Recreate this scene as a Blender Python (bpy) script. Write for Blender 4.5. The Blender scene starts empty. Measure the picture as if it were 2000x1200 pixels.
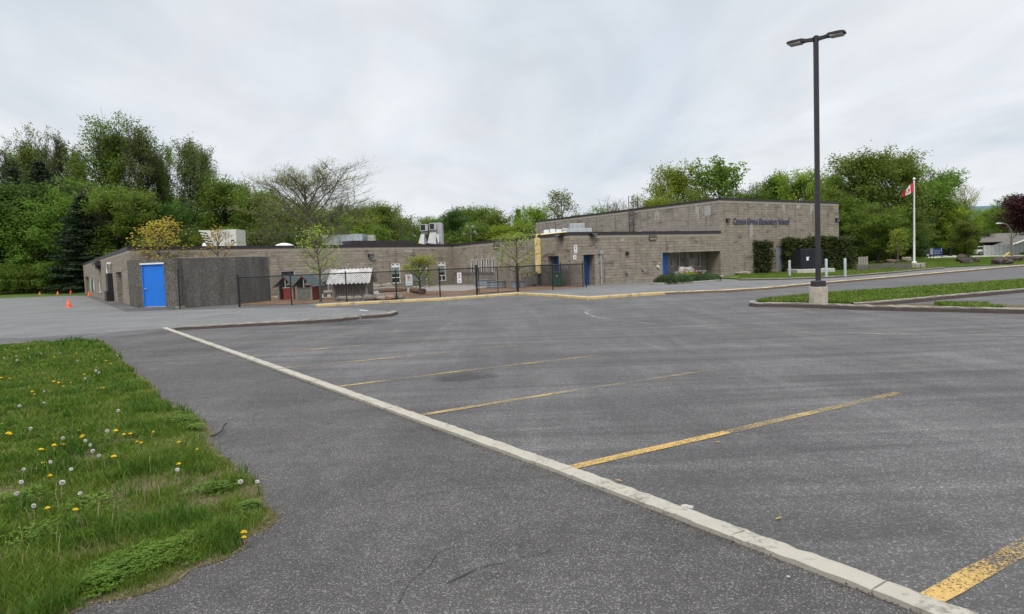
import bpy, math, random
import numpy as np
from mathutils import Vector, Matrix, noise as mnoise

# ------------------------------------------------------------------ camera
scene = bpy.context.scene
CAMH = 1.65
FPX = 1333.0                       # focal length in pixels of the 2000 px wide photograph
PITCH = math.atan(84.0 / FPX)
ROLL = 0.038
cR0 = Vector((1, 0, 0)); cU0 = Vector((0, math.sin(PITCH), math.cos(PITCH)))
cF = Vector((0, math.cos(PITCH), -math.sin(PITCH)))
cR = cR0 * math.cos(ROLL) - cU0 * math.sin(ROLL)
cU = cU0 * math.cos(ROLL) + cR0 * math.sin(ROLL)
cam_data = bpy.data.cameras.new('camera')
cam = bpy.data.objects.new('camera', cam_data)
scene.collection.objects.link(cam)
cam.matrix_world = Matrix(((cR.x, cU.x, -cF.x, 0), (cR.y, cU.y, -cF.y, 0), (cR.z, cU.z, -cF.z, CAMH), (0, 0, 0, 1)))
cam_data.sensor_fit = 'HORIZONTAL'; cam_data.sensor_width = 36.0
cam_data.lens = 36.0 * FPX / 2000.0
cam_data.clip_start = 0.05; cam_data.clip_end = 6000
scene.camera = cam

# ------------------------------------------------------------------ sky
SUN_EL, SUN_AZ = math.radians(52), math.radians(186)     # azimuth from +Y clockwise
world = bpy.data.worlds.new("World"); scene.world = world; world.use_nodes = True
wt = world.node_tree; wt.nodes.clear()
def wn(t, **k):
    n = wt.nodes.new(t)
    for a, b in k.items(): setattr(n, a, b)
    return n
wo = wn('ShaderNodeOutputWorld'); bg = wn('ShaderNodeBackground'); bg.inputs[1].default_value = 1.0
sky = wn('ShaderNodeTexSky'); sky.sky_type = 'NISHITA'; sky.sun_disc = False
sky.sun_elevation = SUN_EL; sky.sun_rotation = SUN_AZ; sky.dust_density = 2.0
skm = wn('ShaderNodeMixRGB', blend_type='MULTIPLY'); skm.inputs[0].default_value = 1; skm.inputs[2].default_value = (0.10, 0.10, 0.10, 1)
wt.links.new(sky.outputs[0], skm.inputs[1])
tc = wn('ShaderNodeTexCoord'); sp = wn('ShaderNodeSeparateXYZ'); wt.links.new(tc.outputs['Generated'], sp.inputs[0])
zc = wn('ShaderNodeMath', operation='MAXIMUM'); zc.inputs[1].default_value = 0.0; wt.links.new(sp.outputs[2], zc.inputs[0])
za = wn('ShaderNodeMath', operation='ADD'); za.inputs[1].default_value = 0.16; wt.links.new(zc.outputs[0], za.inputs[0])
dx = wn('ShaderNodeMath', operation='DIVIDE'); dy = wn('ShaderNodeMath', operation='DIVIDE')
wt.links.new(sp.outputs[0], dx.inputs[0]); wt.links.new(za.outputs[0], dx.inputs[1])
wt.links.new(sp.outputs[1], dy.inputs[0]); wt.links.new(za.outputs[0], dy.inputs[1])
cb = wn('ShaderNodeCombineXYZ'); wt.links.new(dx.outputs[0], cb.inputs[0]); wt.links.new(dy.outputs[0], cb.inputs[1])
n1 = wn('ShaderNodeTexNoise'); n1.inputs['Scale'].default_value = 0.85; n1.inputs['Detail'].default_value = 7; n1.inputs['Roughness'].default_value = 0.55; n1.inputs['Distortion'].default_value = 0.5
n2 = wn('ShaderNodeTexNoise'); n2.inputs['Scale'].default_value = 2.6; n2.inputs['Detail'].default_value = 5; n2.inputs['Roughness'].default_value = 0.5; n2.inputs['Distortion'].default_value = 0.8
cmap = wn('ShaderNodeMapping'); cmap.inputs['Rotation'].default_value = (0, 0, math.radians(38)); cmap.inputs['Scale'].default_value = (1.0, 0.5, 1); cmap.inputs['Location'].default_value = (1.7, 0.4, 0); wt.links.new(cb.outputs[0], cmap.inputs[0])
wt.links.new(cmap.outputs[0], n1.inputs['Vector']); wt.links.new(cmap.outputs[0], n2.inputs['Vector'])
r1 = wn('ShaderNodeValToRGB'); e = r1.color_ramp.elements
e[0].position = 0.34; e[0].color = (0.690, 0.755, 0.830, 1); e[1].position = 0.64; e[1].color = (0.920, 0.940, 0.965, 1)
m_ = r1.color_ramp.elements.new(0.5); m_.color = (0.820, 0.855, 0.900, 1)
wt.links.new(n1.outputs[0], r1.inputs[0])
r2 = wn('ShaderNodeMapRange'); r2.inputs[1].default_value = 0.3; r2.inputs[2].default_value = 0.7; r2.inputs[3].default_value = 0.93; r2.inputs[4].default_value = 1.06
wt.links.new(n2.outputs[0], r2.inputs[0])
cm = wn('ShaderNodeVectorMath', operation='SCALE'); wt.links.new(r1.outputs[0], cm.inputs[0]); wt.links.new(r2.outputs[0], cm.inputs['Scale'])
# an overcast sky is brighter towards the zenith
zg = wn('ShaderNodeMapRange'); zg.inputs[1].default_value = 0.40; zg.inputs[2].default_value = 0.95; zg.inputs[3].default_value = 1.0; zg.inputs[4].default_value = 2.5
wt.links.new(zc.outputs[0], zg.inputs[0])
cs = wn('ShaderNodeVectorMath', operation='SCALE'); wt.links.new(cm.outputs[0], cs.inputs[0]); wt.links.new(zg.outputs[0], cs.inputs['Scale'])
mx = wn('ShaderNodeMixRGB'); mx.inputs[0].default_value = 0.93
wt.links.new(skm.outputs[0], mx.inputs[1]); wt.links.new(cs.outputs[0], mx.inputs[2])
wt.links.new(mx.outputs[0], bg.inputs[0]); wt.links.new(bg.outputs[0], wo.inputs[0])
# ------------------------------------------------------------------ sun (veiled)
sd = bpy.data.lights.new('sun', 'SUN'); sd.energy = 1.9; sd.angle = math.radians(22); sd.color = (1.0, 0.945, 0.85)
sun = bpy.data.objects.new('sun', sd); scene.collection.objects.link(sun)
sdir = Vector((math.sin(SUN_AZ) * math.cos(SUN_EL), math.cos(SUN_AZ) * math.cos(SUN_EL), math.sin(SUN_EL)))
sun.rotation_euler = sdir.to_track_quat('Z', 'Y').to_euler()
scene.view_settings.view_transform = 'Standard'; scene.view_settings.look = 'None'
scene.view_settings.exposure = 0.0; scene.view_settings.gamma = 1.0
scene.render.engine = 'CYCLES'
scene.cycles.max_bounces = 6; scene.cycles.diffuse_bounces = 3; scene.cycles.glossy_bounces = 2
scene.cycles.transparent_max_bounces = 12
scene.cycles.use_denoising = True

# ------------------------------------------------------------------ pixel -> world helpers
def ray(x, y): return cF + cR * ((x - 1000) / FPX) + cU * ((600 - y) / FPX)
def hit(x, y, z=0.0):
    d = ray(x, y); t = (z - CAMH) / d.z
    return Vector((d.x * t, d.y * t, z))
def at(x, y, Y):
    d = ray(x, y); t = Y / d.y
    return Vector((d.x * t, Y, CAMH + d.z * t))
def wp(p0, p1, x, y):
    """ray through pixel meets the vertical plane over p0-p1: (u along, z)"""
    d = ray(x, y); ex, ey = p1[0] - p0[0], p1[1] - p0[1]; L = math.hypot(ex, ey); ex /= L; ey /= L
    nx, ny = ey, -ex
    t = (p0[0] * nx + p0[1] * ny) / (d.x * nx + d.y * ny)
    X, Y = d.x * t, d.y * t
    return ((X - p0[0]) * ex + (Y - p0[1]) * ey, CAMH + d.z * t)

# ------------------------------------------------------------------ materials
MATS = {}
class NT:
    def __init__(s, name):
        s.m = bpy.data.materials.new(name); s.m.use_nodes = True; s.t = s.m.node_tree
        s.b = s.t.nodes['Principled BSDF']; s.out = s.t.nodes['Material Output']
    def n(s, t, **k):
        n = s.t.nodes.new(t)
        for a, b in k.items(): setattr(n, a, b)
        return n
    def l(s, a, b): s.t.links.new(a, b)
    def noise(s, vec, scale, detail=4, rough=0.55, dist=0.0):
        n = s.n('ShaderNodeTexNoise'); n.inputs['Scale'].default_value = scale; n.inputs['Detail'].default_value = detail
        n.inputs['Roughness'].default_value = rough; n.inputs['Distortion'].default_value = dist
        if vec is not None: s.l(vec, n.inputs['Vector'])
        return n.outputs[0]
    def ramp(s, fac, stops):
        r = s.n('ShaderNodeValToRGB'); els = r.color_ramp.elements
        while len(els) < len(stops): els.new(0.5)
        for e, (p, c) in zip(els, stops):
            e.position = p; e.color = (c, c, c, 1) if isinstance(c, (int, float)) else (*c, 1)
        s.l(fac, r.inputs[0]); return r.outputs[0]
    def mix(s, fac, a, b, mode='MIX'):
        m = s.n('ShaderNodeMixRGB', blend_type=mode)
        for i, v in ((0, fac), (1, a), (2, b)):
            if isinstance(v, (int, float)): m.inputs[i].default_value = v if i == 0 else (v, v, v, 1)
            elif isinstance(v, tuple): m.inputs[i].default_value = (*v, 1)
            else: s.l(v, m.inputs[i])
        return m.outputs[0]
    def math(s, op, a, b=0.0):
        m = s.n('ShaderNodeMath', operation=op)
        for i, v in ((0, a), (1, b)):
            if isinstance(v, (int, float)): m.inputs[i].default_value = v
            else: s.l(v, m.inputs[i])
        return m.outputs[0]
    def mapping(s, vec, scale=(1, 1, 1), rot=(0, 0, 0), loc=(0, 0, 0)):
        m = s.n('ShaderNodeMapping'); m.inputs['Scale'].default_value = scale; m.inputs['Rotation'].default_value = rot; m.inputs['Location'].default_value = loc
        s.l(vec, m.inputs['Vector']); return m.outputs[0]
    def obj(s): return s.n('ShaderNodeTexCoord').outputs['Object']
    def uv(s): return s.n('ShaderNodeTexCoord').outputs['UV']
    def bump(s, h, strength=0.5, dist=0.01):
        b = s.n('ShaderNodeBump'); b.inputs['Strength'].default_value = strength; b.inputs['Distance'].default_value = dist
        s.l(h, b.inputs['Height']); s.l(b.outputs[0], s.b.inputs['Normal'])
    def set(s, color=None, rough=None, metal=None, spec=None):
        for k, v in (('Base Color', color), ('Roughness', rough), ('Metallic', metal), ('Specular IOR Level', spec)):
            if v is None: continue
            if isinstance(v, (int, float)): s.b.inputs[k].default_value = v
            elif isinstance(v, tuple): s.b.inputs[k].default_value = (*v, 1)
            else: s.l(v, s.b.inputs[k])

def mat(name, col, rough=0.7, metal=0.0, var=0.15, scale=3.0, bump=0.0, bscale=40.0, spec=0.4, dirt=None):
    if name in MATS: return MATS[name]
    m = NT(name); v = m.obj()
    lo = tuple(c * (1 - var) for c in col); hi = tuple(min(1, c * (1 + var)) for c in col)
    c = m.mix(m.ramp(m.noise(v, scale, 5), [(0.3, 0.0), (0.7, 1.0)]), lo, hi)
    if dirt: c = m.mix(m.ramp(m.noise(v, scale * 2.3, 6, 0.7), [(0.5, 0.0), (0.75, 0.7)]), c, dirt)
    m.set(c, rough, metal, spec)
    if bump: m.bump(m.noise(v, bscale, 4), bump, 0.01)
    MATS[name] = m.m; return m.m

def asphalt(name, dark, light, cell, contrast, tint=(1, 1, 1), streak=0.0, bigvar=0.16, warm=0.0):
    m = NT(name); v = m.obj()
    vo = m.n('ShaderNodeTexVoronoi'); vo.inputs['Scale'].default_value = cell; m.l(v, vo.inputs['Vector'])
    sepc = m.n('ShaderNodeSeparateColor'); m.l(vo.outputs['Color'], sepc.inputs[0])
    st = m.ramp(sepc.outputs[0], [(0.0, dark), (0.62, dark + (light - dark) * 0.30), (0.86, dark + (light - dark) * 0.55), (1.0, dark + (light - dark) * (1 + contrast))])
    fine = m.noise(v, cell * 2.2, 2, 0.6)
    c = m.mix(1.0, st, m.ramp(fine, [(0.3, 0.72), (0.7, 1.28)]), 'MULTIPLY')
    mid = m.noise(v, 5.0, 5, 0.65)
    c = m.mix(1.0, c, m.ramp(mid, [(0.3, 1 - bigvar * .7), (0.7, 1 + bigvar * .7)]), 'MULTIPLY')
    big = m.noise(v, 0.45, 5, 0.6, 0.6)
    c = m.mix(1.0, c, m.ramp(big, [(0.32, 1 - bigvar), (0.68, 1 + bigvar)]), 'MULTIPLY')
    if streak:
        w = m.mapping(v, (0.10, 1.5, 1), (0, 0, math.radians(-35)))
        s1 = m.noise(w, 1.3, 6, 0.62, 0.9)
        c = m.mix(1.0, c, m.ramp(s1, [(0.34, 1 - streak), (0.52, 1.0), (0.7, 1 + streak * 1.2)]), 'MULTIPLY')
        w2 = m.mapping(v, (1.1, 0.13, 1), (0, 0, math.radians(28)), (3, 7, 0))
        s2 = m.noise(w2, 1.0, 6, 0.62, 1.2)
        c = m.mix(1.0, c, m.ramp(s2, [(0.36, 1 - streak * .6), (0.55, 1.0), (0.72, 1 + streak)]), 'MULTIPLY')
    t = m.mix(1.0, c, tint, 'MULTIPLY')
    if warm:
        t = m.mix(m.ramp(sepc.outputs[1], [(0.7, 0.0), (0.95, warm)]), t, m.mix(1.0, c, (1.35, 1.05, 0.85), 'MULTIPLY'))
    m.set(t, 0.74 if streak != 0.10 else 0.9, 0, 0.5 if streak != 0.10 else 0.3)
    h = m.math('ADD', m.math('MULTIPLY', vo.outputs['Distance'], -1.0), m.math('MULTIPLY', fine, 0.6))
    m.bump(h, 0.55, 0.012)
    MATS[name] = m.m; return m.m

M_lot = asphalt('lot_asphalt', 0.058, 0.142, 100, 0.9, (1.0, 0.95, 0.945), 0.30, 0.18)
M_walk = asphalt('walk_asphalt', 0.056, 0.140, 160, 1.5, (1.0, 0.965, 0.955), 0.10, 0.22, 0.5)
M_old = asphalt('old_asphalt', 0.105, 0.205, 80, 0.5, (1.0, 0.985, 0.965), 0.14, 0.14)

def m_paint(name, col, lo, hi, scale=14, under=None):
    """worn paint: flakes off where the noise is low"""
    m = NT(name); v = m.obj()
    c = m.mix(m.ramp(m.noise(v, 3.0, 5), [(0.3, 0.0), (0.7, 1.0)]), tuple(x * 0.8 for x in col), col)
    w1 = m.noise(v, scale * 6, 3, 0.7); w2 = m.noise(v, 0.9, 4, 0.6)
    a = m.math('ADD', m.math('MULTIPLY', w1, 0.55), m.math('MULTIPLY', w2, 0.45))
    fac = m.ramp(a, [(lo, 0.0), (hi, 1.0)])
    m.set(c, 0.8, 0, 0.3)
    tr = m.n('ShaderNodeBsdfTransparent'); mx = m.n('ShaderNodeMixShader')
    m.l(fac, mx.inputs[0]); m.l(tr.outputs[0], mx.inputs[1]); m.l(m.b.outputs[0], mx.inputs[2]); m.l(mx.outputs[0], m.out.inputs[0])
    MATS[name] = m.m; return m.m
M_yel_new = m_paint('yellow_line_paint', (0.52, 0.345, 0.115), 0.43, 0.52)
M_yel_mid = m_paint('worn_yellow_paint', (0.45, 0.33, 0.145), 0.46, 0.58)
M_yel_old = m_paint('faded_yellow_paint', (0.42, 0.34, 0.20), 0.48, 0.62)
M_wht_old = m_paint('faded_white_paint', (0.42, 0.42, 0.38), 0.46, 0.62)

def m_kerbpaint(name, paint, base, lo, hi, basevar=0.3, side=None):
    m = NT(name); v = m.obj()
    conc = m.mix(m.noise(v, 9, 6, 0.7), tuple(x * (1 - basevar) for x in base), tuple(x * (1 + basevar) for x in base))
    a = m.math('ADD', m.math('MULTIPLY', m.noise(v, 22, 4, 0.7), 0.5), m.math('MULTIPLY', m.noise(v, 2.2, 4, 0.6), 0.5))
    pv = m.mix(m.noise(v, 6, 5), tuple(x * 0.82 for x in paint), paint)
    m.set(m.mix(m.ramp(a, [(lo, 0.0), (hi, 1.0)]), conc, pv), 0.85, 0, 0.3)
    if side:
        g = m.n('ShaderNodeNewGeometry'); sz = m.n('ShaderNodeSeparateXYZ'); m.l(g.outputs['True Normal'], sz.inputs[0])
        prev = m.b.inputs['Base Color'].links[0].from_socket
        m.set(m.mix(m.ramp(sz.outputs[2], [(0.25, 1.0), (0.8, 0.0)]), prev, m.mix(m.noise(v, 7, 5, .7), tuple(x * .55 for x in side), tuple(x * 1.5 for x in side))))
    m.bump(m.noise(v, 45, 5, 0.7), 0.5, 0.008)
    MATS[name] = m.m; return m.m
M_kw = m_kerbpaint('white_kerb_paint', (0.40, 0.375, 0.315), (0.21, 0.195, 0.165), 0.385, 0.475)
M_ky = m_kerbpaint('yellow_kerb_paint', (0.58, 0.44, 0.21), (0.22, 0.19, 0.15), 0.38, 0.47)
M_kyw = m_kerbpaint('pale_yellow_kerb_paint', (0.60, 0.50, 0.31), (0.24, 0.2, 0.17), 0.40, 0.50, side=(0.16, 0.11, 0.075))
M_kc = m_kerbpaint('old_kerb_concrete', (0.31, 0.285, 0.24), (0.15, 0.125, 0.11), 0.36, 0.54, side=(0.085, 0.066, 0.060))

def m_block(name, c1, c2, mortar, light=0.0):
    m = NT(name); v = m.uv()
    w = m.n('ShaderNodeTexNoise'); w.inputs['Scale'].default_value = 3.0; w.inputs['Detail'].default_value = 3; m.l(v, w.inputs['Vector'])
    vv = m.n('ShaderNodeVectorMath', operation='SCALE'); vv.inputs['Scale'].default_value = 0.03; m.l(w.outputs['Color'], vv.inputs[0])
    va = m.n('ShaderNodeVectorMath', operation='ADD'); m.l(v, va.inputs[0]); m.l(vv.outputs[0], va.inputs[1])
    br = m.n('ShaderNodeTexBrick'); br.inputs['Scale'].default_value = 1.0
    br.inputs['Brick Width'].default_value = 0.41; br.inputs['Row Height'].default_value = 0.205; br.inputs['Mortar Size'].default_value = 0.011
    br.inputs['Mortar Smooth'].default_value = 0.3; br.inputs['Bias'].default_value = 0.0
    br.inputs['Color1'].default_value = (*c1, 1); br.inputs['Color2'].default_value = (*c2, 1); br.inputs['Mortar'].default_value = (*mortar, 1)
    m.l(va.outputs[0], br.inputs['Vector'])
    # darker and paler patches of block, a course or two high
    st = m.noise(m.mapping(v, (0.7, 2.4, 1)), 1.0, 5, 0.65)
    c = m.mix(1.0, br.outputs[0], m.ramp(st, [(0.35, 0.60), (0.42, 0.97), (0.72, 1.16)]), 'MULTIPLY')
    run = m.noise(m.mapping(v, (2.2, 0.25, 1)), 1.0, 4, 0.6)
    c = m.mix(1.0, c, m.ramp(run, [(0.34, 0.72), (0.46, 1.0), (0.72, 1.06)]), 'MULTIPLY')
    rough = m.noise(v, 16, 5, 0.72)
    c = m.mix(1.0, c, m.ramp(rough, [(0.3, 0.78), (0.7, 1.18)]), 'MULTIPLY')
    m.set(c, 0.93, 0, 0.2)
    h = m.math('ADD', m.math('MULTIPLY', rough, 1.0), m.math('MULTIPLY', br.outputs['Fac'], -0.8))
    m.bump(h, 0.9, 0.045)
    MATS[name] = m.m; return m.m
M_blk = m_block('split_face_block', (0.325, 0.282, 0.228), (0.248, 0.216, 0.176), (0.225, 0.196, 0.160))
M_blk2 = m_block('weathered_block', (0.30, 0.27, 0.23), (0.24, 0.216, 0.186), (0.21, 0.19, 0.165))
M_soldier = mat('soldier_course_block', (0.34, 0.305, 0.25), 0.9, var=0.12, scale=5, bump=0.5, bscale=25)
M_pale = mat('pale_replaced_block', (0.33, 0.325, 0.31), 0.9, var=0.12, scale=6, bump=0.4)
M_shed = None
def m_exposed(name, c1, c2):
    m = NT(name); v = m.obj()
    vo = m.n('ShaderNodeTexVoronoi'); vo.inputs['Scale'].default_value = 26; m.l(v, vo.inputs['Vector'])
    sc_ = m.n('ShaderNodeSeparateColor'); m.l(vo.outputs['Color'], sc_.inputs[0])
    c = m.mix(m.ramp(sc_.outputs[0], [(0.3, 0.0), (0.95, 1.0)]), c1, c2)
    run = m.noise(m.mapping(v, (1.6, 1.6, 0.35)), 1.0, 6, 0.65)
    c = m.mix(1.0, c, m.ramp(run, [(0.34, 0.72), (0.7, 1.3)]), 'MULTIPLY')
    m.set(c, 0.92, 0, 0.25); m.bump(vo.outputs['Distance'], 0.7, 0.02)
    MATS[name] = m.m; return m.m
M_shed = m_exposed('exposed_aggregate', (0.076, 0.070, 0.060), (0.175, 0.162, 0.140))
M_encl = m_exposed('dark_exposed_aggregate', (0.082, 0.080, 0.074), (0.150, 0.146, 0.137))
M_conc = mat('concrete', (0.30, 0.285, 0.25), 0.9, var=0.2, scale=4, bump=0.4, dirt=(0.17, 0.15, 0.125))
M_concl = mat('pale_concrete', (0.40, 0.39, 0.36), 0.9, var=0.15, scale=4, bump=0.3)
M_black = mat('black_paint', (0.014, 0.014, 0.017), 0.5, var=0.2)
M_bronze = mat('dark_bronze_paint', (0.030, 0.026, 0.031), 0.45, var=0.15)
M_coping = mat('dark_brown_coping', (0.034, 0.027, 0.030), 0.5, var=0.2)
M_blue = mat('blue_door_paint', (0.012, 0.16, 0.62), 0.45, var=0.06, scale=1.5)
M_navy = mat('navy_door_paint', (0.010, 0.060, 0.24), 0.5, var=0.08)
M_white = mat('white_paint', (0.72, 0.72, 0.71), 0.5, var=0.06)
M_offw = mat('off_white_metal', (0.52, 0.52, 0.47), 0.6, var=0.1)
M_galv = mat('galvanised_steel', (0.42, 0.46, 0.48), 0.42, 0.55, var=0.14, scale=5)
M_galvd = mat('dull_galvanised_steel', (0.23, 0.27, 0.30), 0.5, 0.35, var=0.2, scale=5)
M_duct = mat('grey_duct_metal', (0.36, 0.355, 0.375), 0.6, 0.1, var=0.1)
M_glass = mat('dark_window_glass', (0.018, 0.02, 0.023), 0.08, var=0.2, spec=0.8)
M_blind = mat('pale_green_blind', (0.20, 0.25, 0.22), 0.3, var=0.15, spec=0.6)
M_roof = mat('roof_membrane', (0.16, 0.155, 0.15), 0.9, var=0.2)
M_pipey = mat('yellow_gas_pipe_paint', (0.74, 0.60, 0.29), 0.55, var=0.1, scale=2)
M_orange = mat('orange_cone_plastic', (0.85, 0.10, 0.02), 0.5, var=0.08)
M_cardark = mat('black_rubber', (0.015, 0.015, 0.015), 0.8)
M_green_bin = mat('green_bin_plastic', (0.010, 0.055, 0.035), 0.5)
M_xf = mat('dark_green_transformer_paint', (0.006, 0.009, 0.015), 0.7, var=0.15)
M_red = mat('red_barn_paint', (0.27, 0.035, 0.022), 0.75, var=0.25, scale=8)
M_tile = mat('blue_grey_roof_tile', (0.075, 0.115, 0.125), 0.7, var=0.25, scale=6)
M_woodg = mat('weathered_grey_wood', (0.16, 0.145, 0.13), 0.9, var=0.35, scale=14, bump=0.5)
M_woodl = mat('pale_weathered_wood', (0.27, 0.245, 0.21), 0.9, var=0.3, scale=10, bump=0.5)
M_wood = mat('brown_log_wood', (0.14, 0.085, 0.055), 0.9, var=0.4, scale=9, bump=0.6)
M_corr = mat('grey_corrugated_sheet', (0.46, 0.45, 0.44), 0.75, var=0.22, scale=3, dirt=(0.2, 0.19, 0.18))
M_corrd = mat('dull_corrugated_sheet', (0.17, 0.165, 0.155), 0.85, var=0.3, scale=4)
M_rock = mat('limestone_boulder', (0.29, 0.26, 0.22), 0.95, var=0.3, scale=4, bump=0.9, bscale=9, dirt=(0.12, 0.10, 0.085))
M_rockr = mat('reddish_boulder', (0.25, 0.16, 0.12), 0.95, var=0.3, scale=4, bump=0.9, bscale=9)
M_rockd = mat('dark_brown_boulder', (0.055, 0.042, 0.037), 0.95, var=0.6, scale=1.6, bump=0.9, bscale=3, dirt=(0.17, 0.15, 0.13))
M_rockw = mat('white_veined_boulder', (0.23, 0.225, 0.21), 0.95, var=0.55, scale=4, bump=0.9, bscale=9, dirt=(0.09, 0.075, 0.065))
M_bark = mat('grey_brown_bark', (0.105, 0.09, 0.077), 0.95, var=0.35, scale=8, bump=0.7)
M_barkd = mat('dark_bark', (0.035, 0.029, 0.026), 0.95, var=0.35, scale=8, bump=0.7)
M_barkl = mat('pale_bark', (0.17, 0.15, 0.125), 0.95, var=0.3, scale=8, bump=0.5)
M_signw = mat('white_sign_face', (0.74, 0.75, 0.77), 0.4, var=0.03)
M_signg = mat('pale_grey_sign_face', (0.50, 0.55, 0.57), 0.4, var=0.04)
M_signr = mat('sign_red', (0.50, 0.03, 0.05), 0.5, var=0.05)
M_signb = mat('sign_blue', (0.02, 0.06, 0.25), 0.5, var=0.05)
M_signk = mat('sign_black', (0.02, 0.02, 0.022), 0.5, var=0.05)
M_letter = mat('navy_letters', (0.090, 0.088, 0.14), 0.5, var=0.1)
M_flagr = mat('flag_red', (0.50, 0.02, 0.03), 0.7, var=0.06)
M_flagw = mat('flag_white', (0.66, 0.65, 0.64), 0.7, var=0.04)

def m_ground(name, cols, scale=3.0, fine=40, bump=0.5, bd=0.03):
    m = NT(name); v = m.obj()
    a = m.noise(v, scale, 6, 0.65); b = m.noise(v, fine, 4, 0.7); big = m.noise(v, scale * 0.12, 4)
    c = m.ramp(a, [(0.3, cols[0]), (0.5, cols[1]), (0.7, cols[2])])
    c = m.mix(1.0, c, m.ramp(b, [(0.3, 0.62), (0.7, 1.38)]), 'MULTIPLY')
    c = m.mix(1.0, c, m.ramp(big, [(0.35, 0.82), (0.65, 1.18)]), 'MULTIPLY')
    m.set(c, 1.0, 0, 0.1); m.bump(b, bump, bd)
    MATS[name] = m.m; return m.m
M_lawnfar = m_ground('mown_grass_ground', [(0.050, 0.085, 0.018), (0.075, 0.118, 0.022), (0.105, 0.135, 0.035)], 1.2, 18)
M_soil = m_ground('lawn_soil', [(0.070, 0.070, 0.030), (0.12, 0.10, 0.055), (0.19, 0.15, 0.10)], 3.0, 60)
M_mulch = m_ground('wood_chip_mulch', [(0.13, 0.078, 0.045), (0.20, 0.125, 0.078), (0.27, 0.19, 0.13)], 6.0, 22)
M_wood_floor = m_ground('woodland_floor', [(0.025, 0.035, 0.013), (0.035, 0.048, 0.016), (0.05, 0.05, 0.025)], 0.4, 5)
M_patio = mat('concrete_paving', (0.30, 0.285, 0.265), 0.9, var=0.12, scale=2, bump=0.3)

def m_leaf(name, c1, c2, c3, trans=0.45, sc=0.9):
    m = NT(name); g = m.n('ShaderNodeNewGeometry'); oi = m.n('ShaderNodeObjectInfo')
    tcn = m.n('ShaderNodeTexCoord')
    a = m.noise(tcn.outputs['Object'], sc, 3, 0.6); b = m.noise(tcn.outputs['Object'], 7.0, 2, 0.6)
    f = m.math('ADD', m.math('MULTIPLY', a, 0.55), m.math('MULTIPLY', b, 0.45))
    c = m.ramp(f, [(0.36, c1), (0.5, c2), (0.64, c3)])
    hs = m.n('ShaderNodeHueSaturation'); m.l(c, hs.inputs['Color'])
    hr = m.n('ShaderNodeMapRange'); hr.inputs[3].default_value = 0.482; hr.inputs[4].default_value = 0.518; m.l(oi.outputs['Random'], hr.inputs[0]); m.l(hr.outputs[0], hs.inputs['Hue'])
    vr = m.n('ShaderNodeMapRange'); vr.inputs[3].default_value = 0.82; vr.inputs[4].default_value = 1.2; m.l(oi.outputs['Random'], vr.inputs[0]); m.l(vr.outputs[0], hs.inputs['Value'])
    m.set(hs.outputs[0], 0.6, 0, 0.25)
    tl = m.n('ShaderNodeBsdfTranslucent'); mx = m.n('ShaderNodeMixShader'); mx.inputs[0].default_value = trans
    m.l(hs.outputs[0], tl.inputs[0]); m.l(m.b.outputs[0], mx.inputs[1]); m.l(tl.outputs[0], mx.inputs[2]); m.l(mx.outputs[0], m.out.inputs[0])
    MATS[name] = m.m; return m.m
L_mid = m_leaf('mid_green_leaves', (0.095, 0.155, 0.020), (0.142, 0.215, 0.028), (0.200, 0.275, 0.040))
L_bright = m_leaf('bright_green_leaves', (0.150, 0.225, 0.018), (0.225, 0.315, 0.026), (0.300, 0.400, 0.040))
L_dark = m_leaf('dark_green_leaves', (0.048, 0.088, 0.016), (0.070, 0.118, 0.020), (0.100, 0.155, 0.028))
L_poplar = m_leaf('poplar_leaves', (0.095, 0.135, 0.036), (0.135, 0.180, 0.048), (0.185, 0.230, 0.066))
L_needle = m_leaf('spruce_needles', (0.016, 0.030, 0.014), (0.024, 0.044, 0.018), (0.038, 0.060, 0.024), 0.1)
L_olive = m_leaf('olive_young_leaves', (0.18, 0.19, 0.05), (0.25, 0.28, 0.06), (0.33, 0.36, 0.08))
L_yel = m_leaf('yellow_green_leaves', (0.20, 0.26, 0.025), (0.28, 0.36, 0.035), (0.36, 0.43, 0.05))
L_orange = m_leaf('orange_bud_leaves', (0.42, 0.25, 0.045), (0.46, 0.34, 0.05), (0.42, 0.40, 0.06))
L_red = m_leaf('dark_red_leaves', (0.030, 0.008, 0.010), (0.050, 0.011, 0.014), (0.075, 0.018, 0.02), 0.2)
L_hedge = m_leaf('cedar_hedge_foliage', (0.030, 0.045, 0.012), (0.050, 0.072, 0.017), (0.095, 0.105, 0.028), 0.15, 1.5)
L_juni = m_leaf('juniper_foliage', (0.030, 0.062, 0.020), (0.050, 0.090, 0.028), (0.08, 0.125, 0.04), 0.15, 2)
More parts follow.
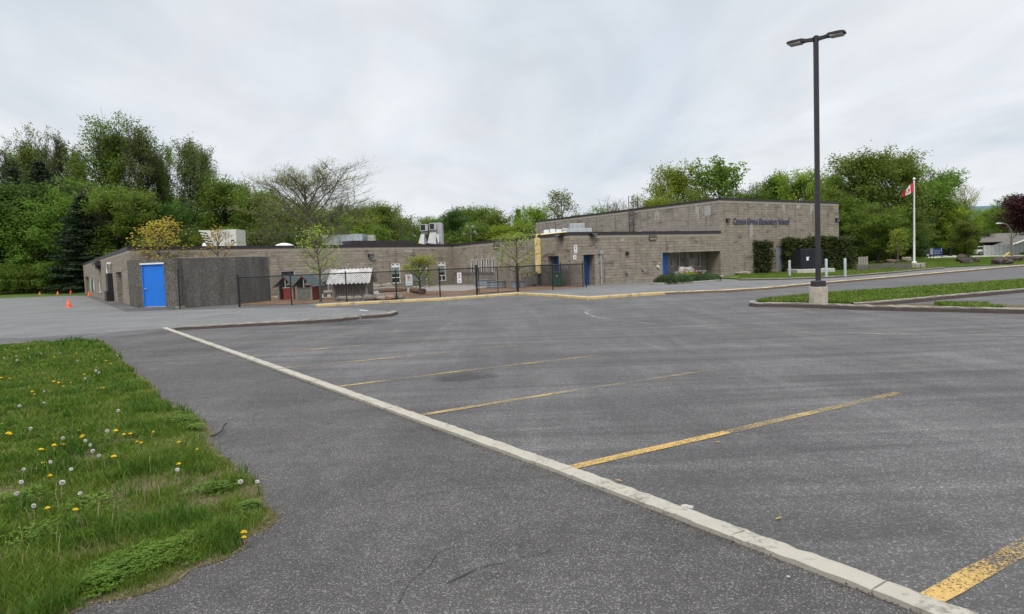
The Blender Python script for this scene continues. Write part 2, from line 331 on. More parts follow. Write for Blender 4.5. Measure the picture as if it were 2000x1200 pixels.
# ------------------------------------------------------------------ object helpers
COL = scene.collection
def tag(o, label=None, cat=None, group=None, kind=None):
    if label: o['label'] = label
    if cat: o['category'] = cat
    if group: o['group'] = group
    if kind: o['kind'] = kind
    return o
def thing(name, label, cat, loc=(0, 0, 0), rotz=0.0, group=None):
    o = bpy.data.objects.new(name, None); COL.objects.link(o)
    o.location = loc; o.rotation_euler = (0, 0, rotz); o.empty_display_size = 0.2
    return tag(o, label, cat, group)
def inv_of(p):
    m = Matrix.Identity(4)
    while p is not None:
        m = (Matrix.LocRotScale(p.location, p.rotation_euler, p.scale)) @ m
        p = p.parent
    return m.inverted()
def link(name, me, parent=None, world=True):
    o = bpy.data.objects.new(name, me); COL.objects.link(o)
    if parent is not None:
        o.parent = parent
        if world:
            me.transform(inv_of(parent))
    return o
class MB:
    def __init__(s): s.v = []; s.f = []; s.uv = []; s.mi = []; s.smooth = []
    def add(s, vs, fs, uvs=None, mi=0, smooth=False):
        b = len(s.v); s.v += [tuple(v) for v in vs]
        for k, f in enumerate(fs):
            s.f.append([b + i for i in f]); s.uv.append(uvs[k] if uvs else [(0, 0)] * len(f)); s.mi.append(mi); s.smooth.append(smooth)
    def box(s, c, size, rz=0.0, mi=0, M=None):
        hx, hy, hz = size[0] / 2, size[1] / 2, size[2] / 2
        vs = [Vector((x, y, z)) for z in (-hz, hz) for y in (-hy, hy) for x in (-hx, hx)]
        R = M if M is not None else Matrix.Rotation(rz, 3, 'Z')
        vs = [R @ v + Vector(c) for v in vs]
        fs = [(0, 2, 3, 1), (4, 5, 7, 6), (0, 1, 5, 4), (2, 6, 7, 3), (0, 4, 6, 2), (1, 3, 7, 5)]
        s.add(vs, fs, mi=mi)
    def cbox(s, c, size, rz=0.0, b=0.01, mi=0, M=None):
        """box with chamfered vertical and top edges"""
        hx, hy, hz = size[0] / 2, size[1] / 2, size[2] / 2; b = min(b, hx * .45, hy * .45, hz * .9)
        R = M if M is not None else Matrix.Rotation(rz, 3, 'Z'); vs = []
        for z, k in ((-hz, 0), (hz - b, 0), (hz, b)):
            X, Y = hx - k, hy - k
            for p in ((-X, -Y + b), (-X + b, -Y), (X - b, -Y), (X, -Y + b), (X, Y - b), (X - b, Y), (-X + b, Y), (-X, Y - b)):
                vs.append(R @ Vector((p[0], p[1], z)) + Vector(c))
        fs = [tuple(range(7, -1, -1)), tuple(range(16, 24))]
        for r in range(2):
            for i in range(8):
                j = (i + 1) % 8; fs.append((r * 8 + i, r * 8 + j, r * 8 + 8 + j, r * 8 + 8 + i))
        s.add(vs, fs, mi=mi)
    def quad(s, a, b, c, d, uv=None, mi=0): s.add([a, b, c, d], [(0, 1, 2, 3)], [uv] if uv else None, mi)
    def tube(s, pts, rad, n=8, cap=True, mi=0, smooth=True):
        pts = [Vector(p) for p in pts]; rads = rad if isinstance(rad, (list, tuple)) else [rad] * len(pts)
        vs = []; up = None
        for i, p in enumerate(pts):
            d = (pts[min(i + 1, len(pts) - 1)] - pts[max(i - 1, 0)]).normalized()
            if up is None: up = Vector((0, 0, 1)) if abs(d.z) < 0.9 else Vector((1, 0, 0))
            a = d.cross(up).normalized(); b = a.cross(d).normalized(); up = b
            for k in range(n):
                t = 2 * math.pi * (k + 0.5) / n
                vs.append(p + (a * math.cos(t) + b * math.sin(t)) * rads[i])
        fs = [(i * n + k, i * n + (k + 1) % n, (i + 1) * n + (k + 1) % n, (i + 1) * n + k) for i in range(len(pts) - 1) for k in range(n)]
        s.add(vs, fs, mi=mi, smooth=smooth)
        if cap:
            L = len(pts) - 1
            s.add(vs[:n], [tuple(range(n - 1, -1, -1))], mi=mi); s.add(vs[L * n:], [tuple(range(n))], mi=mi)
    def prism(s, poly, z0, z1, mi=0, bottom=True):
        n = len(poly); A = sum(poly[i][0] * poly[(i + 1) % n][1] - poly[(i + 1) % n][0] * poly[i][1] for i in range(n))
        if A < 0: poly = list(poly)[::-1]
        vs = [(p[0], p[1], z0) for p in poly] + [(p[0], p[1], z1) for p in poly]
        fs = [tuple(range(n, 2 * n))] + ([tuple(range(n - 1, -1, -1))] if bottom else [])
        uv = [[(vs[i][0], vs[i][1]) for i in f] for f in fs]; L = 0
        for i in range(n):
            j = (i + 1) % n; d = math.hypot(poly[j][0] - poly[i][0], poly[j][1] - poly[i][1])
            fs.append((i, j, n + j, n + i)); uv.append([(L, z0), (L + d, z0), (L + d, z1), (L, z1)]); L += d
        s.add(vs, fs, uv, mi=mi)
    def lathe(s, prof, c=(0, 0, 0), n=16, mi=0, smooth=True, sx=1.0, sy=1.0):
        vs = [(c[0] + r * math.cos(2 * math.pi * k / n) * sx, c[1] + r * math.sin(2 * math.pi * k / n) * sy, c[2] + z) for r, z in prof for k in range(n)]
        fs = [(i * n + k, i * n + (k + 1) % n, (i + 1) * n + (k + 1) % n, (i + 1) * n + k) for i in range(len(prof) - 1) for k in range(n)]
        s.add(vs, fs, mi=mi, smooth=smooth)
    def build(s, name, mats, parent=None, world=True):
        me = bpy.data.meshes.new(name); me.from_pydata(s.v, [], s.f)
        mats = mats if isinstance(mats, (list, tuple)) else [mats]
        for m in mats: me.materials.append(m)
        if any(s.mi): me.polygons.foreach_set('material_index', s.mi)
        me.polygons.foreach_set('use_smooth', s.smooth)
        uvl = me.uv_layers.new(name='UVMap')
        flat = [c for u in s.uv for p in u for c in p]; uvl.data.foreach_set('uv', flat)
        me.update(); return link(name, me, parent, world)
def struct(name, mb, m): return tag(mb.build(name, m), kind='structure')
def np_mesh(name, verts, faces_n, mats, smooth=False, attr=None):
    """verts Nx3, all faces have faces_n corners in order"""
    me = bpy.data.meshes.new(name); N = len(verts); F = N // faces_n
    me.vertices.add(N); me.vertices.foreach_set('co', np.asarray(verts, dtype=np.float32).ravel())
    me.loops.add(F * faces_n); me.loops.foreach_set('vertex_index', np.arange(F * faces_n, dtype=np.int32))
    me.polygons.add(F); me.polygons.foreach_set('loop_start', np.arange(0, F * faces_n, faces_n, dtype=np.int32))
    try: me.polygons.foreach_set('loop_total', np.full(F, faces_n, dtype=np.int32))
    except Exception: pass
    for m in (mats if isinstance(mats, (list, tuple)) else [mats]): me.materials.append(m)
    if smooth: me.polygons.foreach_set('use_smooth', np.ones(F, dtype=bool))
    me.update(calc_edges=True); return me
def dup(root, loc=None, rotz=None, scale=None, label=None, group=None):
    r = root.copy(); COL.objects.link(r)
    if loc is not None: r.location = loc
    if rotz is not None: r.rotation_euler = (0, 0, rotz)
    if scale is not None: r.scale = scale
    if label: r['label'] = label
    if group: r['group'] = group
    for ch in list(root.children):
        c = ch.copy(); COL.objects.link(c); c.parent = r
        for g in ch.children:
            d = g.copy(); COL.objects.link(d); d.parent = c
    return r
def text_mesh(body, size, origin, dirx, normal, extrude, name, mat_, parent=None, align='LEFT'):
    cu = bpy.data.curves.new('t', 'FONT'); cu.body = body; cu.size = size; cu.extrude = extrude; cu.align_x = align; cu.offset = size * 0.018
    cu.resolution_u = 3
    o = bpy.data.objects.new('t', cu); COL.objects.link(o); bpy.context.view_layer.update()
    me = bpy.data.meshes.new_from_object(o.evaluated_get(bpy.context.evaluated_depsgraph_get()))
    bpy.data.objects.remove(o); bpy.data.curves.remove(cu)
    X = Vector(dirx).normalized(); N = Vector(normal).normalized(); Y = N.cross(X)
    me.transform(Matrix(((X.x, Y.x, N.x, origin[0]), (X.y, Y.y, N.y, origin[1]), (X.z, Y.z, N.z, origin[2]), (0, 0, 0, 1))))
    me.materials.clear(); me.materials.append(mat_)
    return link(name, me, parent)
def pixpoly(pts, z=0.0): return [hit(x, y, z) for x, y in pts]
def sheet(name, poly, z, m, sub=False):
    b = MB(); b.add([(p[0], p[1], z) for p in poly], [tuple(range(len(poly)))]); o = struct(name, b, m)
    return o
def smooth_line(pts, n=8):
    """Catmull-Rom through 2-D/3-D points"""
    P = [Vector(p) for p in pts]; out = []
    for i in range(len(P) - 1):
        a = P[max(i - 1, 0)]; b = P[i]; c = P[i + 1]; d = P[min(i + 2, len(P) - 1)]
        for k in range(n):
            t = k / n
            out.append(0.5 * ((2 * b) + (c - a) * t + (2 * a - 5 * b + 4 * c - d) * t * t + (3 * b - a - 3 * c + d) * t ** 3))
    out.append(P[-1]); return out
def resample(line, step):
    out = [line[0]]; 
    for a, b in zip(line, line[1:]):
        n = max(1, int((b - a).length / step))
        for k in range(1, n + 1): out.append(a + (b - a) * k / n)
    return out
def ribbon(name, line, width, z, m, jit=0.0, seed=0):
    rng = random.Random(seed); b = MB(); vs = []
    for i, p in enumerate(line):
        d = (line[min(i + 1, len(line) - 1)] - line[max(i - 1, 0)]); d.z = 0; d.normalize(); n = Vector((-d.y, d.x, 0))
        w = width / 2 + rng.uniform(-jit, jit)
        vs += [p + n * w, p - n * (width / 2 + rng.uniform(-jit, jit))]
    for v in vs: v.z = z
    b.add(vs, [(2 * i, 2 * i + 1, 2 * i + 3, 2 * i + 2) for i in range(len(line) - 1)])
    return struct(name, b, m)
def kerb(name, line, width, h, m, side=1, jit=0.006, seed=1, z0=-0.02, seglen=None):
    """raised kerb whose face line is given; body lies to `side` (1 = left of travel)"""
    rng = random.Random(seed); b = MB(); ring = []; acc = 0.0
    prof = [(0, z0), (0.0, h * 0.72), (0.022, h * 0.96), (0.04, h), (width - 0.03, h), (width, h * 0.9), (width, z0)]
    for i, p in enumerate(line):
        d = (line[min(i + 1, len(line) - 1)] - line[max(i - 1, 0)]); d.z = 0; d.normalize(); n = Vector((-d.y, d.x, 0)) * side
        j1 = (mnoise.noise(p * 3.1) * 0.35 + rng.uniform(-.5, .5)) * jit * 1.6; 
        ring.append([p + n * (o + (j1 if k < 4 else j1 * .5)) + Vector((0, 0, z + (rng.uniform(-jit, jit) * .6 if 0 < k < 6 else 0))) for k, (o, z) in enumerate(prof)])
    vs = [v for r in ring for v in r]; K = len(prof)
    fs = [(i * K + k, i * K + k + 1, (i + 1) * K + k + 1, (i + 1) * K + k) for i in range(len(ring) - 1) for k in range(K - 1)]
    fs += [tuple(range(K)), tuple((len(ring) - 1) * K + k for k in range(K - 1, -1, -1))]
    b.add(vs, fs); return struct(name, b, m)
# ================================================================== GROUND AND ROADS
def grid_mesh(name, x0, x1, y0, y1, nx, ny, zf, m):
    b = MB(); vs = [(x0 + (x1 - x0) * i / nx, y0 + (y1 - y0) * j / ny, 0) for j in range(ny + 1) for i in range(nx + 1)]
    vs = [(x, y, zf(x, y)) for x, y, _ in vs]
    b.add(vs, [(j * (nx + 1) + i, j * (nx + 1) + i + 1, (j + 1) * (nx + 1) + i + 1, (j + 1) * (nx + 1) + i) for j in range(ny) for i in range(nx)], smooth=True)
    return struct(name, b, m)
grid_mesh('ground', -1500, 1500, -300, 3000, 4, 4, lambda x, y: -0.03, M_wood_floor)
sheet('parking_lot', [(-110, -30), (150, -30), (150, 92), (-110, 92)], 0.0, M_lot)
sheet('courtyard_pavement', pixpoly([(-900, 690), (60, 660), (330, 642), (560, 627), (778, 611), (700, 603), (600, 601), (467, 603), (345, 606), (247, 610), (165, 578), (0, 579), (-900, 600)]), 0.004, M_old)
YK = [(618, 600), (740, 593), (870, 587), (1010, 576.5), (1075, 580), (1147, 586), (1220, 581), (1300, 575.5)]
YK2 = [(1300, 575.5), (1420, 571), (1500, 566), (1560, 560), (1700, 548), (1850, 534.5), (2000, 521), (2300, 493)]
side_poly = pixpoly(YK + YK2[1:], 0.0) + [hit(2300, 489), hit(2000, 516.5), hit(1845, 524), hit(1650, 541), hit(1440, 547), hit(1407, 536), hit(1294, 546), hit(1112, 559), hit(883, 560), hit(700, 585), hit(600, 595)]
sheet('sidewalk', side_poly, 0.008, M_old)
# the near footpath of coarse asphalt between lawn and white kerb
ka = hit(330, 643.5); kb = hit(1850, 1197); kd = (kb - ka).normalized()
sheet('footpath', [tuple(hit(215, 660)), tuple(ka), tuple(kb + kd * 6), tuple(kb + kd * 6 + Vector((-9, -2, 0))), (-9, -3, 0), tuple(hit(-700, 1100)), tuple(hit(-500, 800)), tuple(hit(-200, 700))], 0.003, M_walk)

def ln(pts, step=0.12): return resample([hit(x, y) for x, y in pts], step)
white_line = resample([ka + kd * 0.0, kb + kd * 3], 0.10)
# white kerb: three poured lengths with joints between them
def kcut(x0, x1, gap=0.0):
    """point on the lot-side edge at photo column x"""
    return [hit(x, 641.5 + (x - 327) * 0.349 + max(0, x - 1127) * 0.020) for x in (x0, x1)]
def fit_white(a, b, seed):
    A, B = kcut(a, b); return kerb('white_kerb', resample([A, B], 0.08), 0.155, 0.034, M_kw, side=-1, jit=0.007, seed=seed)
for a, b, sd_ in ((327, 398, 13), (398.7, 560, 14), (561, 700, 15), (701, 880, 16), (881, 1121, 3), (1122.5, 1146, 4), (1147.5, 1460, 5), (1462, 1735, 17), (1738, 2400, 6)): fit_white(a, b, sd_)
kerb('yellow_kerb', ln(YK, 0.2), 0.17, 0.13, M_ky, side=1, jit=0.010, seed=7)
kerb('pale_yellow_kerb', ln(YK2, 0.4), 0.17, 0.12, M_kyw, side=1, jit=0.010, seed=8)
GK = [(340, 646), (450, 640), (560, 634.5), (650, 629), (702, 624)]
GK2 = [(706, 623), (740, 621), (766, 618), (777, 614)]
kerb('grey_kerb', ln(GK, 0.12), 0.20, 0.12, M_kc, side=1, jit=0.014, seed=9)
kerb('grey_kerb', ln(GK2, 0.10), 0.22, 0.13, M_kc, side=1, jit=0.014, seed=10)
# painted bay lines
def line_mark(px, w, m, z=0.006): return ribbon('parking_line', resample([hit(*px[0]), hit(*px[1])], 0.25), w, z, m, 0.006, int(px[0][0]))
line_mark([(1800, 1181), (2250, 930)], 0.115, M_yel_new)
line_mark([(1108, 915.8), (1420, 845)], 0.110, M_yel_new)
line_mark([(1420, 845), (1755, 768)], 0.108, M_yel_mid)
line_mark([(816, 812.6), (1080, 770)], 0.105, M_yel_mid)
line_mark([(1080, 770), (1393, 723)], 0.100, M_yel_old)
line_mark([(654, 756.8), (905, 725)], 0.105, M_yel_mid)
line_mark([(905, 725), (1167, 695)], 0.100, M_yel_mid)
line_mark([(559, 719.3), (770, 699)], 0.105, M_yel_mid)
line_mark([(770, 699), (1010, 675)], 0.10, M_yel_old)
line_mark([(485, 694.1), (640, 681)], 0.105, M_yel_mid)
line_mark([(640, 681), (888, 658)], 0.10, M_yel_old)
line_mark([(440, 674), (790, 646)], 0.10, M_yel_old)
line_mark([(395, 659), (700, 637)], 0.10, M_yel_old)
arc = smooth_line([hit(x, y) for x, y in [(1235, 601), (1180, 602.5), (1150, 606), (1145, 612), (1165, 620), (1220, 628), (1300, 635), (1420, 642), (1560, 648), (1750, 653), (2000, 656), (2200, 657)]], 8)
ribbon('parking_line', arc, 0.10, 0.006, M_wht_old)
ribbon('parking_line', resample([hit(702, 606), hit(718, 608)], .2), 0.10, 0.010, M_white)
ribbon('parking_line', resample([hit(-60, 609), hit(134, 600)], .3), 0.12, 0.010, M_yel_mid)
for k, (x, y, l) in enumerate([(150, 579, 14), (195, 584, 13), (228, 588, 11), (60, 583, 15), (5, 590, 16)]):
    ribbon('parking_line', resample([hit(x, y), hit(x + l, y + 2)], .2), 0.10, 0.011 + 0.001 * k, M_wht_old)

# darker patch, oily stain and hairline cracks
def m_stain():
    m = NT('dark_oil_stain'); v = m.obj()
    m.set((0.025, 0.024, 0.023), 0.6, 0, 0.4)
    uv = m.mapping(m.uv(), (1, 1, 1)); g = m.n('ShaderNodeTexGradient', gradient_type='SPHERICAL'); mp = m.mapping(uv, (2, 2, 1), loc=(-1, -1, 0)); m.l(mp, g.inputs[0])
    f = m.math('MULTIPLY', m.ramp(g.outputs[1], [(0.0, 0.0), (0.45, 1.0)]), m.ramp(m.noise(v, 3.5, 6, 0.7), [(0.3, 0.05), (0.7, 0.62)]))
    tr = m.n('ShaderNodeBsdfTransparent'); mx = m.n('ShaderNodeMixShader')
    m.l(f, mx.inputs[0]); m.l(tr.outputs[0], mx.inputs[1]); m.l(m.b.outputs[0], mx.inputs[2]); m.l(mx.outputs[0], m.out.inputs[0]); return m.m
M_stain = m_stain()
def stain(pts, z):
    P = [hit(x, y, z) for x, y in pts]; b = MB(); b.quad(*P, uv=[(0, 0), (1, 0), (1, 1), (0, 1)]); struct('asphalt_stain', b, M_stain)
stain([(825, 751), (985, 742), (980, 724), (850, 728)], 0.0045)
stain([(560, 640), (800, 632), (760, 622), (560, 628)], 0.0051)
def m_crack():
    return mat('crack_filler', (0.018, 0.018, 0.018), 0.9)
def crack(pts, w=0.012, seed=0, z=0.0105):
    rng = random.Random(seed); L = resample(smooth_line([hit(x, y) for x, y in pts], 4), 0.15)
    L = [p + Vector((rng.uniform(-.02, .02), rng.uniform(-.02, .02), 0)) for p in L]; ribbon('asphalt_crack', L, w, z, m_crack(), w * .4, seed)
crack([(40, 668), (150, 661), (260, 657), (330, 650)], .03, 1)
crack([(245, 690), (300, 687), (350, 686), (420, 687)], .012, 2)
crack([(-40, 618), (120, 611), (240, 607)], .03, 3)
crack([(406, 617), (466, 614)], .10, 4)
crack([(870, 1145), (960, 1105), (1010, 1098), (1075, 1075)], .005, 5)
crack([(600, 590), (700, 588.5), (870, 580)], .03, 6)
crack([(1330, 566), (1430, 561), (1500, 555)], .04, 7)
crack([(1255, 564), (1345, 563)], .05, 8)
crack([(780, 1180), (850, 1090), (905, 1065)], .004, 9)

# left field: a mown slope beyond the yard
def field_z(x, y):
    t = max(0.0, (y - 76) / 40.0); t = min(t, 1.3)
    return 0.012 + 2.1 * t * t * (3 - 2 * min(t, 1)) * 0.75 if t > 0 else 0.012
grid_mesh('field_lawn', -190, -44, 76, 150, 60, 50, field_z, M_lawnfar)
# right-hand lawn behind the kerb
RK = [(1443, 548.5), (1520, 547.5), (1600, 545), (1660, 541.5), (1760, 533), (1845, 525)]
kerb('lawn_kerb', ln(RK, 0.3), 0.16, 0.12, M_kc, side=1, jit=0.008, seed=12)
lp = [hit(1407, 545)] + [hit(x, y - 1.5) for x, y in RK] + [hit(2000, 517), hit(2500, 474.5)] + [Vector((260, 190, 0)), Vector((0, 190, 0)), Vector((5, 80, 0))]
mb = MB(); mb.prism([P_[:2] for P_ in lp], -0.01, 0.10); struct('front_lawn', mb, M_lawnfar)
sheet('driveway', pixpoly([(1812, 504), (1870, 505.5), (1945, 502), (2060, 500), (2060, 498.5), (1940, 499.5), (1880, 500), (1850, 497.5), (1812, 499)], 0.12), 0.115, M_concl)
# island with grass on the right
IA = [(2300, 617), (2000, 613.5), (1850, 610), (1700, 606.5), (1600, 602.5), (1520, 600), (1478, 600), (1463, 598), (1468, 595.5), (1490, 592.5)]
IB = [(1490, 592.5), (1600, 580), (1700, 574), (1850, 563), (2000, 552), (2200, 538)]
IC = [(1668, 600.5), (1700, 599), (1780, 592), (1850, 585), (1930, 578), (2000, 571.5), (2200, 556)]
IK = [hit(x, y) for x, y in IA]
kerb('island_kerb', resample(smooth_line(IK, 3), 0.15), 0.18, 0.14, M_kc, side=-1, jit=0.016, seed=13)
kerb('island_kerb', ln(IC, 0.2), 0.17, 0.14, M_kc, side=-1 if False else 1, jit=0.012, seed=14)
isl = [hit(x, y) for x, y in [(1475, 598), (1520, 598), (1600, 600), (1668, 600)]] + [hit(x, y - 1) for x, y in IC] + [hit(x, y) for x, y in IB[::-1]]
sheet('island_soil', isl, 0.09, M_soil)
strip = [hit(x, y) for x, y in [(1690, 604), (1850, 608), (2000, 611), (2300, 614), (2300, 606), (2000, 602.5), (1850, 600), (1780, 600), (1700, 602)]]
sheet('verge_soil', strip, 0.085, M_soil)
# planting bed oval in front of the entrance
bedc = hit(1340, 552.5); wd = Vector((0.83, 0.56, 0)).normalized(); wn_ = Vector((-wd.y, wd.x, 0))
bed_oval = [bedc + wd * (2.85 * math.cos(t)) + wn_ * (1.55 * math.sin(t)) for t in [2 * math.pi * k / 48 for k in range(49)]]
kerb('bed_kerb', bed_oval, 0.15, 0.13, M_conc, side=1, jit=0.004, seed=15)
sheet('bed_soil', bed_oval[:-1], 0.10, M_soil)
# play yard of wood chips, with a paved patch
sheet('play_yard_mulch', pixpoly([(470, 597), (569, 595), (677, 588.5), (774, 584), (860, 579), (932, 575), (1012, 570), (1143, 561), (1143, 553), (1112, 553), (1050, 548), (900, 543), (700, 548), (470, 572)]), 0.012, M_mulch)
sheet('paved_patch', pixpoly([(560, 585), (640, 582), (720, 576), (790, 571), (850, 568.5), (905, 569), (960, 560), (990, 553), (940, 549), (880, 555), (700, 562), (500, 575)]), 0.016, M_patio)

# distant hills behind the right-hand trees
def hill_z(x, y):
    n = mnoise.noise(Vector((x * .0016, y * .0016, 1.3))) * .5 + mnoise.noise(Vector((x * .006, y * .006, 4))) * .12
    return -4 + 215 * max(0, math.sin(max(0, min(1, (y - 1500) / 1200)) * math.pi / 2)) * (0.72 + n * 0.35)
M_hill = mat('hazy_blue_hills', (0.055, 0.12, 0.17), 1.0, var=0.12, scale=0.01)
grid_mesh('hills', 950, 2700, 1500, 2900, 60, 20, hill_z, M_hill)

# ================================================================== THE SCHOOL
H1, H2 = 3.60, None
A = hit(162, 515.5, H1); B = hit(250, 482.5, H1); C = hit(883, 477.5, H1); D = hit(1112, 454, H1); E = hit(1407, 451.5, H1)
cE = at(1407, 387, E.y); H2 = cE.z; E2 = Vector((E.x, E.y, 0))
F_ = hit(1638, 395, H2); G = hit(1142, 420, H2)
P2 = lambda v: (v.x, v.y)
A2, B2, C2, D2, Ee, F2, G2 = map(P2, (A, B, C, D, E, F_, G))
print('corners', [tuple(round(c, 1) for c in p) for p in (A2, B2, C2, D2, Ee, F2, G2)], 'H2', H2)

school = thing('school_building', 'long low grey block school with blue doors and taller hall at its right end', 'school', (B.x, B.y, 0))

def wall_mb(mb, p0, p1, z0, z1, ops=(), inward=None):
    """ops: (u0,u1,z0,z1,depth,hasback). Outer face looks to the right-hand side of p0->p1 turned clockwise"""
    L = math.hypot(p1[0] - p0[0], p1[1] - p0[1]); ex, ey = (p1[0] - p0[0]) / L, (p1[1] - p0[1]) / L; nx, ny = ey, -ex
    pt = lambda u, z, d=0: (p0[0] + ex * u - nx * d, p0[1] + ey * u - ny * d, z)
    us = sorted({0, L, *[o[0] for o in ops], *[o[1] for o in ops]}); zs = sorted({z0, z1, *[o[2] for o in ops], *[o[3] for o in ops]})
    us = [u for u in us if 0 <= u <= L]; zs = [z for z in zs if z0 <= z <= z1]
    for i in range(len(us) - 1):
        for j in range(len(zs) - 1):
            uc, zc_ = (us[i] + us[i + 1]) / 2, (zs[j] + zs[j + 1]) / 2
            if any(o[0] < uc < o[1] and o[2] < zc_ < o[3] for o in ops): continue
            a, b, c, d = us[i], us[i + 1], zs[j], zs[j + 1]
            mb.quad(pt(a, c), pt(b, c), pt(b, d), pt(a, d), uv=[(a, c), (b, c), (b, d), (a, d)])
    for o in ops:
        a, b, c, d, dep = o[:5]
        mb.quad(pt(a, c), pt(a, d), pt(a, d, dep), pt(a, c, dep), uv=[(0, c), (0, d), (dep, d), (dep, c)])
        mb.quad(pt(b, c, dep), pt(b, d, dep), pt(b, d), pt(b, c), uv=[(dep, c), (dep, d), (0, d), (0, c)])
        mb.quad(pt(a, d), pt(b, d), pt(b, d, dep), pt(a, d, dep), uv=[(a, 0), (b, 0), (b, dep), (a, dep)])
        if c > z0 + 1e-4: mb.quad(pt(a, c, dep), pt(b, c, dep), pt(b, c), pt(a, c), uv=[(a, dep), (b, dep), (b, 0), (a, 0)])
        if len(o) > 5 and o[5]:
            mb.quad(pt(a, c, dep), pt(b, c, dep), pt(b, d, dep), pt(a, d, dep), uv=[(a, c), (b, c), (b, d), (a, d)])
    return pt
class W:
    """a wall plane: frame() for putting things on it"""
    def __init__(s, p0, p1):
        s.p0, s.p1 = p0, p1; s.L = math.hypot(p1[0] - p0[0], p1[1] - p0[1]); s.e = Vector(((p1[0] - p0[0]) / s.L, (p1[1] - p0[1]) / s.L, 0)); s.n = Vector((s.e.y, -s.e.x, 0))
        s.M = Matrix(((s.e.x, s.n.x, 0), (s.e.y, s.n.y, 0), (0, 0, 1)))      # local x along, y outward (mirrored), z up
    def P(s, u, z, out=0.0): return Vector((s.p0[0], s.p0[1], 0)) + s.e * u + s.n * out + Vector((0, 0, z))
    def px(s, x, y): return wp(s.p0, s.p1, x, y)
    def op(s, x0, y0, x1, y1, dep, back=False, floor=False):
        u0, z1 = s.px(x0, y0); u1, z0 = s.px(x1, y1); z1 = (z1 + s.px(x1, y0)[1]) / 2
        return (u0, u1, 0.0 if floor else z0, z1, dep, back)
    def bx(s, mb, u0, u1, z0, z1, o0, o1, mi=0):
        c = s.P((u0 + u1) / 2, (z0 + z1) / 2, (o0 + o1) / 2); M = Matrix(((s.e.x, -s.n.x, 0), (s.e.y, -s.n.y, 0), (0, 0, 1)))
        mb.box(c, (abs(u1 - u0), abs(o1 - o0), abs(z1 - z0)), M=M, mi=mi)

wAB, wBC, wCD, wDE, wEF, wGE = W(A2, B2), W(B2, C2), W(C2, D2), W(D2, Ee), W(Ee, F2), W(G2, Ee)

def slit_window(w, o, bars='one'):
    """window filling opening o, set back by its depth"""
    u0, u1, z0, z1, dep = o[:5]; t = 0.055 if bars == 'class' else .04; mb = MB(); q = -dep
    w.bx(mb, u0, u0 + t, z0, z1, q + .002, q + .06); w.bx(mb, u1 - t, u1, z0, z1, q + .002, q + .06)
    w.bx(mb, u0 + t, u1 - t, z0, z0 + t, q + .002, q + .06); w.bx(mb, u0 + t, u1 - t, z1 - t, z1, q + .002, q + .06)
    g = MB(); w.bx(g, u0 + t, u1 - t, z0 + t, z1 - t, q + .004, q + .016)
    bl = None
    if bars == 'class':
        zt = z0 + (z1 - z0) * .80; zm = z0 + (z1 - z0) * .27; um = (u0 + u1) / 2
        w.bx(mb, u0 + t, u1 - t, zt - .05, zt + .05, q + .002, q + .055); w.bx(mb, u0 + t, u1 - t, zm - .035, zm + .035, q + .002, q + .055)
        w.bx(mb, um - .05, um + .05, zt + .05, z1 - t, q + .002, q + .055); w.bx(mb, um - .03, um + .03, z0 + t, zm - .035, q + .002, q + .055)
        for a, b in ((u0 + t, um - .05), (um + .05, u1 - t)):
            w.bx(mb, a, a + .07, zt + .05, z1 - t, q + .003, q + .05); w.bx(mb, b - .07, b, zt + .05, z1 - t, q + .003, q + .05)
            w.bx(mb, a + .07, b - .07, zt + .05, zt + .12, q + .003, q + .05); w.bx(mb, a + .07, b - .07, z1 - t - .07, z1 - t, q + .003, q + .05)
        bl = MB(); w.bx(bl, u0 + t, u1 - t, zm + .28, zt - .05, q + .017, q + .024)
    s_ = MB(); w.bx(s_, u0 - .04, u1 + .04, z0 - .06, z0 - .003, q + .05, .05)
    fr = mb.build('window', M_white, school); g.build('pane', M_glass, fr); s_.build('sill', M_concl, fr)
    if bl: bl.build('blind', M_blind, fr)
    return fr
def blue_door(w, u0, u1, z0, z1, q, m=M_blue, handle=True, hside=1):
    mb = MB(); w.bx(mb, u0, u1, z0, z1, q, q + .05)
    d = mb.build('door', m, school)
    if handle:
        uh = u1 - .12 if hside > 0 else u0 + .12
        h = MB(); h.tube([w.P(uh, 1.0, q + .05), w.P(uh, 1.0, q + .11), w.P(uh - .1 * hside, 1.0, q + .11)], .014, 6); h.build('handle', M_galv, d)
    return d

# --- west wall
o_door1 = wAB.op(166, 541, 175.5, 574, 1.3, True, True)
o_rec = wAB.op(226, 531.5, 240.5, 582, 1.6, True, True)
o_w1 = wAB.op(192, 548, 198, 571, .10)
mb = MB(); wall_mb(mb, A2, B2, 0, H1 - .38, [o_door1, o_w1, o_rec]); mb.build('wall', M_blk, school)
slit_window(wAB, o_w1)
# mural of overlapping circles on the west wall
mu = MB()
cu0, cz0 = wAB.px(176, 546); cu1, cz1 = wAB.px(186, 571)
for k in range(4):
    uc = cu0 + (cu1 - cu0) * (k + .5) / 4; 
    mu.add([wAB.P(uc + (.42 * (cu1 - cu0)) * .55 * math.cos(t), (cz0 + cz1) / 2 + 1.0 * (cz0 - cz1) / 2 * math.sin(t), .02 + .004 * k) for t in [2 * math.pi * i / 20 for i in range(20)]], [tuple(range(20))], mi=k % 3)
mu.build('wall_mural', [M_concl, mat('mural_green', (.10, .22, .09)), M_glass], school)
for k, dd in enumerate((.25, 1.1)):
    b_ = MB(); wAB.bx(b_, o_door1[0] + .2, o_door1[1] - .2, 0, 2.1, -1.28, -1.24); 
    if k == 0: b_.build('door', M_navy, school)
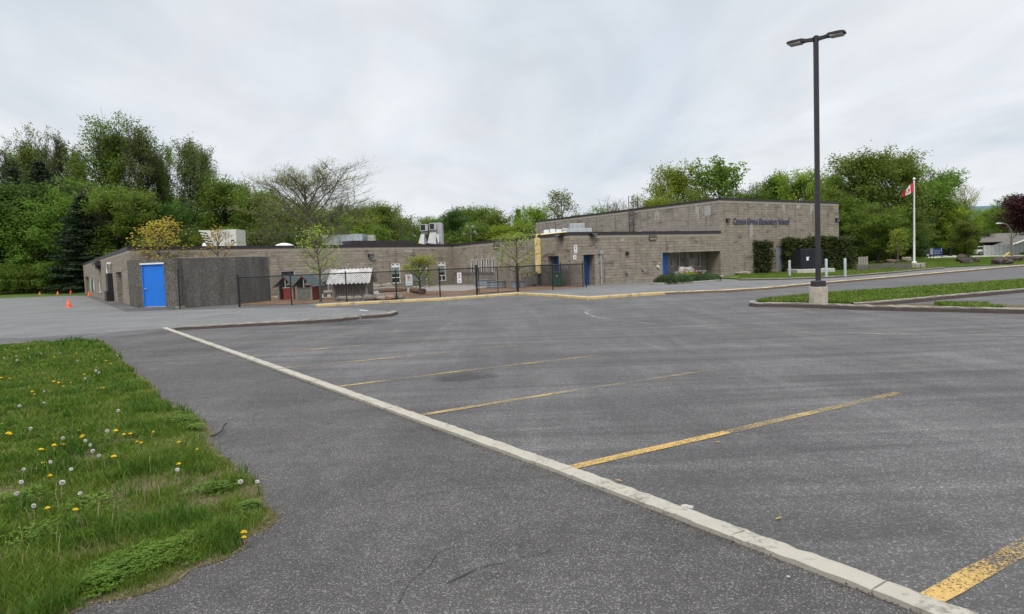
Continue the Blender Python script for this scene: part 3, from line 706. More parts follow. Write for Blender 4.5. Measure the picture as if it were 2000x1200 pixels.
# --- main classroom front
ow = [wBC.op(764, 513.5, 783.5, 552.5, .12), wBC.op(855, 511, 872, 548, .12), wBC.op(803, 513.5, 836, 555, .15, False, True), wBC.op(548, 529.5, 577, 546, .10)]
mb = MB(); wall_mb(mb, B2, C2, 0, H1 - .38, ow); mb.build('wall', M_blk, school)
slit_window(wBC, ow[0], 'class'); slit_window(wBC, ow[1], 'class'); slit_window(wBC, ow[3])
u0, u1, z0, z1, dp = ow[2][:5]
mb = MB(); t = .07
for a, b in ((u0, u0 + t), (u1 - t, u1), ((u0 + u1) / 2 - t / 2, (u0 + u1) / 2 + t / 2)): wBC.bx(mb, a, b, 0, z1, -dp, -dp + .07)
for c_ in (0.0, z1 - .72, z1 - t): wBC.bx(mb, u0 + t, (u0 + u1) / 2 - t / 2, c_, c_ + t, -dp, -dp + .068); wBC.bx(mb, (u0 + u1) / 2 + t / 2, u1 - t, c_, c_ + t, -dp, -dp + .068)
g = MB(); wBC.bx(g, u0 + t, u1 - t, t, z1 - t, -dp + .005, -dp + .02)
dr = mb.build('glass_door', M_white, school); g.build('pane', M_blind, dr)
# --- wall of narrow windows
sl = [wCD.op(x - 2.6, 507.5 - k * .9, x + 2.8, 534.5 - k * .9, .05) for k, x in enumerate((922, 932, 942, 952.5, 963))]
o_d1 = wCD.op(1069.5, 500.5, 1093, 558, .52, True, True)
mb = MB(); wall_mb(mb, C2, D2, 0, H1 - .38, sl + [o_d1]); mb.build('wall', M_blk, school)
for o in sl: slit_window(wCD, o)
uA = o_d1[0] + (o_d1[1] - o_d1[0]) * .1
blue_door(wCD, uA, o_d1[1] - .02, 0.01, o_d1[3] - .05, -.51, M_navy)
# --- right-hand low wall with door recess and wide entrance recess
o_d2 = wDE.op(1139.5, 497.5, 1163, 555, .66, True, True)
ent_u0, ent_z1 = wDE.px(1294, 494); ent_u1 = wDE.L - .02
o_ent = (ent_u0, ent_u1, 0.0, ent_z1, 1.5, False)
mb = MB(); wall_mb(mb, D2, Ee, 0, H1 - .38, [o_d2, o_ent])
eb0 = wDE.P(ent_u0, 0, -1.5); eb1 = wDE.P(ent_u1, 0, -1.5); wEB = W(P2(eb0), P2(eb1))
mb.build('wall', M_blk, school)
bw = []
for x in (1312, 1326, 1352.5, 1366.5): bw.append(wEB.op(x - 2.6, 493.5, x + 2.6, 520.5, .12))
mb = MB(); wall_mb(mb, P2(eb0), P2(eb1), 0, ent_z1, bw); mb.build('wall', M_blk2, school)
for o in bw: slit_window(wEB, o)
blue_door(wDE, o_d2[0] + .02, o_d2[0] + (o_d2[1] - o_d2[0]) * .96, 0.01, o_d2[3] - .04, -.65, M_navy, hside=-1)
ux = wEB.px(1301, 520)[0]; mb = MB(); wEB.bx(mb, ux - .75, ux + .05, 0.01, ent_z1 - .05, .02, .09); dd = mb.build('door', M_blue, school)
h = MB(); h.tube([wEB.P(ux - .05, 1.0, .09), wEB.P(ux - .05, 1.0, .15), wEB.P(ux - .15, 1.0, .15)], .014, 6); h.build('handle', M_galv, dd)
# window air conditioner with duct under the entrance soffit
ua, za_ = wEB.px(1336.5, 506.5); ub, zb_ = wEB.px(1346.5, 519.5)
mb = MB(); wEB.bx(mb, ua, ub, zb_, za_, .01, .5); wEB.bx(mb, ua + .02, ua + (ub - ua) * .55, za_ + .002, ent_z1 - .03, .01, .22)
acp = mb.build('air_conditioner', M_conc, school); g = MB()
for k in range(7): zz = zb_ + .06 + (za_ - zb_ - .12) * k / 6; wEB.bx(g, ua + .06, ub - .06, zz - .012, zz + .012, .5, .515)
g.build('grille', M_black, acp)
# --- soldier course, coping, all along the low roof
def course(w, z0, z1, u0=0, u1=None, pitch=.2):
    u1 = w.L if u1 is None else u1; n = max(1, int((u1 - u0) / pitch)); mb = MB(); s_ = (u1 - u0) / n
    for k in range(n): w.bx(mb, u0 + k * s_ + .004, u0 + (k + 1) * s_ - .004, z0, z1, -.15, .012)
    w.bx(mb, u0, u1, z0 + .003, z1 - .003, -.15, -.001); mb.build('block_course', M_soldier, school)
for w in (wAB, wBC, wCD, wDE): course(w, H1 - .38, H1 - .19)
def coping(w, z0, z1, out=.06, u0=0, u1=None, back=.3):
    u1 = w.L if u1 is None else u1; mb = MB(); w.bx(mb, u0, u1, z0 + .002, z1, -back, out); w.bx(mb, u0, u1, z1 - .02, z1 + .012, -back - .01, out + .012); mb.build('coping', M_coping, school)
for w in (wAB, wBC, wCD): coping(w, H1 - .19, H1, u0=0 if w is not wCD else .07, u1=w.L if w is wBC else w.L + .05)
coping(wDE, H1 - .19, H1, u0=.06, u1=wDE.L + .0)
back = Vector((.80, .60, 0)) * 30
Ab = A + back * 1.0
rp = [A, B, C, D, E, E + (G - E) * 1.4, Ab]
mb = MB(); mb.add([(p.x, p.y, H1 - .25) for p in rp], [tuple(range(len(rp)))]); mb.build('roof', M_roof, school)
mb = MB(); wall_mb(mb, P2(Ab), A2, 0, H1 - .25); wall_mb(mb, P2(rp[5]), P2(Ab), 0, H1 - .25); mb.build('wall', M_blk, school)
# --- the taller hall
Gx = G + (G - E) * .5; Fx = F_ + (G - E) * 1.5
mb = MB(); wall_mb(mb, P2(Gx), Ee, H1 - .3, H2 - .34); mb.build('hall_wall', M_blk2, school)
o_hd = wEF.op(1516, 481.5, 1535, 533, .12, True, True)
mb = MB(); wall_mb(mb, Ee, F2, 0, H2 - .34, [o_hd]); mb.build('hall_wall', M_blk, school)
mb = MB(); wall_mb(mb, F2, P2(Fx), 0, H2 - .34); wall_mb(mb, P2(Fx), P2(Gx), 0, H2 - .34); mb.build('hall_wall', M_blk2, school)
wGx = W(P2(Gx), Ee); wFx = W(F2, P2(Fx))
for w in (wGx, wEF, wFx): course(w, H2 - .34, H2 - .16); coping(w, H2 - .16, H2, out=.05)
mb = MB(); mb.add([(p.x, p.y, H2 - .2) for p in (Gx, E, F_, Fx)], [(0, 1, 2, 3)]); mb.build('roof', M_roof, school)
mb = MB(); wEF.bx(mb, o_hd[0] + .03, o_hd[1] - .03, 0.0, o_hd[3] - .02, -.1, -.05); mb.build('door', mat('pale_grey_door_paint', (.27, .30, .33), .5), school)
uJ = wEF.px(1426, 430)[0]; mb = MB(); wEF.bx(mb, uJ - .02, uJ + .02, 0, H2 - .34, .001, .006); mb.build('control_joint', M_soldier, school)
# pale replaced blocks, most of them below the coping
pr = random.Random(5)
def patches(w, boxes, name='block_patch'):
    for (x0, y0, x1, y1) in boxes:
        u0, z1 = w.px(x0, y0); u1, z0 = w.px(x1, y1); mb = MB(); n = max(1, round((u1 - u0) / .2)); rows = max(1, round((z1 - z0) / .2))
        for i in range(n):
            zo = pr.choice((0, .2, -.2)) if rows > 1 else 0
            w.bx(mb, u0 + (u1 - u0) * i / n + .006, u0 + (u1 - u0) * (i + 1) / n - .006, z0 + zo, z1 + min(zo, 0), .002, .009)
        mb.build(name, M_pale, school)
patches(wGE, [(1279, 411, 1288, 425), (1358, 399, 1365, 423), (1376, 398, 1388, 416)])
patches(wEF, [(1464, 435, 1471, 465), (1495, 396, 1501, 403), (1528, 396, 1533, 412), (1556, 399, 1562, 408), (1582, 400, 1588, 418), (1497, 434, 1502, 438)])
patches(wDE, [(1212, 467, 1219, 472)])
patches(wBC, [(335, 492, 360, 498), (790, 488, 805, 493)])
# lamps and fittings on the walls
def wall_lamp(w, x0, y0, x1, y1, name='wall_lamp', out=.28, m=M_bronze):
    u0, z1 = w.px(x0, y0); u1, z0 = w.px(x1, y1); mb = MB(); pts = [(0.01, z1), (out * .6, z1), (out, (z0 + z1) / 2), (out * .8, z0), (0.01, z0)]
    vs = [w.P(u, z, o) for u in (u0, u1) for o, z in pts]
    mb.add(vs, [(0, 1, 2, 3, 4), (9, 8, 7, 6, 5)] + [(i, i + 5, (i + 1) % 5 + 5, (i + 1) % 5) for i in range(5)]); o = mb.build(name, m, school)
    g = MB(); w.bx(g, u0 + .04, u1 - .04, z0 + .03, z0 + (z1 - z0) * .45, out * .86, out * .92); g.build('lens', mat('lamp_lens', (.3, .29, .25), .3), o)
wall_lamp(wBC, 718, 496, 727, 502.5, out=.3); wall_lamp(wDE, 1267, 458.5, 1281, 469, out=.12, m=mat('rusty_brown_box', (.10, .08, .06)))
wall_lamp(wCD, 964.5, 476, 976, 485.5, out=.12, m=MATS['rusty_brown_box']); wall_lamp(wAB, 191, 511.5, 197, 519, out=.5); wall_lamp(wAB, 192.5, 519.5, 197, 526, out=.3)
wall_lamp(wDE, 1151, 456, 1161, 462.5, out=.45, m=M_black); wall_lamp(wCD, 1091, 459, 1101, 465, out=.45, m=M_black)
wall_lamp(wEF, 1417.5, 427, 1423, 433.5, out=.2, m=M_black); wall_lamp(wEF, 1631, 426, 1637, 432.5, out=.2, m=M_black)
def vent(w, x0, y0, x1, y1, m=M_galv):
    u0, z1 = w.px(x0, y0); u1, z0 = w.px(x1, y1); mb = MB(); w.bx(mb, u0, u1, z0, z1, .002, .04); n = 4
    o = mb.build('wall_vent', m, school); g = MB()
    for k in range(n): zz = z0 + (z1 - z0) * (k + .5) / n; w.bx(g, u0 + .03, u1 - .03, zz - .012, zz + .012, .04, .052)
    g.build('grille', M_galvd, o)
vent(wBC, 724.5, 505, 733.5, 508.5); vent(wCD, 970.5, 496.5, 975.5, 503.5); vent(wDE, 1222, 533, 1226.5, 538.5, M_black); vent(wDE, 1253.5, 527.5, 1256, 531.5, M_black); vent(wDE, 1259.5, 527.5, 1263, 530.5, M_offw)
vent(wDE, 1288, 532.5, 1290.5, 535.5, M_offw)
for (x, y, r) in ((1224, 495.5, .14), (1284, 521, .11)):
    u, z = wDE.px(x, y); mb = MB(); M_ = [wDE.P(u + r * math.cos(t), z + r * math.sin(t), o) for o in (.002, .12) for t in [2 * math.pi * k / 12 for k in range(12)]]
    mb.add(M_, [tuple(range(12, 24))[::-1]] + [(k, (k + 1) % 12, 12 + (k + 1) % 12, 12 + k) for k in range(12)]); mb.build('alarm_bell', M_black if r > .12 else M_offw, school)
# wooden rail on the narrow-window wall, conduit over the left door, downspout, rooftop gas main
mb = MB(); u0 = wCD.px(888, 543)[0]; u1, zr = wCD.px(965, 542.5); wCD.bx(mb, u0, u1, .98, 1.10, .03, .08); mb.build('wall_rail', M_woodg, school)
u, z1_ = wDE.px(1171.5, 492); mb = MB(); mb.tube([wDE.P(u, .03, .09), wDE.P(u, z1_ - .15, .09)], .05, 10); wDE.bx(mb, u - .13, u + .13, z1_ - .15, z1_ + .08, .002, .2)
ds = mb.build('downspout', M_galv, school)
for zz in (.5, 1.5):
    g = MB(); wDE.bx(g, u - .08, u + .08, zz, zz + .04, .002, .15); g.build('bracket', M_galvd, ds)
pts = [wCD.px(x, y) for x, y in ((1059, 501.5), (1065, 500), (1070, 497), (1077, 496.5), (1082, 496), (1084, 498))]
mb = MB(); mb.tube([wCD.P(u, z, .06) for u, z in pts], .025, 6); mb.build('conduit', M_bronze, school)
uy0, zt = wCD.px(1049, 465); uy1, zb = wCD.px(1058, 534)
mb = MB(); um = (uy0 + uy1) / 2; hw = abs(uy1 - uy0) / 2
for k in range(5): wCD.bx(mb, um - hw + k * hw * .4, um - hw + (k + 1) * hw * .4 - .012, zb, zt, .02, .22)
wCD.bx(mb, um - hw, um + hw, zb + .01, zt - .01, .02, .205)
gp = mb.build('gas_pipe_cover', M_pipey, school)
mb = MB(); 
mb.tube([wCD.P(um - .05, zt - .05, .16), wCD.P(um - .05, H1 - .02, .14), wCD.P(um + .02, H1 + .04, .10), wCD.P(um + .2, H1 + .06, .0), wCD.P(wCD.L * .6, H1 + .06, -.12), wCD.P(wCD.L - .9, H1 + .06, -.4)], .055, 10); mb.build('gas_pipe', M_pipey, gp)
# black drain pipe on the west wall
u0, z1_ = wAB.px(215.5, 531); u1, _ = wAB.px(221.5, 560); mb = MB(); wAB.bx(mb, u0, u1, 0, 2.1, .02, .35); wAB.bx(mb, u0 - .2, u1 + .1, 0, .75, .02, .5)
o = mb.build('drain_box', M_black, school); g = MB(); um = (u0 + u1) / 2; g.tube([wAB.P(u0, 2.1, .2), wAB.P(u0, 2.75, .2), wAB.P(um, 2.85, .2), wAB.P(u1, 2.85, .1)], .07, 8); g.build('pipe', M_white, o)
# roof ladder against the hall
mb = MB(); lu = [wGE.px(x, 440)[0] for x in (1232.5, 1241)]; ztop = H2 + 1.15
for u in lu:
    mb.tube([wGE.P(u, H1 - .1, .22), wGE.P(u, ztop, .22), wGE.P(u, ztop, -.35), wGE.P(u, H2, -.35)], .035, 6)
    mb.tube([wGE.P(u + .0, ztop - .55, .22), wGE.P(u, ztop - .55, -.35)], .028, 6)
for k in range(9): zz = H1 + .15 + k * .3; mb.tube([wGE.P(lu[0], zz, .22), wGE.P(lu[1], zz, .22)], .022, 6)
for zz in (H1 + .4, H1 + 1.2, H2 - .5):
    for u in lu: mb.tube([wGE.P(u, zz, .22), wGE.P(u, zz, .0)], .025, 6)
mb.build('ladder', M_bronze, school)
# raised parapet on the classroom roof
u0 = wBC.px(690, 476)[0]; u1 = wBC.px(811, 476)[0]; mb = MB()
wBC.bx(mb, u0, u1, H1 + .015, H1 + .36, -1.6, -.25); mb.build('raised_parapet', M_coping, school)
# school name in raised letters on the hall
un0, zn0 = wEF.px(1431, 433.6); un1, _ = wEF.px(1540, 434)
nm = text_mesh('Carson Grove Elementary School', 1.0, (0, 0, 0), (1, 0, 0), (0, 0, 1), 0.02, 'school_name_sign', M_letter)
xs = [v.co.x for v in nm.data.vertices]; sc_ = (un1 - un0) / (max(xs) - min(xs)); zc0 = zn0 - .16
for v in nm.data.vertices:
    q = wEF.P(un0 + (v.co.x - min(xs)) * sc_, zc0 + v.co.y * sc_ * 1.25, .05 + v.co.z * 1.2); v.co = q
tag(nm, 'navy raised lettering of the school name high on the tall block wall', 'sign')
# ================================================================== YARD OBJECTS
# --- concrete shed with the blue door
HS = 2.62
s0 = hit(247.5, 510, HS); s1 = hit(262, 508, HS); s2 = hit(346, 504.5, HS)
d1 = (s2 - s1).normalized(); d1.z = 0; nb = Vector((-d1.y, d1.x, 0))
shed = thing('storage_shed', 'small flat topped concrete shed with a bright blue door', 'shed', (s1.x, s1.y, 0))
wS = W(P2(s1), P2(s2))
du0, dz1 = wS.px(275.5, 517); du1, dz0 = wS.px(325, 600)
mb = MB(); wall_mb(mb, P2(s1), P2(s2), .12, HS, [(du0, du1, .12, dz1 - .02, .12, False)])
s3 = s2 + nb * 2.4; s4 = s0 + nb * 2.2
for a, b in ((s2, s3), (s3, s4), (s4, s0), (s0, s1)): wall_mb(mb, P2(a), P2(b), .12, HS)
mb.add([(p.x, p.y, HS) for p in (s1, s2, s3, s4, s0)], [(0, 1, 2, 3, 4)]); mb.build('wall', M_shed, shed)
mb = MB(); mb.prism([P2(p) for p in (s1 + nb * .02, s2 + nb * .02, s3, s4, s0 + d1 * .03)], -.05, .13); mb.build('footing', M_conc, shed)
mb = MB(); wS.bx(mb, du0 + .012, du1 - .012, .10, dz1 - .03, -.10, -.045); dr = mb.build('door', M_blue, shed)
mb = MB(); wS.bx(mb, du0 + .002, du0 + .05, .10, dz1 - .02, -.12, .006); wS.bx(mb, du1 - .05, du1 - .002, .10, dz1 - .02, -.12, .006); wS.bx(mb, du0 + .05, du1 - .05, dz1 - .07, dz1 - .022, -.12, .006); mb.build('door_frame', M_blue, dr)
mb = MB(); wS.bx(mb, du0 - .06, du1 + .04, dz1 - .015, dz1 + .06, .002, .05); mb.build('drip_cap', M_white, shed)
mb = MB(); wS.bx(mb, du0 + .01, du1 - .01, .03, .098, -.1, .02); mb.build('threshold', M_offw, shed)
mb = MB(); mb.tube([wS.P(du0 + .14, 1.08, -.05), wS.P(du0 + .14, 1.08, .05)], [.035, .03], 8); mb.tube([wS.P(du0 + .14, 1.08, .05), wS.P(du0 + .27, 1.07, .055)], .014, 6); mb.build('handle', M_galv, dr)
for zz in (.4, 1.1, 1.8):
    mb = MB(); wS.bx(mb, du1 - .055, du1 - .03, zz, zz + .12, -.04, .012); mb.build('hinge', M_navy, dr)
# asphalt ramp in front of the door
mb = MB(); r0 = wS.P(-.1, .003, .03); r1 = wS.P(du1 + .5, .003, .03); r2 = wS.P(du1 + 1.0, .003, 1.0); r3 = wS.P(.1, .003, 1.1)
mb.add([r0 + Vector((0, 0, .11)), r1 + Vector((0, 0, .08)), r2, r3, wS.P(-.5, .003, .4)], [(0, 3, 2, 1), (0, 4, 3)]); struct('asphalt_ramp', mb, M_walk)
# --- tall dark concrete screen walls beside it
e0 = hit(347.5, 504, HS + .02); e1 = hit(459, 501.5, HS + .02); e2 = hit(524.5, 501.5, HS + .02)
e3 = e2 + nb * .2
enc = thing('concrete_screen_wall', 'tall dark concrete screen wall running from the blue door shed to the fence', 'wall', (e0.x, e0.y, 0))
def slab_wall(p, q, th, z0, z1):
    d = (q - p); d.z = 0; d.normalize(); n = Vector((-d.y, d.x, 0)); mb = MB()
    P = [p, q, q + n * th, p + n * th]; L = (q - p).length
    mb.prism([P2(x) for x in P], z0, z1); return mb, P
mb, P = slab_wall(e0 + d1 * .02, e1, .22, .02, HS); mb.build('wall_panel', M_encl, enc)
mb, P = slab_wall(e1, e2, .22, .02, HS - .004); mb.build('wall_panel', M_encl, enc)
mb = MB(); mb.prism([P2(x) for x in (e0, e1, e2, e2 + nb * .2, e1 + nb * .24, e0 + nb * .22)], HS + .001, HS + .03); mb.build('wall_cap', M_conc, enc)
pole0 = hit(351.5, 603); mb = MB(); mb.tube([pole0, pole0 + Vector((-.03, .1, 2.0))], .035, 8); mb.tube([pole0 + Vector((-.03, .1, 2.0)), pole0 + Vector((-.03, .1, 2.1))], [.05, .02], 8)
tag(mb.build('gate_post', M_black), 'lone black post in the joint between shed and dark wall', 'post')

# --- chain-link fence
def mesh_panel(a, b, z0, z1, pitch=.11, r=.0062):
    """woven wire: two families of diagonal wires between a and b"""
    L = (b - a).length; e = (b - a) / L; n = Vector((-e.y, e.x, 0)); h = z1 - z0; vs = []; k = -h
    def wire(u0, z0_, u1, z1_, off):
        p = a + e * u0 + n * off + Vector((0, 0, z0_)); q = a + e * u1 + n * off + Vector((0, 0, z1_))
        d = (q - p).normalized(); s1_ = d.cross(n).normalized() * r; s2_ = n * r
        c = [s1_, s2_, -s1_, -s2_]
        for i in range(4):
            j = (i + 1) % 4; vs.extend([p + c[i], p + c[j], q + c[j], q + c[i]])
    while k < L:
        u0, u1 = k, k + h
        za, zb = z0, z1
        if u0 < 0: za = z0 - u0; u0 = 0
        if u1 > L: zb = z1 - (u1 - L); u1 = L
        if u1 > u0:
            wire(u0, za, u1, zb, .003); wire(L - u0, za, L - u1, zb, -.003)
        k += pitch
    return vs
def fence_run(name, label, group, posts, H=1.5, fat=(), rails=True, wiregap=.05, hpost=None):
    P = [hit(x, y) for x, y in posts]
    t = thing(name, label, 'fence', P[0], 0, group)
    for i, p in enumerate(P):
        r = .055 if i in fat else .035; hh = (H + .07) if i not in fat else H + .14
        m = MB(); m.tube([p - Vector((0, 0, .05)), p + Vector((0, 0, hh))], r, 10); m.tube([p + Vector((0, 0, hh)), p + Vector((0, 0, hh + .05))], [r * 1.25, r * .5], 10)
        m.build('fence_post', M_black, t)
    m = MB()
    for a, b in zip(P, P[1:]): m.tube([a + Vector((0, 0, H)), b + Vector((0, 0, H))], .03, 8)
    m.build('top_rail', M_black, t)
    vs = []
    for a, b in zip(P, P[1:]): vs += mesh_panel(a, b, wiregap, H)
    me = np_mesh('chain_link', np.array([tuple(v) for v in vs]), 4, M_black); link('chain_link', me, t)
    return t, P
f1, FP = fence_run('chain_link_fence', 'black chain link fence in front of the play yard', None, [(468, 600), (570, 596.5), (677.5, 590.5), (775, 586), (860, 581.5), (932, 577)], fat=(0, 5))
f2, FP2 = fence_run('chain_link_fence', 'black chain link fence from the gate to the double door corner', None, [(1012, 572), (1080, 567.5), (1145.5, 562)], fat=(0,))
f3, FP3 = fence_run('chain_link_fence', 'black chain link fence section behind the stock tanks', None, [(975, 556), (993, 557.5), (1056, 559.3), (1096, 560.3), (1139, 560.8)], fat=(0,))
# gate
ga, gb = hit(936, 577), hit(1009, 572.3)
gate = thing('fence_gate', 'black chain link gate standing between two thick posts', 'gate', ga)
m = MB(); e_ = (gb - ga).normalized()
for k in (0, .5, 1): q = ga + (gb - ga) * k; m.tube([q + Vector((0, 0, .09)), q + Vector((0, 0, 1.52))], .024, 8)
for zz in (.10, 1.51): m.tube([ga + Vector((0, 0, zz)), gb + Vector((0, 0, zz))], .024, 8)
m.build('gate_frame', M_black, gate)
me = np_mesh('chain_link', np.array([tuple(v) for v in mesh_panel(ga, gb, .1, 1.5)]), 4, M_black); link('chain_link', me, gate)
m = MB(); q = gb + Vector((0, 0, .95)); m.tube([q - e_ * .05 + Vector((0, -.04, 0)), q + e_ * .12 + Vector((0, -.04, 0))], .022, 6); m.tube([q + Vector((0, -.05, -.1)), q + Vector((0, -.05, .16))], .02, 6); m.build('latch', M_black, gate)
for zz in (.3, 1.3):
    m = MB(); m.tube([ga + Vector((0, -.02, zz)), ga - e_ * .09 + Vector((0, -.02, zz))], .03, 6); m.build('hinge', M_black, gate)

# --- signs
def notice(name, label, w, x0, y0, x1, y1, face, kind, out=.02):
    u0, z1 = w.px(x0, y0); u1, z0 = w.px(x1, y1); t = thing(name, label, 'sign', w.P(u0, z0, out))
    m = MB(); w.bx(m, u0, u1, z0, z1, out, out + .012); m.build('panel', face, t)
    W_, Hh = u1 - u0, z1 - z0; o = out + .013
    def disc(cu, cz, r, r2, mi, mb, off=0):
        n = 20; pts = [w.P(cu + rr * math.cos(2 * math.pi * k / n), cz + rr * math.sin(2 * math.pi * k / n), o + off) for rr in (r, r2) for k in range(n)]
        mb.add(pts, [(k, (k + 1) % n, n + (k + 1) % n, n + k) for k in range(n)], mi=mi)
    def bar(cu, cz, l, th, ang, mi, mb, off=0):
        c, s = math.cos(ang), math.sin(ang); mb.add([w.P(cu + a * c - b * s, cz + a * s + b * c, o + off) for a, b in ((-l, -th), (l, -th), (l, th), (-l, th))], [(0, 1, 2, 3)], mi=mi)
    m = MB(); uc = (u0 + u1) / 2
    if kind == 'nopark':
        cz = z1 - Hh * .30; r = W_ * .34
        txt = text_mesh('P', r * 1.75, w.P(uc, cz - r * .62, o + .001), w.e, w.n, .0005, 'letter', M_signk, t, 'CENTER')
        disc(uc, cz, r, r * .80, 0, m, .003); bar(uc, cz, r * .85, r * .10, math.radians(-45), 0, m, .004)
        for k, (zz, l) in enumerate(((.56, .42), (.65, .27), (.80, .44), (.89, .44))):
            n = 5 + (k % 2); 
            for i in range(n): bar(uc - W_ * l + (i + .5) * 2 * W_ * l / n, z1 - Hh * zz, W_ * l / n * .8, Hh * .016, 0, 1, m)
    elif kind == 'tall':
        r = W_ * .30; cz = z1 - Hh * .19
        disc(uc, cz, r, r * .78, 0, m, .001); bar(uc, cz, r * .8, r * .11, math.radians(-45), 0, m, .002); bar(uc, cz - r * .1, r * .14, r * .5, 0, 1, m); bar(uc, cz + r * .15, r * .35, r * .12, 0, 1, m, .0005)
        bar(uc, z1 - Hh * .45, W_ * .20, Hh * .075, 0, 2, m); bar(uc - W_ * .02, z1 - Hh * .44, W_ * .05, Hh * .02, 0, 3, m, .002)
        for i in range(4): bar(uc - W_ * .3 + i * W_ * .2, z1 - Hh * .62, W_ * .07, Hh * .012, 0, 2, m)
        disc(uc - W_ * .15, z1 - Hh * .80, W_ * .17, W_ * .12, 1, m); disc(uc + W_ * .15, z1 - Hh * .82, W_ * .15, W_ * .10, 1, m, .001); bar(uc, z1 - Hh * .90, W_ * .36, Hh * .012, 0, 1, m, .002)
    elif kind == 'small':
        r = W_ * .26; cz = (z0 + z1) / 2
        disc(uc + W_ * .06, cz, r, r * .68, 0, m); bar(uc - W_ * .06, cz + Hh * .08, r * .75, r * .25, math.radians(-40), 1, m, .001); bar(uc, cz - Hh * .16, r * .5, r * .18, math.radians(30), 1, m, .001)
    m.build('symbol', [M_signr, M_signk, M_signb, M_signw], t); return t
wF1 = W(P2(FP[3]), P2(FP[4])); wF2 = W(P2(FP[4]), P2(FP[5]))
notice('parking_sign', 'pale no parking notice with four lines of print on the fence', wF1, 791.5, 537, 805.5, 557.5, M_signg, 'nopark', .03)
notice('notice_sign', 'narrow white notice sign wired to the fence left of the gate', wF2, 892, 533, 901, 553, M_signw, 'tall', .03)
notice('notice_sign', 'narrow white notice sign high on the wall between two doorways', wDE, 1120.2, 479, 1127, 495.3, M_signw, 'tall')
notice('notice_sign', 'small square white sign under the narrow sign on the wall', wDE, 1119, 499, 1125.2, 507, M_signw, 'small')

# --- playhouses
def playhouse(label, c, rz, red_left):
    t = thing('playhouse', label, 'playhouse', c, rz, 'gabled playhouses in the yard')
    w, d, he, hr = 1.02, 1.35, .86, 1.47
    for x in (-w / 2 + .06, w / 2 - .06):
        for y in (0.06, d - .06): m = MB(); m.box((x, y, he / 2), (.12, .12, he)); m.build('corner_post', M_woodl, t, world=False)
    for sx in (-1, 1):
        m = MB(); m.add([(sx * (w / 2), .02, 0), (sx * (w / 2), d - .02, 0), (sx * (w / 2), d - .02, he * .98), (sx * (w / 2), .02, he * .98), (sx * (w / 2 - .03), .02, 0), (sx * (w / 2 - .03), d - .02, 0), (sx * (w / 2 - .03), d - .02, he * .98), (sx * (w / 2 - .03), .02, he * .98)], [(0, 1, 2, 3), (7, 6, 5, 4), (3, 2, 6, 7), (0, 3, 7, 4), (1, 5, 6, 2)])
        m.build('side_wall', M_red, t, world=False)
    m = MB(); m.box((0, d - .03, he / 2), (w - .24, .04, he - .01)); m.build('back_wall', M_red, t, world=False)
    m = MB(); m.box((0.14 if red_left else 0.0, .03, .36), (w - (.5 if red_left else .22), .05, .70)); m.build('door', M_red if red_left else M_corrd, t, world=False)
    m = MB(); m.box((0.14 if red_left else 0.0, .02, .73), (w - (.45 if red_left else .2), .09, .04)); m.build('sill', M_offw if red_left else M_woodg, t, world=False)
    m = MB(); m.add([(-.24, .02, hr - .24), (.24, .02, hr - .24), (0, .02, hr - .02), (-.24, .05, hr - .24), (.24, .05, hr - .24), (0, .05, hr - .02)], [(0, 1, 2), (5, 4, 3), (0, 3, 4, 1)]); m.build('gable', M_red, t, world=False)
    m = MB(); m.box((.02, .03, (hr - .24 + .75) / 2), (.05, .05, hr - .24 - .75)); m.build('mullion', M_offw, t, world=False)
    for sx in (-1, 1):
        m = MB(); ex, ez = sx * (w / 2 + .20), he - .06; L = math.hypot(ex, hr - ez); nx_, nz_ = sx * (hr - ez) / L, abs(ex) / L; rows = 6
        for r in range(rows):
            a, b = r / rows, (r + 1) / rows; lift = .022
            p = [(ex * a, hr - (hr - ez) * a, 0), (ex * b + nx_ * lift, hr - (hr - ez) * b + nz_ * lift, 0)]
            for y0_ in [(-.14 + k * (d + .24) / 8) for k in range(8)]:
                y1_ = y0_ + (d + .24) / 8 - .012
                top = [(p[0][0], y0_, p[0][1]), (p[0][0], y1_, p[0][1]), (p[1][0], y1_, p[1][1]), (p[1][0], y0_, p[1][1])]
                bot = [(x - nx_ * .03, y, z - nz_ * .03) for x, y, z in top]
                m.add(top + bot, [(0, 1, 2, 3), (7, 6, 5, 4), (3, 2, 6, 7), (0, 3, 7, 4), (1, 5, 6, 2), (0, 4, 5, 1)])
        m.build('roof', M_tile, t, world=False)
        m = MB(); m.add([(0, -.16, hr + .01), (ex, -.16, ez), (ex, -.16, ez - .07), (0, -.16, hr - .07), (0, -.13, hr + .01), (ex, -.13, ez), (ex, -.13, ez - .07), (0, -.13, hr - .07)], [(0, 1, 2, 3), (7, 6, 5, 4), (0, 4, 5, 1), (3, 2, 6, 7), (1, 5, 6, 2)]); m.build('bargeboard', M_woodg, t, world=False)
    return t
playhouse('playhouse with grey front panel and red side, nearer of the two', hit(594, 587.5), math.radians(-8), False)
playhouse('playhouse with red half door, left of the grey fronted one', hit(558, 586), math.radians(-8), True)

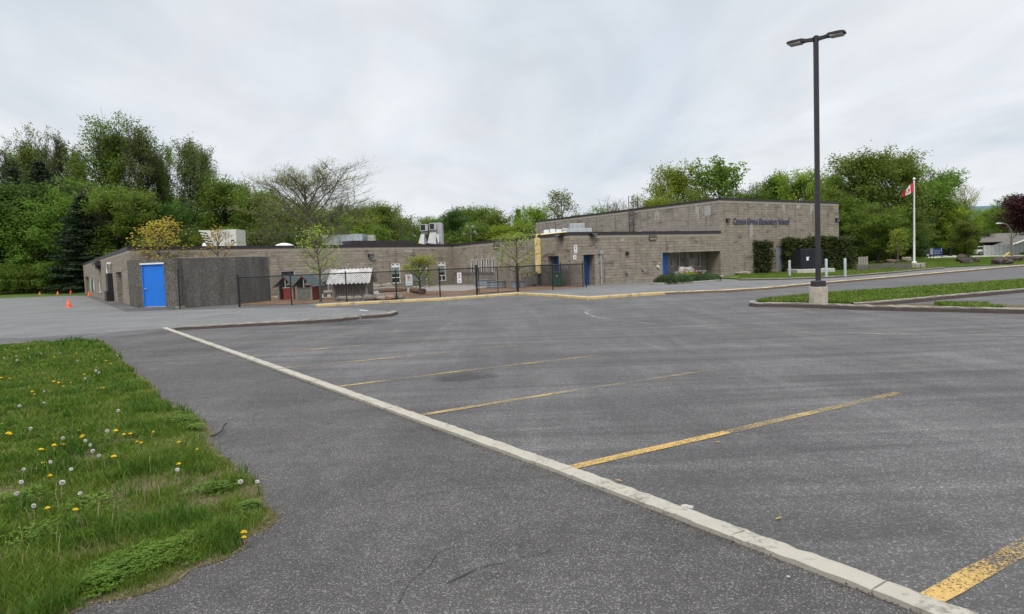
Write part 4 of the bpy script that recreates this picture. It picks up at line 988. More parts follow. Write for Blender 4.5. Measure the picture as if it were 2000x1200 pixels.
def hut(label, c, rz, w, d, he, hr, msheet, pickets, nw):
    t = thing('picket_hut', label, 'play hut', c, rz, 'corrugated roof huts in the yard')
    m = MB(); rng = random.Random(3)
    for k in range(pickets):
        x = -w / 2 + (k + .5) * w / pickets; m.box((x, 0, he * .52 + rng.uniform(-.03, .03)), (w / pickets * .5, .03, he * .95), M=Matrix.Rotation(rng.uniform(-.03, .03), 3, 'Y'))
    for zz in (.22, he * .85): m.box((0, .03, zz), (w, .03, .09))
    m.build('picket_wall', M_woodg, t, world=False)
    for x in (-w / 2 - .03, w / 2 + .03):
        m = MB(); m.box((x, .02, he / 2), (.11, .11, he)); m.build('corner_post', M_woodl, t, world=False); m = MB(); m.box((x, d, hr * .45), (.11, .11, hr * .9)); m.build('corner_post', M_woodl, t, world=False)
    m = MB()
    for k in range(5): m.box((w / 2 + .02, .2 + k * (d - .3) / 5, he / 2), (.03, .14, he * .95)); m.box((-w / 2 - .02, .2 + k * (d - .3) / 5, he / 2), (.03, .14, he * .95))
    m.box((0, d, he * .5), (w, .04, he * .9)); m.build('side_wall', M_woodg, t, world=False)
    for sgn in (0, 1):
        m = MB(); N = nw * 8; x0, x1 = -w / 2 - .28, w / 2 + .28; ym = d / 2; ye = -.35 if sgn == 0 else d + .35; vs = []
        for i in range(N + 1):
            x = x0 + (x1 - x0) * i / N; cz = .034 * math.cos(2 * math.pi * i / 8); j = rng.uniform(0, .012)
            for th in (0, -.012):
                vs.append((x, ym, hr + cz + th)); vs.append((x * 1.04, ye + (.05 * math.sin(i / 8 * 1.7)), he - .02 + cz + th + j))
        fs = []
        for i in range(N): a = i * 4; b = a + 4; fs += [(a, a + 1, b + 1, b), (b + 2, b + 3, a + 3, a + 2), (a + 1, a + 3, b + 3, b + 1)]
        m.add(vs, fs, smooth=False); m.build('corrugated_roof', msheet, t, world=False)
    return t
hut('picket sided hut under a pale corrugated roof, behind the boulders', hit(684.5, 583.5), math.radians(-3), 1.9, 1.3, .90, 1.72, M_corr, 13, 11)
hut('dull roofed picket hut with orange panel between playhouse and pale roofed hut', hit(632, 575.5), math.radians(-52), 1.7, 1.5, .95, 1.78, M_corrd, 11, 9)
mb = MB(); p = hit(629, 571); mb.box(p + Vector((0, 0, .65)), (.55, .05, .45), .1); mb.box(p + Vector((-.2, 0.05, .22)), (.05, .05, .44)); mb.box(p + Vector((.2, 0.05, .22)), (.05, .05, .44)); tag(mb.build('play_panel', M_orange), 'small orange panel standing behind the playhouses', 'play panel')

# --- boulders and logs
def boulder(name, label, c, size, m, seed, group=None, rz=0, cat='boulder', rough=.22):
    rng = random.Random(seed); b = MB(); n, k = 18, 11; off = Vector((rng.uniform(-9, 9), rng.uniform(-9, 9), rng.uniform(-9, 9)))
    vs = []
    for j in range(k + 1):
        ph = -math.pi / 2 + math.pi * j / k
        for i in range(n):
            t = 2 * math.pi * i / n; d = Vector((math.cos(ph) * math.cos(t), math.cos(ph) * math.sin(t), math.sin(ph)))
            d = Vector((math.copysign(abs(d.x) ** .8, d.x), math.copysign(abs(d.y) ** .8, d.y), math.copysign(abs(d.z) ** .85, d.z)))
            r = 1 + rough * mnoise.noise(d * 1.4 + off) * 2 + rough * .5 * mnoise.noise(d * 4 + off)
            vs.append(Matrix.Rotation(rz, 3, 'Z') @ Vector((d.x * r * size[0] / 2, d.y * r * size[1] / 2, d.z * r * size[2] / 2)) + Vector((0, 0, size[2] * .38)))
    fs = [(j * n + i, j * n + (i + 1) % n, (j + 1) * n + (i + 1) % n, (j + 1) * n + i) for j in range(k) for i in range(n)]
    b.add(vs, fs, smooth=True); o = b.build(name, m); o.location = c
    return tag(o, label, cat, group)
def rock_px(label, x0, x1, yt, yb, m, seed, z=0.0, depth=.7, rough=.22, name='boulder', group=None, z2=None):
    a = hit((x0 + x1) / 2, yb, z); sx = (x1 - x0) / FPX * a.y; sz = (yb - yt) / FPX * a.y
    return boulder(name, label, (a.x, a.y + sx * depth * .4, z), (sx, max(sx * depth, sz), sz * 1.25), m, seed, group, rough=rough)
G1 = 'boulders along the yard edge'
rock_px('long pale stone at the foot of the pale roofed hut', 654, 692, 579.5, 588, M_rock, 1, group=G1, depth=.4)
rock_px('short brownish stone right of the hut foot', 689, 709, 580, 587.5, M_rock, 2, group=G1, depth=.6)
rock_px('round pale boulder right of the hut', 709, 731, 577, 587.5, M_rock, 3, group=G1)
rock_px('pale flat boulder in the row before the yard sign post', 731, 753, 577.5, 587.5, M_rock, 4, group=G1)
rock_px('reddish brown boulder in the row at the fence foot', 751, 770, 577, 587, M_rockr, 5, group=G1)
rock_px('white topped flat stone ending the row of boulders', 768, 789, 577, 585.5, M_rock, 6, group=G1)
rock_px('wide rounded limestone boulder behind the row, beside the hut roof', 722, 745, 557, 568, M_rock, 7)
rock_px('lumpy limestone boulder under the classroom window', 744, 768, 555, 567.5, M_rock, 8)
def log(label, a, b, r, m=M_wood, name='log', end=True):
    rng = random.Random(int(a.x * 100)); t = MB(); P = [a + (b - a) * k / 6 + Vector((0, 0, rng.uniform(-.02, .02))) for k in range(7)]
    t.tube(P, [r * (1 + rng.uniform(-.08, .08)) for _ in P], 12); return tag(t.build(name, m), label, 'log')
log('long pale log lying below the classroom windows', hit(770, 561) + Vector((0, 0, .18)), hit(836, 559) + Vector((0, 0, .18)), .20, M_woodl)
log('dark brown log lying in front of the small tree', hit(741, 573) + Vector((0, 0, .16)), hit(794, 570) + Vector((0, 0, .16)), .17)
log('pale split log behind the boulder row', hit(722, 569) + Vector((0, 0, .14)), hit(772, 567) + Vector((0, 0, .14)), .13, M_woodl)
log('log with round cut end beside the thin tree trunk', hit(804, 572.5) + Vector((0, 0, .2)), hit(828, 575) + Vector((0, 0, .18)), .18)
bn = thing('log_bench', 'low grey log bench beside the hut', 'bench', hit(643, 581))
m = MB(); a, b = hit(632.5, 581), hit(653, 580); m.tube([a + Vector((0, 0, .30)), b + Vector((0, 0, .30))], .13, 12); m.build('seat', M_woodl, bn)
for q in (a, b):
    m = MB(); q = q + (b - a) * (.15 if q is a else -.15); m.box(q + Vector((0, 0, .09)), (.16, .3, .18)); m.build('leg', M_wood, bn)
# low dark bench behind the screen wall
bn = thing('bench', 'dark backless bench seen beside the end of the concrete wall', 'bench', hit(537, 578))
a, b = hit(522, 578), hit(542, 577.5); m = MB(); m.box((a + b) / 2 + Vector((0, 0, .43)), ((b - a).length, .45, .09)); m.build('seat', M_black, bn)
for q in (a + Vector((.12, 0, 0)), b - Vector((.12, 0, 0))): m = MB(); m.box(q + Vector((0, 0, .19)), (.08, .4, .38)); m.build('leg', M_concl, bn)

# --- galvanised stock tanks
def stock_tank(label, x0, x1, yb, h, ratio):
    c = hit((x0 + x1) / 2, yb); sx = (x1 - x0) / FPX * c.y / 2; c = c + Vector((0, sx * ratio, 0))
    t = thing('stock_tank', label, 'planter', c, 0, 'galvanised tank planters')
    m = MB(); prof = [(.97, .0), (.98, h * .2), (1.0, h * .22), (.98, h * .24), (.98, h * .55), (1.0, h * .57), (.98, h * .59), (.99, h - .03), (1.03, h - .03), (1.04, h - .01), (1.03, h), (.98, h), (.97, h * .8)]
    m.lathe([(r * sx, z) for r, z in prof], n=40, sy=ratio); m.build('tank', M_galvd, t, world=False)
    m = MB(); n = 40; m.add([(.97 * sx * math.cos(2 * math.pi * k / n), .97 * sx * ratio * math.sin(2 * math.pi * k / n), h * .8) for k in range(n)], [tuple(range(n))]); m.build('soil', M_mulch, t, world=False)
stock_tank('oval galvanised tank nearest the gate', 950.5, 989, 564, .52, .55)
stock_tank('oval galvanised tank behind and left of the nearest one', 926, 968, 560, .52, .5)
stock_tank('small round galvanised tank left of the gate post', 997.5, 1011, 564.5, .52, 1.0)
stock_tank('small round galvanised tank right of the gate post', 1014.5, 1026, 563, .50, 1.0)
# meter stand behind the fence
u0, z1_ = wCD.px(1037, 540); u1, _ = wCD.px(1056, 550); t = thing('meter_stand', 'low grey meter stand against the wall below the yellow pipe', 'meter stand', wCD.P(u0, 0, .6))
m = MB(); wCD.bx(m, u0, u1, .95, 1.05, .25, .85); m.build('top', M_woodg, t)
for uu in (u0 + .03, u1 - .03):
    for oo in (.3, .8): m = MB(); wCD.bx(m, uu - .03, uu + .03, 0, .949, oo - .03, oo + .03); m.build('leg', M_woodg, t)
m = MB(); wCD.bx(m, u0 + .1, u1 - .1, .15, .7, .3, .7); m.build('meter', M_corrd, t)
# wheeled bin
c = hit(1089, 561); t = thing('wheelie_bin', 'dark green wheeled bin in front of the left doorway', 'bin', c)
m = MB(); m.add([(-.24, -.27, .08), (.24, -.27, .08), (.24, .25, .08), (-.24, .25, .08), (-.29, -.34, .95), (.29, -.34, .95), (.29, .30, .95), (-.29, .30, .95)], [(3, 2, 1, 0), (0, 1, 5, 4), (1, 2, 6, 5), (2, 3, 7, 6), (3, 0, 4, 7)]); m.build('body', M_green_bin, t, world=False)
m = MB(); m.cbox((0, -.02, .985), (.62, .70, .07)); m.tube([(-.25, .36, .97), (.25, .36, .97)], .02, 6); m.build('lid', M_green_bin, t, world=False)
for s_ in (-.27, .27): m = MB(); m.tube([(s_ - .03, .24, .1), (s_ + .03, .24, .1)], .1, 14); m.build('wheel', M_cardark, t, world=False)
m = MB(); m.box((-.05, -.32, .78), (.1, .01, .1)); m.build('label', M_signw, t, world=False)
# pale bike rack stubs
for k, x in enumerate((1241, 1244.2, 1247.4, 1250.4)):
    c = hit(x, 550.8 - k * .3); m = MB(); r_ = .045; m.tube([c, c + Vector((0, 0, .36)), c + Vector((.02, .1, .42)), c + Vector((.03, .35, .42)), c + Vector((.03, .42, .36)), c + Vector((.03, .42, 0))], r_, 8)
    o = tag(m.build('bike_stand', M_galv), 'short looped metal bike stand in the row by the planting bed', 'bike stand', 'bike stands beside the planting bed')

# --- cones
def cone0():
    t = thing('traffic_cone', 'nearest orange traffic cone, at the end of the painted line', 'cone', (0, 0, 0), 0, 'orange cones in the yard')
    m = MB(); m.lathe([(.155, .03), (.15, .05), (.035, .50), (.028, .515), (0, .52)], n=20); m.build('cone_body', M_orange, t, world=False)
    m = MB(); m.cbox((0, 0, .016), (.36, .36, .032), b=.008); m.build('base', M_orange, t, world=False)
    m = MB(); m.lathe([(.113, .205), (.084, .33)], n=20); m.build('collar', mat('cone_collar', (.75, .22, .12), .4), t, world=False); return t
cn = cone0(); cn.location = hit(134.5, 600, 0.004); cn.scale = (1, 1, .98)
for (x, y, s, lab) in ((78, 577.5, .95, 'leftmost small orange cone at the yard edge'), (113, 577, .95, 'second small orange cone from the left at the yard edge'), (139, 575.5, 1.15, 'orange cone just left of the school corner'), (174.5, 578.5, 1.0, 'orange cone against the wall by the far dark doorway')):
    c = hit(x, y, .006); dup(cn, c, .4, (s, s, s), lab)

# --- rooftop equipment
def roofbox(name, label, cat, x0, y0, x1, y1, Y, depth, m, fins=False, group=None, rz=0):
    a = at(x0, y0, Y); b = at(x1, y1, Y); t = thing(name, label, cat, (a.x, Y, H1 - .25), 0, group)
    z0 = H1 - .25; mb = MB(); cx = (a.x + b.x) / 2; mb.cbox((cx, Y + depth / 2, (z0 + b.z) / 2), (b.x - a.x, depth, b.z - z0), rz, .02); mb.build('casing', m, t)
    return t, a, b
# angled louvred unit on the left
a = at(391, 479, 56); b = at(460.5, 448, 56); zt = b.z; zb = H1 - .1
t = thing('rooftop_unit', 'off white rooftop unit with a sloping slatted louvre on its left', 'rooftop unit', (a.x, 56, H1 - .25))
xm = a.x + (b.x - a.x) * .44; xl = a.x
m = MB(); xt = a.x + (b.x - a.x) * .16
m.add([(xm, 56, zb + .25), (b.x, 56, zb + .25), (b.x, 56, zt), (xt, 56, zt), (xm, 58, zb + .25), (b.x, 58, zb + .25), (b.x, 58, zt), (xt, 58, zt)], [(0, 1, 2, 3), (7, 6, 5, 4), (3, 2, 6, 7), (1, 5, 6, 2), (0, 3, 7, 4), (0, 4, 5, 1)]); m.build('casing', M_offw, t)
m = MB()
for k in range(8):
    f = k / 7; x = xt + (xm - xt) * f; z = zt + (zb + .25 - zt) * f; m.box((x - .27, 57, z - .08), (.55, 1.96, .10), M=Matrix.Rotation(.25, 3, 'Y'))
m.build('louvre', M_offw, t)
m = MB()
for k in range(4): m.box((b.x - 1.05, 55.994, zt - .2 - k * .11), (.5, .008, .045)); m.box((b.x - .62, 55.994, zt - .2 - k * .11), (.22, .008, .045), mi=0)
m.box((b.x - .32, 55.994, (zt + zb) / 2 - .05), (.22, .008, .24), mi=1); m.box((b.x - .32, 55.99, (zt + zb) / 2 - .1), (.09, .008, .1), mi=3); m.box((b.x - .32, 55.994, (zt + zb) / 2 - .40), (.09, .008, .09), mi=2)
m.build('label', [mat('mauve_print', (.28, .25, .36)), M_signk, M_signr, M_signw], t)
m = MB()
for x in (xm + .2, b.x - .2): m.box((x, 57, (H1 - .25 + zb + .25) / 2), (.1, 1.8, zb + .5 - H1))
m.build('support', M_galvd, t)
def dome(label, x0, x1, yt, Y, n=1):
    a = at(x0, 480, Y); b = at(x1, yt, Y); t = thing('skylight', label, 'skylight', ((a.x + b.x) / 2, Y, H1 - .25), 0, 'white domed skylights')
    w = b.x - a.x; h = b.z - (H1 + .02); m = MB(); m.box((0, w * .3, .14), (w, w * .6, .30)); m.build('kerb', M_white, t, world=False)
    m = MB(); nx, ny = 16, 8; vs = [(w * (i / nx - .5), w * .6 * j / ny, .29 + max(0, h) * math.sin(math.pi * i / nx) ** .6 * math.sin(math.pi * j / ny) ** .5) for j in range(ny + 1) for i in range(nx + 1)]
    m.add(vs, [(j * (nx + 1) + i, j * (nx + 1) + i + 1, (j + 1) * (nx + 1) + i + 1, (j + 1) * (nx + 1) + i) for j in range(ny) for i in range(nx)], smooth=True); m.build('dome', M_white, t, world=False)
dome('white domed skylight left of the tall bare tree', 525, 574, 474, 57)
dome('small white roof vent cap at the left end of the roof', 392, 403, 474.5, 52)
# long silver unit
t, a, b = roofbox('rooftop_unit', 'long silvery rooftop unit behind the bare tree', 'rooftop unit', 630, 474, 707, 457, 62, 2.5, M_galv)
m = MB(); m.box(((a.x + b.x) / 2, 61.6, H1 + .12), (b.x - a.x + .6, .7, .12)); m.build('white_base', M_white, t)
m = MB()
for k in range(6): x = a.x + (b.x - a.x) * (k + .5) / 6; m.box((x, 61.994, (b.z + H1) / 2 + .1), (.03, .01, b.z - H1 - .3))
m.build('panel_joint', M_galvd, t)
t, a, b = roofbox('exhaust_vent', 'small beige vent box right of the long silvery unit', 'vent', 719, 474, 729, 459, 63, 1.0, mat('beige_vent', (.42, .39, .33)))
m = MB()
for k in range(4): m.box(((a.x + b.x) / 2, 62.99, b.z - .15 - k * .12), (b.x - a.x + .05, .04, .05))
m.build('louvre', M_offw, t)
mb = MB(); c = at(765, 472, 64); mb.lathe([(.05, H1 - .25), (.05, c.z - .1), (.16, c.z - .08), (.14, c.z + .02), (0, c.z + .08)], (c.x, 64, 0), 12); tag(mb.build('roof_vent', M_white), 'tiny white mushroom vent above the brown parapet', 'vent')
# tall grey twin ducts
Yd = 64; t = thing('duct_tower', 'tall grey twin ducts with hooded outlets on the roof', 'duct', (at(840, 477, Yd).x, Yd, H1 - .25))
def px3(x, y): q = at(x, y, Yd); return q.x, q.z
x0, zt = px3(838, 435.5); x1, _ = px3(861.5, 436)
m = MB(); m.cbox(((x0 + x1) / 2, Yd + 1.2, (H1 - .25 + zt) / 2), (x1 - x0, 1.6, zt - H1 + .25), b=.03); m.build('tower_casing', M_duct, t)
for (xa, xb, ya, xs, xe, yb0, yb1) in ((820, 835, 438.5, 817, 834, 458, 477.5), (838, 852, 436.5, 834.5, 857, 455, 477)):
    a0, z0 = px3(xa, ya); a1, _ = px3(xb, ya); m = MB(); hh = .62
    m.box(((a0 + a1) / 2, Yd + .35, z0 - hh / 2), (a1 - a0, .8, hh)); m.box(((a0 + a1) / 2, Yd + .5, (z0 - hh + px3(xa, yb0)[1]) / 2 + .05), ((a1 - a0) * .8, .55, z0 - hh - px3(xa, yb0)[1] + .1)); d_ = m.build('duct', M_duct, t)
    m = MB(); m.box((a0 + (a1 - a0) * .38, Yd - .052, z0 - hh / 2), ((a1 - a0) * .6, .004, hh * .8)); m.build('opening', M_black, d_)
    b0, zb0 = px3(xs, yb0); b1, zb1 = px3(xe, yb1); c0, _ = px3(xs + 5, yb0); c1, _ = px3(xe - 5, yb0)
    m = MB(); m.add([(b0, Yd - .25, zb1 + .12), (b1 - .25, Yd - .25, zb1 + .0), (c1, Yd, zb0), (c0, Yd, zb0), (b0 + .1, Yd + .8, zb1 + .12), (b1, Yd + .6, zb1 + .15), (c1, Yd + .7, zb0), (c0, Yd + .7, zb0)], [(0, 1, 2, 3), (1, 5, 6, 2), (4, 0, 3, 7), (3, 2, 6, 7), (5, 4, 7, 6), (0, 4, 5, 1)]); m.build('hood', mat('pale_duct_hood', (.45, .45, .46)), d_)
m = MB(); q0, z0 = px3(851, 457); q1, z1_ = px3(859, 476); m.add([(q0, Yd - .2, z0), (q0 + .35, Yd - .3, z0 - .1), (q1, Yd - .4, z1_ + .2), (q0 + .25, Yd - .5, z1_), (q0, Yd + .4, z0), (q1, Yd + .4, z1_ + .2)], [(0, 3, 2, 1), (0, 1, 2, 5, 4)]); m.build('hood', MATS['pale_duct_hood'], t)
# grey units near the hall
U = [(1061, 1120, 450, 62, 'low row of grey ducts on the roof right of the yellow pipe'), (1100, 1156, 445.5, 58, 'flat pale grey rooftop unit at the foot of the hall wall'), (1114, 1142, 436, 64, 'square pale grey rooftop unit behind the flat one')]
for x0, x1, yt, Y, lab in U:
    t, a, b = roofbox('rooftop_unit', lab, 'rooftop unit', x0, 458, x1, yt, Y, 2.0 if x0 != 1061 else 1.2, mat('pale_blue_grey_casing', (.36, .39, .41), .5))
    m = MB(); n = 5 if x0 == 1061 else 3
    for k in range(n):
        x = a.x + (b.x - a.x) * (k + .5) / n
        if x0 == 1061: m.box((x, Y - .3, b.z - .15 + .05 * (k % 2)), ((b.x - a.x) / n * .85, .7, .35), M=Matrix.Rotation(-.25, 3, 'X'))
        else: m.box((x, Y - .006, (b.z + H1) / 2 + .1), (.03, .01, b.z - H1 - .35))
    m.build('vent_hood' if x0 == 1061 else 'panel_joint', M_galv if x0 == 1061 else M_galvd, t)
# half-round vent by the ladder
m = MB(); c = at(1250, 452, Ee[1] + 1.6); n = 14; R_ = .36
vs = [(c.x + R_ * math.cos(math.pi * k / n), y, H1 - .25 + .2 + R_ * math.sin(math.pi * k / n)) for y in (c.y, c.y + 1.0) for k in range(n + 1)]
m.add(vs, [tuple(range(n + 1))[::-1], tuple(range(n + 1, 2 * n + 2))] + [(k, k + 1, n + 2 + k, n + 1 + k) for k in range(n)]); m.box((c.x, c.y + .5, H1 - .15), (2 * R_, 1.0, .2)); tag(m.build('roof_vent', M_galv), 'half round grey vent hood at the foot of the roof ladder', 'vent')
# floodlight masts beyond the roof
for (x, yb, yt, Y, lab) in ((919, 475, 442, 85, 'floodlight mast above the roof beside the dark round tree'), (1033.5, 462, 452, 92, 'floodlight mast barely showing over the roof by the yellow green tree')):
    top = at(x, yt, Y); t = thing('floodlight_mast', lab, 'floodlight', (top.x, Y, 0), 0, 'floodlight masts beyond the roof')
    m = MB(); m.tube([(top.x, Y, 0), (top.x, Y, top.z - .3)], [.16, .12], 8); m.build('pole', M_conc, t)
    m = MB(); m.box((top.x, Y, top.z - .35), (1.1, .1, .1)); m.box((top.x, Y, top.z - 1.0), (1.2, .1, .1)); m.build('crossarm', M_galv, t)
    for k, (dx_, dz_) in enumerate(((-.35, -.05), (.3, -.1), (.5, -.7), (-.75, -.95), (.7, -1.0))):
        m = MB(); m.lathe([(.08, .25), (.22, 0), (.2, -.03), (0, -.05)], n=10); mm = Matrix.Rotation(.9, 3, 'X'); m.v = [tuple(mm @ Vector(v) + Vector((top.x + dx_, Y - .15, top.z + dz_))) for v in m.v]; m.build('lamp_head', M_white, t)
# --- parking-lot lamp
lb = hit(1598.5, 594.0, .10); pole = thing('parking_lot_lamp', 'tall dark twin headed lamp post on a round concrete base', 'lamp post', lb)
Yl = lb.y; HL = at(1596, 70, Yl).z; bz = at(1598, 560, Yl).z
m = MB(); R_ = 17.2 / FPX * Yl; m.lathe([(R_, -.1), (R_, bz - lb.z - .02), (R_ - .02, bz - lb.z), (0, bz - lb.z)], n=40); m.build('concrete_base', m_kerbpaint('weathered_pole_base', (.40, .37, .31), (.22, .19, .15), .35, .6), pole, world=False)
zb = bz - lb.z; m = MB(); m.cbox((0, 0, zb + .09), (.33, .33, .18), b=.02); m.build('base_cover', M_bronze, pole, world=False)
m = MB(); m.cbox((0, 0, (zb + .18 + HL - lb.z) / 2), (.122, .122, HL - lb.z - zb - .18), b=.012); m.build('pole', M_bronze, pole, world=False)
m = MB(); m.box((0, -.0625, zb + .62), (.07, .006, .14)); m.build('hand_hole_cover', M_black, pole, world=False)
aa = math.radians(143); ax = Vector((math.cos(aa), math.sin(aa), 0)); hz_ = HL - lb.z - .10
for s_ in (1, -1):
    d_ = ax * s_; sd_ = Vector((-d_.y, d_.x, 0))
    m = MB(); prof = [(0.07, .10, .07, 0), (.22, .09, .06, .01), (.30, .20, .05, .02), (.36, .34, .055, .03), (.66, .42, .045, .03), (.76, .40, .03, .03), (.80, .30, .02, .03)]
    vs = []
    for r_, w_, h_, up in prof:
        w_ *= .88; h_ *= .8
        for (a_, b_) in ((-1, -1), (1, -1), (1, 1), (-1, 1)): vs.append(d_ * r_ + sd_ * (a_ * w_ / 2) + Vector((0, 0, hz_ + up + b_ * h_)))
    fs = [(i * 4 + k, i * 4 + (k + 1) % 4, (i + 1) * 4 + (k + 1) % 4, (i + 1) * 4 + k) for i in range(len(prof) - 1) for k in range(4)] + [(3, 2, 1, 0), (24, 25, 26, 27)]
    m.add(vs, fs)
    hd = m.build('lamp_head', M_bronze, pole, world=False)
    m = MB(); c_ = d_ * .57 + Vector((0, 0, hz_ - .022)); m.box(c_, (.34, .32, .03), rz=math.atan2(d_.y, d_.x)); m.build('lens', mat('led_lens', (.36, .35, .31), .4), hd, world=False)
# --- flagpole
fb = hit(1785.5, 518.5, .1); Yf = fb.y; ft = at(1786, 352, Yf).z
fp = thing('flagpole', 'white flagpole with a red and white flag', 'flagpole', fb)
m = MB(); m.tube([(0, 0, .25), (0, 0, ft - .1)], [.10, .06], 12); m.lathe([(0.0, ft - .1 + .26), (.10, ft - .1 + .16), (.13, ft - .1 + .10), (.10, ft - .1 + .03), (.0, ft - .1)], n=12); m.lathe([(.22, .25), (.2, .32), (.1, .36)], n=14); m.build('pole', M_white, fp, world=False)
m = MB(); m.tube([(-.09, -.1, 2.2), (-.08, -.09, ft - .4)], .012, 5); m.build('halyard', M_galvd, fp, world=False)
zf = ft - .25
def flagpt(u, v):      # u 0 hoist..1 fly, v 0 top..1 bottom ; the cloth sags and folds
    L = 1.55; Hh = .95; x = -.08 - u * L * .66; z = zf - v * Hh * (1 - .55 * u) - u * .95
    y = .16 * math.sin(u * 7 + v * 1.5) * u ** .5 - .1 * u; return (x, y, z)
def flag_part(u0, u1, m_, nm, parent, poly=None, off=0):
    mb = MB(); n, k = 10, 8; vs = [flagpt(u0 + (u1 - u0) * i / n, j / k) for j in range(k + 1) for i in range(n + 1)]
    mb.add(vs, [(j * (n + 1) + i, j * (n + 1) + i + 1, (j + 1) * (n + 1) + i + 1, (j + 1) * (n + 1) + i) for j in range(k) for i in range(n)], smooth=True); return mb.build(nm, m_, parent, world=False)
fl = flag_part(0, .25, M_flagr, 'flag', fp); flag_part(.25, .75, M_flagw, 'white_panel', fl); flag_part(.75, 1.0, M_flagr, 'fly_panel', fl)
leaf = [(0, -.40), (.09, -.24), (.19, -.30), (.15, -.06), (.27, -.17), (.30, -.10), (.41, -.12), (.36, 0), (.42, .05), (.20, .22), (.22, .30), (.02, .27), (.02, .42)]
leaf = leaf + [(-x, y) for x, y in leaf[::-1] if x > 0.0]
for s_ in (-1, 1):
    mb = MB(); vs = [tuple(Vector(flagpt(.5 + x * .48, .5 + y * .95)) + Vector((0, s_ * .012, 0))) for x, y in leaf] ; c_ = tuple(Vector(flagpt(.5, .5)) + Vector((0, s_ * .012, 0)))
    mb.add(vs + [c_], [(i, (i + 1) % len(vs), len(vs)) for i in range(len(vs))]); mb.build('maple_leaf', M_flagr, fl, world=False)
m = MB(); c = hit(1786, 524, .1); rng = random.Random(4)
for k in range(4): m.cbox((c.x - .65 + k * .42, c.y + .3, .28), (.40, .9, .40 + rng.uniform(-.03, .03)), rz=rng.uniform(-.05, .05), b=.04)
tag(m.build('stone_plinth', M_rock), 'low blocky stone plinth under the flagpole', 'plinth')
# raised planting boxes left of the flagpole
for k, (x0, x1, yb, h) in enumerate(((1673.5, 1694, 529, .42), (1695, 1724, 526.5, .34), (1725, 1747, 524, .42), (1748, 1776, 526, .42))):
    a, b = hit(x0, yb, .1), hit(x1, yb - .6, .1); L = (b - a).length; rz = math.atan2(b.y - a.y, b.x - a.x); c_ = (a + b) / 2
    t = thing('planter_box', ('dark wooden planter box beside the hedge', 'long low grey planter box second from the hedge', 'grey planter box third from the hedge', 'wide grey planter box next to the flagpole plinth')[k], 'planter', (c_.x, c_.y, .1), rz, 'timber planter boxes')
    m = MB(); tw = 1.1
    for (cx, cy, sx, sy) in ((0, 0, L, .06), (0, tw, L, .06), (-L / 2 + .03, tw / 2, .06, tw - .06), (L / 2 - .03, tw / 2, .06, tw - .06)): m.box((cx, cy, h / 2), (sx, sy, h))
    m.build('box_side', mat('old_grey_timber', (.12, .11, .10), .9, var=.35, scale=8), t, world=False)
    m = MB(); m.box((0, tw / 2, h * .42), (L - .12, tw - .12, h * .8)); m.build('soil', M_soil, t, world=False)
m = MB(); c = hit(1686, 524, .1); 
for k in range(4): m.box((c.x - .35 + k * .22, c.y, .75), (.19, .04, .7 + .05 * (k % 2)), mi=0)
m.box((c.x, c.y + .03, .5), (.95, .04, .08)); tag(m.build('wooden_screen', M_woodl), 'small light wooden board screen behind the first planter box', 'screen')
# --- transformer, bollards
xa, xb = hit(1567, 534.5, .1), hit(1612, 533.5, .1); Yx = xa.y; zt = at(1590, 486, Yx).z; t = thing('transformer', 'dark green electrical transformer cabinet on a pale concrete pad', 'transformer', (xa.x, Yx, .1))
w_ = (xb.x - xa.x); cx = (xa.x + xb.x) / 2; dp = 2.0; rzx = -.10; zp = .42
m = MB(); m.cbox((cx + .35, Yx + dp / 2 - .1, .1 + .14), (w_ + 1.4, dp + .6, .36), rzx, .03); m.build('concrete_pad', M_concl, t)
m = MB(); R_ = Matrix.Rotation(rzx, 3, 'Z'); m.cbox((cx, Yx + dp / 2, (zp + zt) / 2), (w_, dp, zt - zp), rzx, .03); bd = m.build('cabinet', M_xf, t)
m = MB(); m.cbox(Vector((cx, Yx + dp / 2, 0)) + R_ @ Vector((w_ / 2 + .2, .1, 0)) + Vector((0, 0, (zp + zt) / 2 - .03)), (.4, dp * .8, zt - zp - .08), rzx, .03); m.build('side_compartment', M_xf, t)
m = MB(); f0 = Vector((cx, Yx + dp / 2, 0)) + R_ @ Vector((0, -dp / 2 - .012, 0))
for s_ in (-1, 1): m.box(f0 + R_ @ Vector((s_ * w_ * .245, 0, 0)) + Vector((0, 0, (zp + zt) / 2 - .03)), (w_ * .46, .02, zt - zp - .22), rzx)
dr = m.build('door', M_xf, t); m = MB(); m.box(f0 + R_ @ Vector((-.05, -.03, 0)) + Vector((0, 0, (zp + zt) / 2)), (.05, .05, .18), rzx); m.build('handle', M_black, dr)
m = MB(); m.box(f0 + R_ @ Vector((-w_ * .10, -.016, 0)) + Vector((0, 0, (zp + zt) / 2 + .02)), (.20, .006, .27), rzx); m.build('warning_label', M_signw, dr)
m = MB(); m.box(f0 + R_ @ Vector((0, .6, 0)) + Vector((0, 0, zt + .012)), (w_ + .04, .9, .02), rzx); m.build('lid', M_xf, t)
for x, yb, yt, lab in ((1542.3, 539.3, 510, 'grey steel bollard left of the transformer'), (1614, 540.5, 507, 'grey steel bollard in front of the transformer'), (1650.7, 539, 506.3, 'grey steel bollard right of the transformer by the hedge')):
    c = hit(x, yb, .1); h = at(x, yt, c.y).z - .1; m = MB(); m.tube([c - Vector((0, 0, .05)), c + Vector((0, 0, h))], .082, 16); m.lathe([(.082, h), (.06, h + .03), (0, h + .045)], (c.x, c.y, .1), 16)
    tag(m.build('bollard', mat('pale_blue_grey_bollard', (.40, .45, .47), .5)), lab, 'bollard', 'steel bollards round the transformer')
